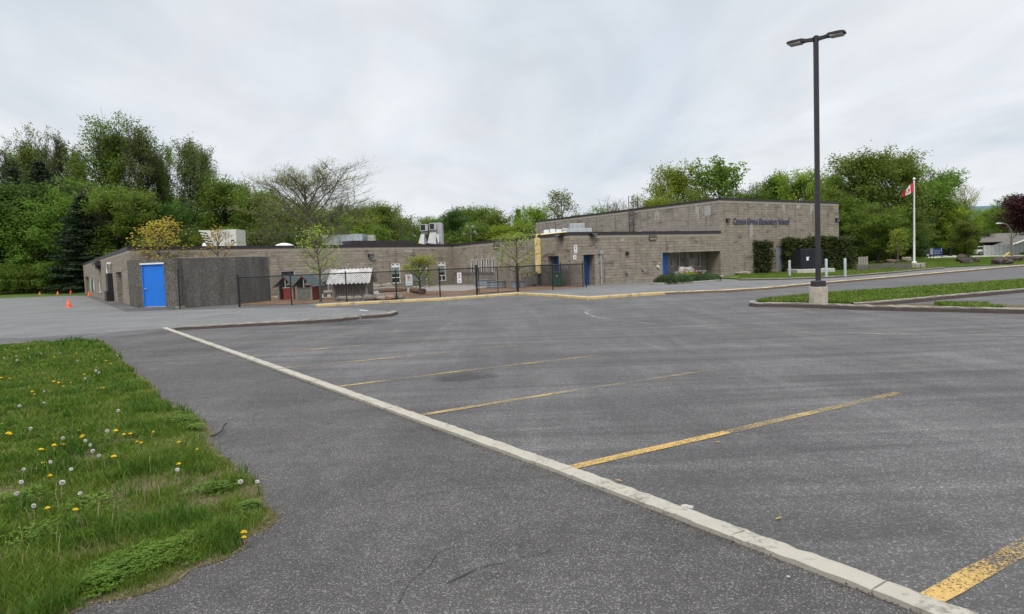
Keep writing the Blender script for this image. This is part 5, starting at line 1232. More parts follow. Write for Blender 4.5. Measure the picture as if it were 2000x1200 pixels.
# --- entrance bench, bed boulder, rocks
ba, bb = wEB.px(1342, 532), wEB.px(1400, 532); t = thing('bench', 'long pale concrete bench in the entrance recess', 'bench', wEB.P(3, 0, .7))
L0, L1 = wEB.L * .30, wEB.L * .86; m = MB(); wEB.bx(m, L0, L1, .50, .60, .35, .85); m.build('seat', M_galv, t)
for k in range(3): m = MB(); uu = L0 + .3 + (L1 - L0 - .6) * k / 2; wEB.bx(m, uu - .12, uu + .12, 0, .499, .4, .8); m.build('leg', M_concl, t)
rock_px('large white veined boulder in the planting bed', 1327, 1357, 524, 546, M_rockw, 22, z=.1, depth=.6, rough=.14)
rock_px('small pale rock at the right end of the planting bed', 1407, 1414, 538, 542, M_rock, 23, z=.1)
rock_px('flat pale rock in the grass below the tall wall', 1438, 1468, 531, 537, M_rock, 24, z=.1, depth=.4)
RK_ = [(1871, 1893, 499.5, 512, M_rockd, 'tall dark boulder at the left of the lawn group'), (1881, 1905, 506, 515.5, M_rockd, 'low black boulder in front of the tall dark one'), (1896, 1917, 504.5, 513, M_rockd, 'rounded dark boulder at the right of the lawn group'), (1945, 1981, 505, 516, M_rockd, 'long brown boulder near the road at the right'), (1964, 2004, 501, 511, M_rockd, 'grey whaleback boulder at the right edge'), (1730, 1757, 507, 513, M_rockr, 'brown rock in the shade under the trees'), (1764, 1783, 503, 511, M_rock, 'grey rock in the shade beside the flagpole')]
for k, (a, b, c, d, mm, lab) in enumerate(RK_): rock_px(lab, a, b, c, d, mm, 30 + k, z=.1, depth=.7)
# --- blue board sign
a = hit(1816, 503.5, .1); b = hit(1840, 503, .1); ws = W(P2(a), P2(b)); zt = at(1828, 485, a.y).z; t = thing('board_sign', 'dark blue notice board sign on posts by the trees', 'sign', a)
m = MB(); ws.bx(m, 0, ws.L, zt - 1.1, zt, 0, .08); m.build('panel', M_signb, t)
for u in (.05, ws.L * .28, ws.L - .05): m = MB(); ws.bx(m, u - .05, u + .05, 0, zt + .1, -.1, -.005); m.build('post', M_black, t)
m = MB(); ws.bx(m, ws.L * .08, ws.L * .3, zt - 1.0, zt - .02, .081, .09); ws.bx(m, ws.L * .95, ws.L * .99, zt - .6, zt - .02, .081, .09)
for k in range(3): ws.bx(m, ws.L * .38, ws.L * (.62 + .08 * (k % 2)), zt - .42 - k * .24, zt - .34 - k * .24, .081, .088); ws.bx(m, ws.L * .68, ws.L * .85, zt - .42 - k * .24, zt - .34 - k * .24, .081, .088)
m.build('lettering', M_signg, t)
# --- street lamp
sb = hit(1976, 507, .1); sb.y += 0; Ys = sb.y; zt = at(1970, 436, Ys).z; t = thing('street_lamp', 'tall grey street lamp with curved arm beside the grey house', 'street lamp', sb)
hx = at(1945.5, 435.5, Ys); px_ = sb.x
m = MB(); m.tube([(px_, Ys, 0.0), (px_, Ys, zt - 1.5)], [.11, .07], 10); m.build('pole', M_woodg, t)
m = MB(); w_ = px_ - hx.x; m.tube([(px_ - w_ * (1 - math.cos(q)) * .62, Ys, zt - 1.5 + 1.5 * math.sin(q)) for q in [math.pi / 2 * k / 8 for k in range(9)]] + [(hx.x + .5, Ys, zt + .0)], .05, 8); m.build('arm', M_woodg, t)
m = MB(); m.lathe([(0, -.06), (.28, -.05), (.42, 0), (.3, .08), (0, .12)], n=14, sy=.4); m.v = [(v[0] + hx.x + .3, v[1] + Ys, v[2] + zt - .03) for v in m.v]; m.build('lamp_head', M_galv, t)
# --- houses and fence at the far right
Yh = 128
def hx_(x, y=500): return at(x, y, Yh).x
t = thing('house', 'white gabled bungalow with dark eaves behind the grey fence', 'house', (hx_(1950), Yh, 0))
x0, x1 = hx_(1913), hx_(2040); zr = at(1960, 461, Yh).z; ze = at(1915, 474, Yh).z
m = MB(); m.box(((x0 + x1) / 2, Yh + 9, ze / 2 + .05), (x1 - x0 - 1, 14, ze - .1)); m.build('wall', mat('brown_brick', (.10, .07, .06)), t)
xr = hx_(1985); m = MB()
m.add([(x0 - .6, Yh, ze), (hx_(1952), Yh + 6, zr + .6), (hx_(2060), Yh + 6, zr + .6), (hx_(2060), Yh, ze)], [(0, 3, 2, 1)]); m.add([(x0 - .6, Yh + 14, ze), (hx_(1952), Yh + 6, zr + .6), (hx_(2060), Yh + 6, zr + .6), (hx_(2060), Yh + 14, ze)], [(0, 1, 2, 3)]); m.add([(x0 - .6, Yh, ze), (hx_(1952), Yh + 6, zr + .6), (x0 - .6, Yh + 14, ze)], [(0, 1, 2)])
m.build('roof', mat('grey_brown_shingles', (.13, .12, .105), .9), t)
g0, g1 = hx_(1938), hx_(2045); gp_ = at(1984, 462, Yh - 4).z; ge = at(1940, 478, Yh - 4).z; gy = Yh - 4; gm = hx_(1986)
m = MB(); m.prism([(g0 + 1.0, gy), (g1, gy), (g1, gy + 5), (g0 + 1.0, gy + 5)], 0, ge - .25); m.add([(g0 + 1, gy, ge - .25), (g1, gy, ge - .25), (gm, gy, gp_ - .3)], [(0, 1, 2)]); m.build('gable_wall', mat('pale_siding', (.33, .35, .38)), t)
for nm_, mt_, ya, yb, dz in (('gable_trim', M_white, gy - .5, gy - .3, 0), ('garage_roof', MATS['grey_brown_shingles'], gy - .295, gy + 6, .01)):
    m = MB()
    for xe in (g0 - .4, g1 + .4):
        m.add([(xe, ya, ge - .35 + dz), (gm, ya, gp_ + dz), (gm, yb, gp_ + dz), (xe, yb, ge - .35 + dz), (xe, ya, ge - .55), (gm, ya, gp_ - .2), (gm, yb, gp_ - .2), (xe, yb, ge - .55)], [(0, 1, 2, 3), (7, 6, 5, 4), (0, 4, 5, 1), (3, 7, 4, 0)])
    m.build(nm_, mt_, t)
m = MB(); m.box(((g0 + g1) / 2, gy - .02, ge - 1.3), (g1 - g0 - 3, .03, 1.4)); m.build('garage_opening', M_black, t)
fa, fb_ = hit(1920.5, 499.5, .1), hit(2080, 494, .1); wf = W(P2(fa), P2(fb_)); fh = 1.75; t = thing('board_fence', 'grey vertical board fence in front of the white house', 'fence', fa)
m = MB(); n = int(wf.L / .55)
for k in range(n): wf.bx(m, k * wf.L / n + .02, (k + 1) * wf.L / n - .02, .05, fh - .03 * (k % 3), 0, .06)
m.build('board_panel', mat('grey_fence_boards', (.44, .45, .46), .9, var=.15), t)
m = MB()
for k in range(0, n + 1, 4): wf.bx(m, k * wf.L / n - .06, k * wf.L / n + .06, 0, fh + .1, -.16, -.035)
m.build('fence_posts', M_woodg, t)
# cars
def car(label, c, rz, body, kind='suv'):
    t = thing('parked_car', label, 'car', c, rz); L, Wd = 4.5, 1.8
    sec = [(-2.25, .45, .75), (-2.15, .35, .92), (-1.2, .30, 1.0), (-.6, .3, 1.02), (1.2, .3, 1.02), (2.0, .32, 1.0), (2.2, .42, .85)]
    m = MB(); vs = []
    for x, z0, z1 in sec:
        w = Wd / 2 * (1 - .12 * (abs(x) / 2.25) ** 4)
        vs += [(x, -w * .94, z0), (x, -w, (z0 + z1) / 2), (x, -w * .93, z1), (x, w * .93, z1), (x, w, (z0 + z1) / 2), (x, w * .94, z0)]
    fs = [(i * 6 + k, i * 6 + (k + 1) % 6, (i + 1) * 6 + (k + 1) % 6, (i + 1) * 6 + k) for i in range(len(sec) - 1) for k in range(6)] + [(5, 4, 3, 2, 1, 0), tuple(range(36, 42))]
    m.add(vs, fs, smooth=False); m.build('body', body, t, world=False)
    def cab(nm, mt, grow, z0, z1, xs):
        m = MB(); w0, w1 = .82 + grow, .66 + grow; vs = []
        for z, w, (a, b) in ((z0, w0, xs[0]), (z1, w1, xs[1])): vs += [(a, -w, z), (b, -w, z), (b, w, z), (a, w, z)]
        m.add(vs, [(0, 1, 5, 4), (1, 2, 6, 5), (2, 3, 7, 6), (3, 0, 4, 7), (4, 5, 6, 7)]); m.build(nm, mt, t, world=False)
    cab('windows', M_glass, 0, 1.0, 1.44, ((-1.25, 2.0), (-.6, 1.65))); cab('roof', body, .02, 1.44, 1.52, ((-.62, 1.67), (-.4, 1.5)))
    for x in (-1.4, 1.4):
        for y in (-.82, .82):
            m = MB(); m.tube([(x, y - .11, .33), (x, y + .11, .33)], .33, 18); w = m.build('wheel', M_cardark, t, world=False); m = MB(); s_ = 1 if y > 0 else -1; m.tube([(x, y + s_ * .105, .33), (x, y + s_ * .12, .33)], .2, 14); m.build('rim', M_galv, w, world=False)
    for y in (-.6, .6): m = MB(); m.box((-2.22, y, .75), (.08, .34, .16)); m.build('headlight', M_signw, t, world=False)
car('white car half hidden behind the grey board fence', hit(1923, 499.2, .1) + Vector((1.6, 2.5, 0)), math.radians(8), M_white)
car('dark car parked behind the blue sign board', hit(1832, 502, .1) + Vector((0, 6, 0)), math.radians(-12), mat('dark_car_paint', (.02, .022, .03), .25))
m = MB(); a = hit(1956, 505.5, .1); b = at(1970, 499, a.y); 
m.tube([a, Vector((b.x, a.y, .75)), Vector((b.x + .35, a.y, .75)), Vector((b.x + .2, a.y, .3))], .09, 8); tag(m.build('yellow_barrier', mat('yellow_pipe', (.6, .42, .05))), 'bent yellow pipe barrier behind the boulders at the right', 'barrier')
# twig and pebbles on the asphalt
m = MB(); q = [hit(x, y, .02) for x, y in ((412, 853), (424, 850), (434, 845), (438, 837), (443, 833))]; m.tube([q[0], q[1] + Vector((0, 0, .01)), q[2] + Vector((0, 0, .02)), q[3] + Vector((0, 0, .03)), q[4] + Vector((0, 0, .035))], [.010, .008, .009, .007, .010], 6)
tag(m.build('twig', M_barkd), 'dark bent twig on the footpath beside the lawn', 'twig')
for k, (x, y, s_, lab) in enumerate(((1338, 993, .035, 'small white stone beside the white kerb'), (1348, 994, .03, 'tiny white stone next to its twin by the kerb'), (1540, 1128, .012, 'pale chip on the footpath at the kerb edge'))):
    boulder('pebble', lab, hit(x, y, .006), (s_ * 1.6, s_, s_ * .8), M_concl, 60 + k, cat='pebble')
for k, (x, y) in enumerate(((1208, 939), (1521, 1013), (1402, 864))):
    m = MB(); c = hit(x, y, .010); r_ = random.Random(k).uniform(0, 3); w_, l_ = .012, .03; pts_ = [(-l_, 0, .0), (0, w_, .006), (l_, 0, .002), (0, -w_, .008)]
    m.add([Matrix.Rotation(r_, 3, 'Z') @ Vector(p_) + c for p_ in pts_], [(0, 3, 2, 1)]); tag(m.build('fallen_leaf', mat('dry_leaf', (.35, .22, .06), .8)), 'tiny dry yellow leaf lying on the asphalt', 'leaf', 'dry leaves on the asphalt')
# ================================================================== VEGETATION
CAL = {}
def leaf_quads(centers, normals_bias, size, rng, per, spread, aspect=.55, squash=.8):
    """per leaves gathered around every centre -> (N*4,3) rhombic leaves"""
    C = np.repeat(centers, per, axis=0); N = len(C)
    C = C + rng.normal(0, 1, (N, 3)) * np.array([spread, spread, spread * squash])
    a = rng.normal(0, 1, (N, 3)); a[:, 2] *= .6; a /= np.linalg.norm(a, axis=1)[:, None]
    b = rng.normal(0, 1, (N, 3)); b -= (b * a).sum(1)[:, None] * a; b /= np.linalg.norm(b, axis=1)[:, None]
    s = size * rng.uniform(.65, 1.3, N)[:, None]
    v = np.stack([C - a * s * .5, C + b * s * aspect * .5 , C + a * s * .5, C - b * s * aspect * .5], 1)
    return v.reshape(-1, 3)
def make_tree(name, label, cat, H, R, kind, leafm, barkm, seed, base=.2, n1=26, per=14, lsize=.26, spread=.42, trunk=.22, group=None, clump_step=.55, n2=6, keep=1.0, gapn=0.0, twig=False, lean=0, parts=True, tw_r=.012):
    rng = np.random.default_rng(seed); rd = random.Random(seed)
    t = thing(name, label, cat, (0, 0, 0), 0, group)
    mb = MB(); tips = []
    tr = []; nseg = 10; px_, py_ = 0.0, 0.0
    for k in range(nseg + 1):
        f = k / nseg; tr.append(Vector((px_, py_, H * .93 * f))); px_ += rd.uniform(-1, 1) * H * .008 + lean * H / nseg; py_ += rd.uniform(-1, 1) * H * .008
    def trunk_at(f): f = min(max(f, 0), .999) * nseg; i = int(f); return tr[i] + (tr[i + 1] - tr[i]) * (f - i)
    mb.tube(tr, [trunk * (1 - .9 * (k / nseg)) + (trunk * .35 if k == 0 else 0) + .01 for k in range(nseg + 1)], 8, cap=False)
    def env(f):
        if kind == 'round': return math.sqrt(max(.03, 1 - (2 * f - .92) ** 2)) 
        if kind == 'oval': return math.sqrt(max(.05, 1 - (2 * f - .85) ** 2)) * (1 - .15 * f)
        if kind == 'poplar': return .42 + .65 * math.sin(math.pi * min(1, f * .9 + .12)) * (1 - .35 * f)
        if kind == 'vase': return .35 + .75 * f ** .6 * (1 if f < .85 else 1 - (f - .85) * 2.6)
        if kind == 'spruce': return (1 - f) ** .85 * (1.0 if rd.random() > .2 else .82) + .03
        if kind == 'sparse': return .5 + .5 * math.sin(math.pi * f)
        return 1
    elev = {'round': (5, 62), 'oval': (15, 68), 'poplar': (50, 82), 'vase': (25, 72), 'spruce': (-12, 20), 'sparse': (35, 66)}[kind]
    for i in range(n1):
        f = (i + .5) / n1; zf = base + (1 - base) * .93 * f ** (.9 if kind != 'spruce' else 1.05)
        p = trunk_at(zf / .93 * .93); az = i * 2.39996 + rd.uniform(-.4, .4); L = R * env(f) * rd.uniform(.82, 1.1)
        if kind != 'spruce': L = max(L, .12 * R)
        el = math.radians(elev[0] + (elev[1] - elev[0]) * f + rd.uniform(-8, 8))
        d = Vector((math.cos(az) * math.cos(el), math.sin(az) * math.cos(el), math.sin(el)))
        if kind in ('round', 'oval', 'vase') : L = L / max(.45, math.cos(el)) * .85
        L = min(L, (H * 1.0 - p.z) / max(.15, d.z) if d.z > .1 else L)
        if kind == 'poplar': L = min(L / max(.3, math.cos(el)) * .75, (H - p.z) / d.z * rd.uniform(.72, 1.12))
        pts = [p]; dd = d.copy(); nn = 6
        for k in range(nn):
            up = .05 if kind in ('round', 'oval', 'vase', 'poplar') else (.02 if kind == 'sparse' else -.015 + .03 * k / nn)
            dd = (dd + Vector((rd.uniform(-.13, .13), rd.uniform(-.13, .13), up + rd.uniform(-.07, .07)))).normalized(); pts.append(pts[-1] + dd * L / nn)
        r0 = max(.02, trunk * .42 * (1 - f * .65)) if kind != 'spruce' else .03
        mb.tube(pts, [r0 * (1 - .88 * k / nn) + tw_r * .6 for k in range(nn + 1)], 5 if kind != 'spruce' else 3, cap=False)
        def on(tt): tt = min(tt, .999) * nn; a = int(tt); return pts[a] + (pts[a + 1] - pts[a]) * (tt - a)
        if kind == 'spruce':
            st = max(3, int(L / .28))
            for k in range(st):
                q = on((k + 1) / st); w = .26 * L * (1 - .75 * (k / st)) 
                for s_ in (-1, 0, 1): 
                    sdv = Vector((-d.y, d.x, 0)) * s_ * w; tips.append(q + sdv + Vector((0, 0, -.05 - abs(s_) * .06)))
            continue
        ns = max(2, int(n2 * (L / R + .35)))
        for k in range(ns):
            tt = .22 + .75 * (k + rd.random() * .5) / ns; q = on(tt); l2 = L * (.50 - .28 * tt) * rd.uniform(.7, 1.25) + .1 * R
            dirb = (pts[min(nn, int(tt * nn) + 1)] - pts[int(tt * nn)]).normalized() if int(tt * nn) < nn else dd
            perp = dirb.cross(Vector((rd.uniform(-1, 1), rd.uniform(-1, 1), rd.uniform(-1, 1)))).normalized()
            d2 = (dirb * (.75 if kind != 'poplar' else 1.2) + perp * .8 + Vector((0, 0, .18 if not twig else .10))).normalized(); q2 = [q]; dc = d2.copy()
            for _ in range(4): dc = (dc + Vector((rd.uniform(-.16, .16), rd.uniform(-.16, .16), rd.uniform(-.08, .14)))).normalized(); q2.append(q2[-1] + dc * l2 / 4)
            mb.tube(q2, [max(tw_r, r0 * .33 * (1 - .8 * j / 4)) for j in range(5)], 4, cap=False)
            if twig:
                for kk in range(twig):
                    t3 = .15 + .85 * rd.random(); j = min(3, int(t3 * 4)); q3 = q2[j] + (q2[j + 1] - q2[j]) * (t3 * 4 - j); l3 = l2 * rd.uniform(.25, .55)
                    d3 = ((q2[j + 1] - q2[j]).normalized() + Vector((rd.uniform(-.9, .9), rd.uniform(-.9, .9), rd.uniform(-.5, .9)))).normalized(); mid = q3 + d3 * l3 * .5 + Vector((rd.uniform(-1, 1), rd.uniform(-1, 1), rd.uniform(-1, 1))) * l3 * .08
                    e3 = mid + (d3 + Vector((0, 0, .25))).normalized() * l3 * .5; mb.tube([q3, mid, e3], [tw_r, tw_r * .75, tw_r * .4], 3, cap=False)
                    if rd.random() < keep: tips.append(e3)
                    if rd.random() < keep: tips.append(mid)
            else:
                nc = max(1, int(l2 / clump_step))
                for c_ in range(nc + 1):
                    j = 4 * (c_ + .6) / (nc + 1); a = min(3, int(j)); tips.append(q2[a] + (q2[a + 1] - q2[a]) * (j - a))
        if not twig: tips.append(pts[-1]); tips.append(on(.85))
    tips = np.array([tuple(v) for v in tips])
    if not twig and keep < 1: tips = tips[rng.random(len(tips)) < keep]
    if gapn:
        k = [mnoise.noise(Vector(v) * (1.6 / R) + Vector((seed, 0, 0))) > -gapn for v in tips]; tips = tips[np.array(k)]
    mb.build('trunk', barkm, t, world=False)
    q = leaf_quads(tips, 0, lsize, rng, per, spread, squash=.75 if kind != 'spruce' else .35, aspect=.6 if kind != 'spruce' else .28)
    me = np_mesh('crown', q, 4, leafm); link('crown', me, t, world=False)
    Q = q.reshape(-1, 4, 3).mean(1); CAL[t.name] = (float(np.percentile(Q[:, 2], 99.6)), float(np.percentile(np.hypot(Q[:, 0] - Q[:, 0].mean(), Q[:, 1] - Q[:, 1].mean()), 93))); return t
used = {}; SEQ = {}
DEFS = {
 'poplar':  dict(cat='tree', H=22, R=4.2, kind='poplar', leafm=L_poplar, barkm=M_barkd, seed=1, base=.12, n1=50, per=12, lsize=.25, spread=.33, trunk=.34, n2=8, gapn=.02),
 'poplar2': dict(cat='tree', H=22, R=4.6, kind='poplar', leafm=L_mid, barkm=M_barkd, seed=7, base=.10, n1=52, per=13, lsize=.26, spread=.35, trunk=.36, n2=8, gapn=.05),
 'thin':    dict(cat='tree', H=20, R=3.4, kind='poplar', leafm=L_poplar, barkm=M_barkd, seed=12, base=.22, n1=32, per=8, lsize=.25, spread=.30, trunk=.28, n2=7, gapn=.0),
 'round':   dict(cat='tree', H=12, R=5.4, kind='round', leafm=L_mid, barkm=M_barkd, seed=3, base=.14, n1=40, per=17, lsize=.26, spread=.38, trunk=.26, n2=9, gapn=.35),
 'bright':  dict(cat='tree', H=12, R=5.2, kind='round', leafm=L_bright, barkm=M_barkd, seed=4, base=.16, n1=38, per=16, lsize=.26, spread=.36, trunk=.24, n2=9, gapn=.25),
 'oval':    dict(cat='tree', H=15, R=5.0, kind='oval', leafm=L_mid, barkm=M_barkd, seed=5, base=.12, n1=44, per=17, lsize=.26, spread=.38, trunk=.28, n2=9, gapn=.28),
 'dark':    dict(cat='tree', H=12, R=4.8, kind='oval', leafm=L_dark, barkm=M_barkd, seed=6, base=.08, n1=44, per=18, lsize=.26, spread=.38, trunk=.24, n2=9),
 'spruce':  dict(cat='tree', H=15, R=3.2, kind='spruce', leafm=L_needle, barkm=M_barkd, seed=8, base=.05, n1=130, per=9, lsize=.34, spread=.17, trunk=.2),
 'spiky':   dict(cat='tree', H=13, R=5.2, kind='vase', leafm=L_mid, barkm=M_barkd, seed=9, base=.22, n1=26, per=10, lsize=.32, spread=.24, trunk=.2, n2=6, clump_step=.5),
 'sparse':  dict(cat='tree', H=12, R=3.6, kind='sparse', leafm=L_mid, barkm=M_barkl, seed=10, base=.25, n1=24, per=7, lsize=.26, spread=.30, trunk=.18, n2=5, gapn=.15),
 'bare':    dict(cat='tree', H=11, R=4.2, kind='vase', leafm=L_olive, barkm=M_barkl, seed=11, base=.18, n1=20, per=2, lsize=.15, spread=.2, trunk=.2, n2=6, twig=4, keep=.35, tw_r=.018),
 'redtree': dict(cat='tree', H=11, R=5.0, kind='round', leafm=L_red, barkm=M_barkd, seed=13, base=.40, n1=38, per=17, lsize=.28, spread=.42, trunk=.24, n2=9),
 'rust':    dict(cat='tree', H=11, R=4.2, kind='vase', leafm=L_orange, barkm=M_barkl, seed=14, base=.2, n1=20, per=2, lsize=.2, spread=.25, trunk=.2, n2=6, twig=3, keep=.5, tw_r=.018),
 'bush':    dict(cat='bush', H=4.2, R=2.8, kind='round', leafm=L_mid, barkm=M_barkd, seed=15, base=.04, n1=26, per=15, lsize=.22, spread=.30, trunk=.08, n2=7),
 'bushd':   dict(cat='bush', H=5.5, R=3.6, kind='round', leafm=L_dark, barkm=M_barkd, seed=16, base=.02, n1=30, per=18, lsize=.26, spread=.40, trunk=.08, n2=8),
}
NAMES = {'poplar': 'poplar_tree', 'poplar2': 'poplar_tree', 'thin': 'poplar_tree', 'spruce': 'spruce_tree', 'bush': 'bush', 'bushd': 'bush', 'redtree': 'red_maple_tree', 'bare': 'bare_tree', 'rust': 'bare_tree'}
def tree(k, x, yt, Y, w, label, group, z0=0.0, rot=None):
    """stand a tree of kind k with its top at photo pixel (x, yt), Y metres out, crown w pixels wide"""
    top = at(x, yt, Y); H = top.z - z0; d = DEFS[k]; Wm = w / FPX * Y
    if k not in used:
        dd = dict(d); cat = dd.pop('cat'); used[k] = make_tree(NAMES.get(k, 'tree'), label, cat, group=group, **dd)
        o = used[k]; used[k + '_cal'] = CAL[o.name]
    else: o = dup(used[k], label=label, group=group)
    SEQ.setdefault(group, []).append(o); o.location = (top.x, Y, z0 - .05); o.rotation_euler = (0, 0, rot if rot is not None else random.Random(int(x * 7 + yt)).uniform(0, 6.28))
    ch, cr = used[k + '_cal']; s = H / ch; sx = Wm / (2 * cr); sx = max(.5 * s, min(1.9 * s, sx)); o.scale = (sx, sx, s); return o
GL, GM, GR = 'woodland trees behind the left field', 'trees behind the low roof', 'trees behind the hall and lawn'
T = [
 ('poplar', 12, 290, 105, 80, 'tall poplar at the left edge', GL), ('poplar2', 62, 262, 112, 78, 'tall poplar second from the left edge', GL), ('poplar', 112, 262, 108, 62, 'tall poplar with loose top left of the tallest pair', GL),
 ('thin', 146, 292, 118, 46, 'thin poplar in the gap left of the tallest one', GL), ('poplar2', 205, 230, 100, 112, 'tallest poplar of the left wood', GL), ('poplar', 268, 243, 98, 88, 'tall poplar right of the tallest one', GL),
 ('poplar2', 308, 280, 104, 50, 'shorter poplar on the right flank of the tall pair', GL), ('thin', 362, 273, 100, 66, 'slender open poplar standing apart against the sky', GL), ('thin', 396, 288, 108, 44, 'thin low poplar beside the slender open one', GL),
 ('spruce', 18, 330, 100, 90, 'dark spruce behind the left edge', GL), ('spruce', 84, 318, 99, 110, 'dark spruce between the two left poplars', GL),
 ('dark', 25, 358, 92, 170, 'broad green tree at the left edge before the poplars', GL), ('round', 165, 352, 93, 150, 'broad green tree behind the near spruce', GL), ('round', 95, 395, 90, 150, 'round green tree left of the near spruce', GL),
 ('oval', 228, 370, 88, 130, 'green tree just right of the near spruce', GL), ('dark', 300, 400, 92, 120, 'dark tree behind the orange budded sapling', GL), ('spruce', 150, 383, 86, 120, 'near dark spruce at the edge of the field', GL),
 ('oval', 435, 350, 100, 110, 'green tree above the slatted rooftop unit', GM), ('poplar', 470, 358, 104, 70, 'narrow tree left of the bare tree crown', GM), ('oval', 505, 372, 98, 100, 'loose green tree behind the left of the bare crown', GM),
 ('round', 575, 385, 95, 130, 'green tree right behind the bare crown', GM), ('oval', 645, 420, 92, 120, 'low green tree under the bare crown', GM), ('bright', 712, 425, 92, 90, 'bright tree behind the right of the bare crown', GM),
 ('oval', 748, 398, 96, 80, 'pointed bright green tree beyond the small vent box', GM), ('round', 800, 426, 98, 80, 'low green tree left of the duct tower', GM), ('sparse', 782, 422, 90, 50, 'thin pale tree left of the duct tower', GM),
 ('dark', 886, 410, 92, 62, 'dense dark round tree right of the duct tower', GM), ('oval', 845, 424, 104, 80, 'green tree behind the duct tower', GM), ('oval', 925, 404, 104, 90, 'olive tree above the floodlight mast', GM), ('round', 960, 412, 98, 90, 'green tree right of the floodlight mast', GM),
 ('spruce', 1013, 410, 100, 46, 'dark conifer above the yellow green sapling', GM), ('bright', 1045, 402, 96, 80, 'bright tree left of the tall open one', GM), ('sparse', 1092, 371, 90, 64, 'tall open tree with pale stem near the hall', GM), ('round', 1120, 420, 98, 90, 'green tree between open tree and hall', GM),
 ('bright', 985, 440, 86, 110, 'low bright bushy tree over the narrow windows', GM), ('bright', 1075, 436, 88, 70, 'low bright bushy tree over the yellow pipe', GM),
 ('bare', 1200, 386, 105, 70, 'grey leafless tree behind the roof ladder', GR), ('round', 1185, 405, 100, 80, 'low green tree left of the roof ladder', GR), ('bare', 1245, 388, 108, 60, 'pale sparse tree just right of the ladder', GR),
 ('bright', 1318, 323, 96, 100, 'round bright maple rising behind the hall roof', GR), ('bright', 1275, 385, 90, 100, 'low bright tree left of the round maple', GR), ('round', 1365, 375, 90, 90, 'low green tree right of the round maple', GR), ('spiky', 1402, 314, 96, 110, 'spiky sparse tree with upright shoots', GR),
 ('round', 1475, 362, 96, 80, 'green tree over the left of the hall front', GR), ('dark', 1515, 343, 98, 70, 'dark pointed tree over the school name', GR), ('bright', 1562, 333, 92, 100, 'bright green tree left of the lamp post top', GR), ('oval', 1625, 340, 96, 70, 'green tree directly behind the lamp post', GR),
 ('oval', 1690, 298, 84, 130, 'tallest broad tree right of the hall', GR), ('oval', 1748, 302, 88, 120, 'broad olive tree behind the flagpole', GR), ('round', 1645, 370, 82, 90, 'green tree at the right corner of the hall', GR),
 ('round', 1815, 328, 124, 120, 'broad tree right of the flag', GR), ('bright', 1856, 385, 121, 90, 'bright tree right of the flagpole', GR), ('oval', 1886, 432, 80, 50, 'low tree above the lawn boulders', GR), ('round', 1715, 400, 78, 110, 'low crowned tree over the planter boxes', GR),
 ('rust', 1884, 360, 128, 44, 'reddish sparse tree against the distant hill', GR), ('bright', 1925, 407, 150, 60, 'pale green tree far beyond the house', GR), ('round', 1964, 392, 140, 60, 'green tree behind the white house', GR), ('sparse', 1975, 380, 118, 36, 'thin pale tree left of the dark red one', GR), ('redtree', 2012, 378, 108, 92, 'dark red maple at the right edge', GR),
 ('bright', 1935, 430, 170, 90, 'far bright tree left of the house roof', GR), ('dark', 1905, 462, 122, 16, 'small dark cone shaped tree beside the house roof', GR),
 ('bush', 1890, 470, 82, 26, 'leafy bush beside the dark boulders', GR), ('bushd', 1990, 484, 112, 40, 'dark shrub before the board fence', GR), ('bush', 1998, 492, 108, 34, 'low green shrub by the street lamp', GR), ('bushd', 1955, 495, 112, 8, 'small round shrub against the board fence', GR),
]
for a in T: tree(*a)
# undergrowth that closes the wood
ub = random.Random(8)
for k, x in enumerate(range(-30, 300, 26)):
    tree('bushd' if k % 3 else 'bush', x + ub.uniform(-6, 6), 455 + ub.uniform(-30, 25), 94 + ub.uniform(-3, 8), 70, 'dark shrub in the shaded edge of the left wood', 'undergrowth shrubs along the left wood', z0=.8)
for k, x in enumerate(range(-20, 130, 30)):
    tree('bush', x, 512 + ub.uniform(-6, 8), 86, 60, 'low leafy bush at the top of the field', 'bushes at the top of the field', z0=.5)
for k, x in enumerate(range(300, 1180, 24)):
    tree('bushd' if k % 2 else 'bush', x + ub.uniform(-6, 6), 452 + ub.uniform(-14, 14) - (8 if x > 850 else 0), 84 + ub.uniform(0, 12), 52, 'shrub growing behind the low school roof', 'shrubs behind the low roof')
for k, x in enumerate(range(1665, 1795, 22)):
    tree('bushd', x + ub.uniform(-6, 6), 452 + ub.uniform(-20, 20), 96 + ub.uniform(-2, 10), 60, 'dark shrub in the shade behind the right trees', 'shade shrubs behind the right trees')
for k, x in enumerate(range(1800, 1900, 24)):
    tree('bushd', x, 448, 134, 60, 'dark shrub far behind the board sign', 'far shrubs behind the board sign')
for k, x in enumerate(range(-60, 330, 24)):
    tree('dark' if k % 2 else 'oval', x + ub.uniform(-8, 8), 400 + ub.uniform(-30, 30), 118 + ub.uniform(-4, 10), 110, 'tree deep in the left wood, seen between the nearer crowns', 'trees deep in the left wood')
for k, x in enumerate(range(340, 760, 40)):
    tree('oval' if k % 2 else 'round', x + ub.uniform(-8, 8), 420 + ub.uniform(-22, 14), 112 + ub.uniform(-4, 10), 90, 'tree deep in the wood behind the low roof', 'trees deep behind the low roof')
for k, x in enumerate(range(1640, 1790, 30)):
    tree('dark' if k % 2 else 'oval', x + ub.uniform(-8, 8), 400 + ub.uniform(-20, 20), 106 + ub.uniform(-4, 10), 100, 'tree deep in the wood right of the hall', 'trees deep in the right wood')

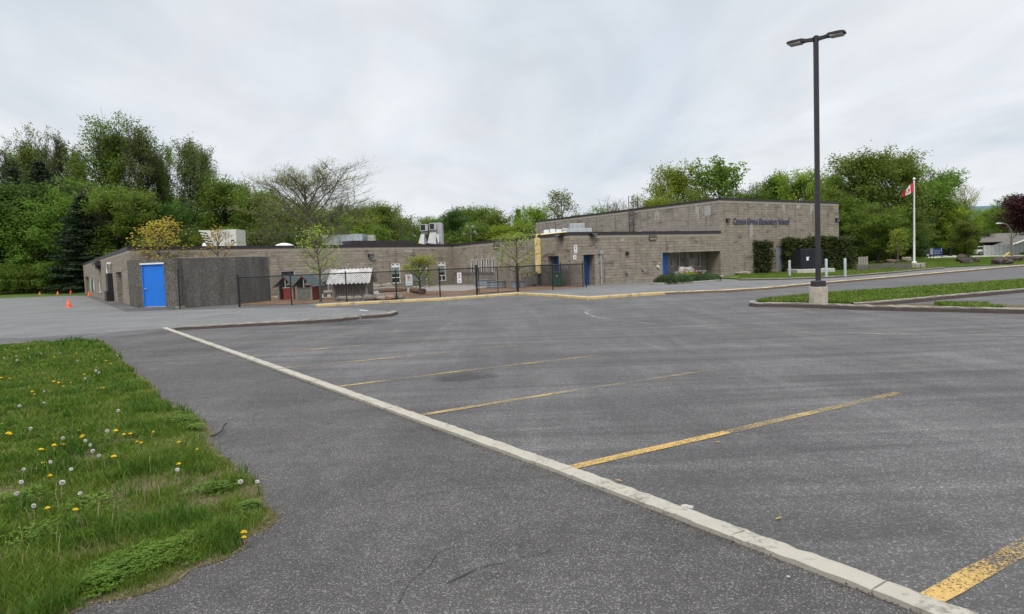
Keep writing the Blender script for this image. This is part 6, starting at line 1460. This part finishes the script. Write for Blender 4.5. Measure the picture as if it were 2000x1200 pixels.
ONES = ['', 'first', 'second', 'third', 'fourth', 'fifth', 'sixth', 'seventh', 'eighth', 'ninth', 'tenth', 'eleventh', 'twelfth', 'thirteenth', 'fourteenth', 'fifteenth', 'sixteenth', 'seventeenth', 'eighteenth', 'nineteenth', 'twentieth']
def ordinal(n): return ONES[n] if n <= 20 else ({2: 'twenty', 3: 'thirty', 4: 'forty'}[n // 10] + '-' + ONES[n % 10] if n % 10 else {3: 'thirtieth', 4: 'fortieth'}[n // 10])
for gname, objs in SEQ.items():
    if len({o['label'] for o in objs}) == 1:
        for i, o in enumerate(sorted(objs, key=lambda o: o.location.x / o.location.y)): o['label'] = ordinal(i + 1) + ' from the left of the ' + gname
# --- individual trees of the yard
def single(name, label, x, yb, yt, wpx, R, z0=0.0, at_base=None, **kw):
    b = hit(*(at_base or (x, yb)), z0); H = at(x, yt, b.y).z - z0
    o = make_tree(name, label, 'tree', H, R, **kw); ch, cr = CAL[o.name]; o.location = (b.x, b.y, z0); o.scale = (wpx / FPX * b.y / 2 / cr,) * 2 + (H / ch,); return o
o = single('bare_tree', 'wide bare spreading tree with dark trunk and few new leaves in the play yard', 622, 565, 324, 240, 4.3, kind='oval', leafm=L_olive, barkm=M_bark, seed=41, base=.28, n1=34, per=3, lsize=.08, spread=.14, trunk=.19, n2=10, twig=10, keep=.8, tw_r=.0085, lean=-.05)
single('young_tree', 'slim yellow green sapling with grey stem before the pale hut', 627, 590.5, 440, 86, 1.5, kind='oval', leafm=L_yel, barkm=M_bark, seed=42, base=.30, n1=20, per=4, lsize=.12, spread=.16, trunk=.055, n2=5, keep=.75, tw_r=.008)
single('young_tree', 'young yellow green tree behind the fence by the no parking sign', 822, 577, 497, 66, 1.08, kind='oval', leafm=L_yel, barkm=M_bark, seed=43, base=.22, n1=26, per=8, lsize=.09, spread=.15, trunk=.06, n2=6, tw_r=.007, gapn=.15)
single('young_tree', 'spreading young tree with layered branches behind the gate', 1012, 563, 449, 100, 2.0, kind='round', leafm=L_yel, barkm=M_bark, seed=44, base=.24, n1=19, per=6, lsize=.11, spread=.14, trunk=.075, n2=6, keep=.75, tw_r=.010)
single('young_tree', 'orange and yellow budded young tree behind the blue door shed', 328, 592, 424, 95, 1.45, kind='oval', leafm=L_orange, barkm=M_bark, seed=45, base=.30, n1=24, per=7, lsize=.11, spread=.13, trunk=.06, n2=6, keep=.85, tw_r=.009)
single('young_tree', 'smaller orange budded tree behind the dark concrete wall', 431, 588, 443, 66, 1.1, kind='sparse', leafm=L_orange, barkm=M_bark, seed=46, base=.34, n1=15, per=4, lsize=.11, spread=.12, trunk=.045, n2=4, keep=.6, tw_r=.009)
single('young_tree', 'tiny pale green sapling on the lawn left of the flagpole', 1753.5, 516.5, 447, 38, 1.25, z0=.1, kind='oval', leafm=L_yel, barkm=M_bark, seed=47, base=.24, n1=18, per=6, lsize=.15, spread=.16, trunk=.06, n2=5, keep=.8, tw_r=.014)

# --- hedges
def hedge(label, x0, x1, yt, yb, Y, depth, seed):
    a, b = at(x0, yb, Y), at(x1, yb, Y); h = at((x0 + x1) / 2, yt, Y).z; L = b.x - a.x; rng = np.random.default_rng(seed)
    n = int(L * depth * h * 60 + L * h * 110); P = rng.uniform(0, 1, (n, 3)); side = rng.integers(0, 4, n)
    P[side == 0, 1] = rng.uniform(0, .12, (side == 0).sum()); P[side == 1, 2] = rng.uniform(.93, 1, (side == 1).sum())
    C = np.stack([a.x + P[:, 0] * L, Y + P[:, 1] * depth + .10 * np.sin(P[:, 0] * L * 2.3), .1 + P[:, 2] ** .9 * (h - .1) * (1 + .03 * np.sin(P[:, 0] * L * 1.9 + seed))], 1); C += rng.normal(0, .07, C.shape) * (rng.random((n, 1)) < .35)
    t = thing('hedge', label, 'hedge', (a.x + L / 2, Y + depth / 2, .1)); q = leaf_quads(C, 0, .17, rng, 9, .10, .45)
    link('foliage', np_mesh('foliage', q, 4, L_hedge), t)
    m = MB(); m.cbox((a.x + L / 2, Y + depth / 2, .1 + h * .42), (L * .8, depth * .6, h * .8), b=.2); m.build('inner_branches', M_barkd, t)
hedge('square clipped cedar hedge against the tall wall', 1475, 1511, 474, 536, 55.5, 1.3, 1)
hedge('long clipped cedar hedge behind the transformer', 1539, 1672, 466, 533, 56.5, 1.8, 2)
# --- low junipers of the oval bed
def mound(name, label, c, sx, sy, h, leafm, seed, n=900, ls=.10, group=None, rz=None, cat='shrub'):
    rng = np.random.default_rng(seed); u = rng.uniform(0, 2 * np.pi, n); r = np.sqrt(rng.uniform(0, 1, n)); z = np.sqrt(np.clip(1 - r ** 2, 0, 1)) * rng.uniform(.25, 1, n)
    wob = 1 + .16 * np.sin(3 * u + seed) + .1 * np.sin(7 * u)
    x, y = r * np.cos(u) * sx * wob, r * np.sin(u) * sy * wob; a = (math.atan2(wd.y, wd.x) if rz is None else rz)
    C = np.stack([x * math.cos(a) - y * math.sin(a), x * math.sin(a) + y * math.cos(a), z * h], 1)
    q = leaf_quads(C, 0, ls, rng, 7, ls * .8, .35); o = link(name, np_mesh(name, q, 4, leafm)); o.location = c; return tag(o, label, cat, group)
GJ = 'low junipers in the oval bed'
for k, (uu, vv, sx, sy, h, lab) in enumerate(((-2.05, -.25, .62, .75, .42, 'low juniper at the left tip of the oval bed'), (-1.05, -.75, .85, .6, .40, 'broad low juniper front left in the oval bed'), (-1.2, .35, .8, .7, .5, 'juniper left of the white boulder, rear row'), (.1, -.85, .8, .55, .40, 'low juniper at the front middle of the oval bed'), (1.15, -.60, .85, .6, .42, 'broad low juniper front right in the oval bed'), (2.15, -.05, .60, .75, .36, 'low juniper at the right tip of the oval bed'))):
    mound('juniper', lab, bedc + wd * uu + wn_ * vv + Vector((0, 0, .1)), sx, sy, h, L_juni, 70 + k, 1500, .09, GJ)
mound('shrub', 'yellow green shrub right of the white boulder', bedc + wd * 1.0 + wn_ * .45 + Vector((0, 0, .1)), 1.0, .6, .5, L_bright, 80, 1400, .09)
mound('shrub', 'grey green shrub left of the white boulder', bedc + wd * -.75 + wn_ * -.1 + Vector((0, 0, .1)), .5, .4, .52, mat('grey_green_foliage', (.12, .2, .11), .8, var=.3), 81, 900, .08)
M_fl = [mat('flower_red', (.35, .02, .03)), mat('flower_cream', (.65, .5, .25))]
for k in range(9):
    c = bedc + wd * (.35 + k * .22) + wn_ * (.85 + .15 * math.sin(k * 3)); rng = np.random.default_rng(90 + k)
    C = rng.normal(0, 1, (26, 3)) * .06 + np.array([0, 0, .50]); q = leaf_quads(C, 0, .06, rng, 3, .03, .9); o = link('flower', np_mesh('flower', q, 4, M_fl[k % 2])); o.location = c + Vector((0, 0, .1))
    m = MB(); 
    for j in range(4): m.tube([(0, 0, 0), (.04 * math.cos(j * 1.6), .04 * math.sin(j * 1.6), .5)], .006, 3, cap=False)
    s_ = m.build('stem', MATS['grey_green_foliage'], o, world=False)
    tag(o, 'dark red flower head among the bed shrubs' if k % 2 == 0 else 'cream yellow flower head among the bed shrubs', 'flower', 'red flowers in the oval bed' if k % 2 == 0 else 'cream flowers in the oval bed')

# ------------------------------------------------------------------ grass
def m_grass(name, cols):
    m = NT(name); v = m.obj(); at_ = m.n('ShaderNodeAttribute', attribute_name='tone')
    a = m.noise(v, 1.3, 4, 0.6); f = m.math('ADD', m.math('MULTIPLY', a, .6), m.math('MULTIPLY', at_.outputs['Fac'], .4))
    c = m.ramp(f, [(0.25, cols[0]), (0.5, cols[1]), (0.66, cols[2]), (0.78, cols[3])]); m.set(c, 0.6, 0, 0.25)
    tl = m.n('ShaderNodeBsdfTranslucent'); mx = m.n('ShaderNodeMixShader'); mx.inputs[0].default_value = .3
    m.l(c, tl.inputs[0]); m.l(m.b.outputs[0], mx.inputs[1]); m.l(tl.outputs[0], mx.inputs[2]); m.l(mx.outputs[0], m.out.inputs[0]); return m.m
M_grass = m_grass('grass_blades', [(.046, .095, .009), (.095, .165, .013), (.160, .222, .026), (.36, .32, .16)])
def inside(P, poly):
    x, y = P[:, 0], P[:, 1]; c = np.zeros(len(P), bool); n = len(poly)
    for i in range(n):
        x0, y0 = poly[i][0], poly[i][1]; x1, y1 = poly[i - 1][0], poly[i - 1][1]
        with np.errstate(divide='ignore', invalid='ignore'): c ^= ((y0 > y) != (y1 > y)) & (x < (x1 - x0) * (y - y0) / (y1 - y0 + 1e-12) + x0)
    return c
def blades(name, label, P, z0, hl, wl, seed, m, patch=None):
    rng = np.random.default_rng(seed); N = len(P); d = np.linalg.norm(P, axis=1)
    h = hl * rng.uniform(.5, 1.25, N); w = wl * rng.uniform(.7, 1.3, N) * np.clip(d / 5, .9, 5.0)
    if patch is not None: h = h * patch
    a = rng.uniform(0, 2 * np.pi, N); dr = np.stack([np.cos(a), np.sin(a)], 1); b = rng.uniform(0, 2 * np.pi, N); ln_ = np.stack([np.cos(b), np.sin(b)], 1) * (h * rng.uniform(.15, .95, N))[:, None]
    B = np.concatenate([P, np.full((N, 1), z0)], 1); s = np.concatenate([dr * (w / 2)[:, None], np.zeros((N, 1))], 1)
    mid = B + np.concatenate([ln_ * .35, (h * .6)[:, None]], 1); tip = B + np.concatenate([ln_, (h * .95)[:, None]], 1)
    v = np.stack([B - s, B + s, mid + s * .75, mid - s * .75, mid - s * .75, mid + s * .75, tip + s * .12, tip - s * .12], 1).reshape(-1, 3)
    me = np_mesh(name, v, 4, m); at_ = me.attributes.new('tone', 'FLOAT', 'POINT'); at_.data.foreach_set('value', np.repeat(rng.uniform(0, 1, N), 8).astype(np.float32))
    return tag(link(name, me), label, 'grass', kind='stuff')
LP = [(-700, 690), (-200, 681), (0, 676), (100, 669), (192, 667), (212, 676), (232, 696), (262, 724), (300, 756), (322, 782), (352, 797), (398, 826), (416, 850), (410, 868), (438, 890), (462, 915), (488, 932), (508, 945), (521, 962), (514, 985), (532, 1006), (528, 1030), (497, 1052), (470, 1075), (425, 1098), (372, 1118), (345, 1140), (290, 1158), (230, 1172), (190, 1180), (150, 1198), (60, 1230), (-200, 1300), (-1500, 1400)]
lawn = [hit(x, y) for x, y in LP]
lawn_s = smooth_line(lawn[1:33], 5)
lawn_s = [lawn[0]] + [p + Vector((mnoise.noise(p * 3) * .05, mnoise.noise(p * 3 + Vector((9, 0, 0))) * .05, 0)) for p in lawn_s] + [lawn[-1]]
b_ = MB(); b_.add([(p.x, p.y, .006) for p in lawn_s], [tuple(range(len(lawn_s)))]); struct('lawn_soil', b_, M_soil)
def sample(poly, n, dens, seed):
    rng = np.random.default_rng(seed); xs = [p[0] for p in poly]; ys = [p[1] for p in poly]; out = []; tot = 0
    while tot < n:
        P = np.stack([rng.uniform(max(min(xs), -14), max(xs), n), rng.uniform(min(ys), max(ys), n)], 1); d = np.linalg.norm(P, axis=1)
        # only what the wide view could see, and thinner with distance
        k = inside(P, poly) & (rng.uniform(0, 1, n) < dens(d)) & (P[:, 0] > -P[:, 1] * 1.05 - 1.0); out.append(P[k]); tot += k.sum()
        if k.sum() < 5: break
    return np.concatenate(out)[:n]
GP = sample(lawn_s, 330000, lambda d: np.clip((2.6 / d) ** 1.35, 0, 1), 1)
pn = np.array([mnoise.noise(Vector((x * 1.1, y * 1.1, 0))) for x, y in GP]); pn2 = np.array([mnoise.noise(Vector((x * 3.3, y * 3.3, 5))) for x, y in GP])
keepm = np.random.default_rng(5).uniform(0, 1, len(GP)) < np.clip(1.15 + pn * .6 + pn2 * 1.1, .25, 1)
# fewer blades on the trodden bare patches
for bx_, by_, br_ in [(*tuple(hit(290, 945))[:2], .30), (*tuple(hit(190, 1070))[:2], .16), (*tuple(hit(60, 802))[:2], .25)]:
    dd_ = np.hypot(GP[:, 0] - bx_, (GP[:, 1] - by_) * .8); keepm &= ~((dd_ < br_) & (np.random.default_rng(6).uniform(0, 1, len(GP)) < .8))
# the turf thins out and stays short along the asphalt
ed = np.full(len(GP), 9.0)
for a_, b_2 in zip(lawn_s[1:-2], lawn_s[2:-1]):
    ax_, ay_, bx2, by2 = a_.x, a_.y, b_2.x, b_2.y; L2 = (bx2 - ax_) ** 2 + (by2 - ay_) ** 2 + 1e-9
    tt_ = np.clip(((GP[:, 0] - ax_) * (bx2 - ax_) + (GP[:, 1] - ay_) * (by2 - ay_)) / L2, 0, 1)
    ed = np.minimum(ed, np.hypot(GP[:, 0] - ax_ - tt_ * (bx2 - ax_), GP[:, 1] - ay_ - tt_ * (by2 - ay_)))
edn = np.array([mnoise.noise(Vector((x * 5, y * 5, 8))) for x, y in GP]); ew = np.clip((ed + edn * .07) / .20, 0, 1)
keepm &= np.random.default_rng(15).uniform(0, 1, len(GP)) < (.12 + .88 * ew)
GP, pn, pn2, ew = GP[keepm], pn[keepm], pn2[keepm], ew[keepm]
blades('lawn_grass', 'rough green lawn with dandelions beside the footpath', GP, .008, .066, .0038, 2, M_grass, np.clip(1.0 + pn * .8 + pn2 * .6, .40, 1.7) * (.35 + .65 * ew))
IG = sample([tuple(p) for p in isl], 60000, lambda d: np.clip((17 / d) ** 1.5, 0, 1), 3)
blades('island_grass', 'ragged grass on the kerbed island round the lamp post', IG, .088, .11, .0065, 4, M_grass)
SG = sample([tuple(p) for p in strip], 9000, lambda d: np.ones_like(d), 5); k_ = np.array([mnoise.noise(Vector((x * .6, y * .6, 2))) > -.12 for x, y in SG]); SG = SG[k_]
blades('verge_grass', 'thin strip of weeds behind the right-hand kerb', SG, .083, .10, .0065, 6, M_grass)
fr_ = [hit(x, y - 1.5) for x, y in RK] + [hit(2000, 516), hit(2100, 509), hit(2050, 501), hit(1845, 505), hit(1700, 515), hit(1440, 534)]
FG = sample([tuple(p) for p in fr_], 110000, lambda d: np.ones_like(d), 7)
blades('front_lawn_grass', 'short grass between the far kerb and the hall', FG, .10, .09, .0042, 8, M_grass)
# clover and broad weeds
M_clover = m_leaf('clover_leaves', (.068, .125, .010), (.100, .175, .014), (.145, .225, .022), .3, 2)
def clover(name, label, blobs, seed):
    rng = np.random.default_rng(seed); C = []
    for (x, y, r, n, hh) in blobs:
        c = hit(x, y); u = rng.uniform(0, 6.28, n); rr = rng.uniform(0, 1, n) ** .7 * r * (1 + .3 * np.sin(3 * u + x) + .2 * np.sin(5 * u + y)); C.append(np.stack([c.x + rr * np.cos(u), c.y + rr * np.sin(u), .03 + rng.uniform(.3, 1, n) * hh * (1 - .6 * (rr / r) ** 2)], 1))
    C = np.concatenate(C); C = C[inside(C[:, :2] * 1.0, [(p.x - .05, p.y) for p in lawn_s])]; N = len(C); vs = []
    ang = rng.uniform(0, 6.28, N)
    for k in range(3):
        a = ang + k * 2.094; d = np.stack([np.cos(a), np.sin(a), rng.uniform(-.25, .35, N)], 1); p = np.stack([-np.sin(a), np.cos(a), np.zeros(N)], 1); s = rng.uniform(.010, .018, N)[:, None]
        vs.append(np.stack([C, C + d * s * .7 - p * s * .5, C + d * s * 1.25, C + d * s * .7 + p * s * .5], 1))
    v = np.concatenate(vs, 0).reshape(-1, 3); return tag(link(name, np_mesh(name, v, 4, M_clover)), label, 'weeds', kind='stuff')
clover('clover_patch', 'dense clover and vetch clumps in the lawn', [(305, 1090, .24, 560, .045), (245, 1122, .22, 450, .045), (380, 1060, .2, 180, .04), (200, 1145, .12, 250, .045), (345, 1075, .10, 200, .045), (490, 1000, .12, 160, .05), (355, 828, .30, 420, .06), (385, 842, .14, 150, .05), (275, 752, .45, 400, .07), (170, 765, .45, 350, .07), (100, 720, .6, 400, .07), (240, 860, .3, 150, .05), (340, 905, .22, 160, .05), (90, 1050, .3, 200, .05), (40, 980, .25, 180, .05), (180, 990, .25, 160, .05), (420, 965, .2, 160, .05), (60, 850, .3, 160, .05)], 3)
# dry brown litter along the lawn edge
# dandelions
def dandelion(kind, seed):
    rng = random.Random(seed); m = MB()
    H = .06 if kind == 'y' else .13
    m.tube([(0, 0, 0), (rng.uniform(-.01, .01), rng.uniform(-.01, .01), H * .5), (rng.uniform(-.02, .02), rng.uniform(-.02, .02), H)], .0026, 5, cap=False, mi=0); top = Vector(m.v[-1])
    if kind == 'y':
        for ring, (n, r, dz) in enumerate(((22, .020, .0), (18, .015, .006), (12, .009, .010))):
            for k in range(n):
                a = 2 * math.pi * (k + ring * .4) / n; w = .11; p = [(0, 0, 0), (r * .7 * math.cos(a - w), r * .7 * math.sin(a - w), .005 + dz), (r * math.cos(a), r * math.sin(a), .005 + dz), (r * .7 * math.cos(a + w), r * .7 * math.sin(a + w), .005 + dz)]
                m.add([Vector(q) + top for q in p], [(0, 1, 2, 3)], mi=1)
    else:
        for k in range(90):
            d = Vector((rng.gauss(0, 1), rng.gauss(0, 1), rng.gauss(.25, 1))).normalized(); s = d.cross(Vector((0, 0, 1)) if abs(d.z) < .9 else Vector((1, 0, 0))).normalized(); e3 = d.cross(s); r = .0165; t_ = top + Vector((0, 0, .004))
            m.add([t_ + d * .004, t_ + d * r - s * .004, t_ + d * (r + .001), t_ + d * r + s * .004], [(0, 1, 2, 3)], mi=1); m.add([t_ + d * .004, t_ + d * r - e3 * .004, t_ + d * (r + .001), t_ + d * r + e3 * .004], [(0, 1, 2, 3)], mi=1)
    me_names = ('dandelion', [mat('dandelion_stalk', (.20, .17, .08)), mat('dandelion_yellow', (.86, .60, .015), .7, var=.08) if kind == 'y' else mat('dandelion_down', (.70, .69, .66), .9, var=.05)])
    return m.build(*me_names)
dy, dw = dandelion('y', 1), dandelion('w', 2)
YEL = [(155, 855), (163, 852), (150, 842), (222, 752 + 90), (240, 849), (270, 863), (281, 864), (100, 930), (97, 993), (145, 995), (221, 893), (76, 878), (115, 869), (104, 871), (125, 869), (14, 846), (22, 848), (350, 907), (470, 1041), (475, 1052), (255, 848), (66, 771), (2, 829), (388, 878), (350, 865), (195, 758), (106, 745), (116, 747), (5, 738), (150, 716), (202, 758), (122, 755), (183, 734), (188, 702), (232, 700), (70, 680), (95, 676), (46, 685), (15, 697), (152, 690), (240, 688), (208, 705), (165, 732), (80, 905), (296, 845), (18, 740), (200, 682), (60, 766), (136, 748), (88, 911), (30, 686), (175, 679), (215, 711), (130, 684), (55, 692), (10, 683), (105, 698)]
WHT = [(87, 787), (93, 903), (139, 917), (52, 838), (164, 862), (116, 857), (181, 882), (198, 890), (155, 962), (35, 942), (65, 990), (118, 945), (346, 918), (475, 937), (492, 942), (195, 728), (165, 740), (93, 763), (154, 705), (36, 695), (8, 700), (45, 792), (62, 697), (230, 695), (44, 918), (205, 843), (197, 728), (28, 704), (52, 681), (120, 690), (178, 870), (232, 803), (40, 960), (84, 690), (186, 725)]
first = {'y': True, 'w': True}; rr_ = random.Random(77)
for src, lst, key in ((dy, YEL, 'y'), (dw, WHT, 'w')):
    for (x, y) in lst:
        o = src if first[key] else src.copy()
        if not first[key]: COL.objects.link(o)
        first[key] = False; hz = .065 if key == 'y' else .135; s = rr_.uniform(.8, 1.15) * (1.12 if key == 'y' else .95); c = hit(x, y, hz * s + .012); o.location = (c.x, c.y, .012); o.scale = (s * rr_.uniform(.9, 1.2),) * 2 + (s,); o.rotation_euler = (rr_.uniform(-.15, .15), rr_.uniform(-.15, .15), rr_.uniform(0, 6))
        tag(o, 'yellow dandelion flower in the near lawn' if key == 'y' else 'white dandelion seed head on a tall stalk in the near lawn', 'dandelion', 'yellow dandelions in the lawn' if key == 'y' else 'dandelion clocks in the lawn')
# loose grit and dead thatch where turf meets asphalt
M_litter = mat('dead_thatch', (.20, .15, .09), .95, var=.4, scale=20)
rng_ = np.random.default_rng(31); C = []
for a_, b_2 in zip(lawn_s[3:-3], lawn_s[4:-2]):
    n = int((b_2 - a_).length * 170 * min(1, (4.0 / max(3.0, a_.length)) ** 1.2)); t_ = rng_.random((n, 1)); off = rng_.normal(.0, .035, (n, 2))
    C.append(np.concatenate([np.array([[a_.x, a_.y]]) * (1 - t_) + np.array([[b_2.x, b_2.y]]) * t_ + off, rng_.uniform(.008, .018, (n, 1))], 1))
C = np.concatenate(C); q = leaf_quads(C, 0, .022, rng_, 1, .002, .30, squash=.3); q[:, 2] = np.clip(q[:, 2], .0065, .03)
tag(link('thatch_litter', np_mesh('thatch_litter', q, 4, M_litter)), 'dead grass and grit scattered along the lawn edge', 'litter', kind='stuff')
# branching hairline cracks in the lot and the path
cr_ = random.Random(12)
def crack_path(x, y, ang, n, st, w, z, k):
    P_ = [Vector((x, y, 0))]
    for i in range(n): ang += cr_.uniform(-.5, .5); P_.append(P_[-1] + Vector((math.cos(ang), math.sin(ang), 0)) * st * cr_.uniform(.6, 1.3))
    ribbon('asphalt_crack', P_, w, z, m_crack(), w * .45, k); return P_, ang
for k, (px_c, py_c, an, n, w) in enumerate(((1500, 760, .3, 16, .003), (700, 1000, .2, 12, .002), (560, 820, 1.9, 12, .003))):
    c_ = hit(px_c, py_c); P_, a_ = crack_path(c_.x, c_.y, an, n, .14, w, .0072, k + 50); q_ = P_[len(P_) // 2]; crack_path(q_.x, q_.y, a_ + 1.1, n // 2, .11, w * .7, .0076, k + 70)
# tall straw-coloured stalks and darker tufts in the rough lawn
rs_ = random.Random(91); mb = MB()
for k in range(110):
    x, y = rs_.uniform(-20, 330), rs_.uniform(690, 1120)
    if x > 200 + (y - 690) * .75 or (y > 1000 and x > 260): continue
    c = hit(x, y, .01); h_ = rs_.uniform(.07, .17); a_ = rs_.uniform(0, 6.28); l_ = rs_.uniform(.01, .06)
    mb.tube([c, c + Vector((math.cos(a_) * l_ * .4, math.sin(a_) * l_ * .4, h_ * .6)), c + Vector((math.cos(a_) * l_, math.sin(a_) * l_, h_))], [.0022, .0018, .0012], 4, cap=False)
tag(mb.build('dry_stalks', mat('straw', (.24, .21, .10), .9, var=.3, scale=9)), 'thin dry stalks standing up out of the rough lawn', 'stalks', kind='stuff')
TP = sample(lawn_s, 60000, lambda d: np.clip((2.6 / d) ** 1.3, 0, 1), 21)
tn = np.array([mnoise.noise(Vector((x * 2.0, y * 2.0, 11))) + .6 * mnoise.noise(Vector((x * 6, y * 6, 3))) for x, y in TP]); TP, tn = TP[tn > .22], tn[tn > .22]
blades('grass_tufts', 'darker longer tufts standing in the rough lawn', TP, .008, .105, .0062, 22, m_grass('tuft_blades', [(.030, .085, .008), (.055, .125, .010), (.085, .165, .016), (.14, .20, .04)]), np.clip(tn * 1.6 + .5, .6, 1.5))
# grit, dead leaves and weed sprigs caught along the white kerb and the island kerbs
rng_ = np.random.default_rng(57); C = []; S = []
def along(P_, n, sp_, z):
    for a_, b_2 in zip(P_, P_[1:]):
        k_ = int((b_2 - a_).length * n); t_ = rng_.random((k_, 1)); C.append(np.concatenate([np.array([[a_.x, a_.y]]) * (1 - t_) + np.array([[b_2.x, b_2.y]]) * t_ + rng_.normal(0, sp_, (k_, 2)), np.full((k_, 1), z) + rng_.uniform(0, .006, (k_, 1))], 1))
ka_, kb_ = hit(327, 641.5), hit(1900, 1208); kn_ = Vector((-(kb_ - ka_).y, (kb_ - ka_).x, 0)).normalized() * (1 if ((kb_ - ka_).x) else 1)
for off_ in (.148, -.012): along([ka_ - kn_ * off_, kb_ - kn_ * off_], 45, .012, .008)
along(IK, 60, .04, .008); along([hit(x, y) for x, y in GK], 40, .03, .009)
C = np.concatenate(C); q = leaf_quads(C, 0, .018, rng_, 1, .001, .5, squash=.3); q[:, 2] = np.clip(q[:, 2], .0065, .03)
tag(link('kerb_litter', np_mesh('kerb_litter', q, 4, mat('brown_grit', (.11, .085, .065), .95, var=.5, scale=30))), 'brown grit and leaf bits lying against the kerbs', 'litter', kind='stuff')
bpy.context.view_layer.update()
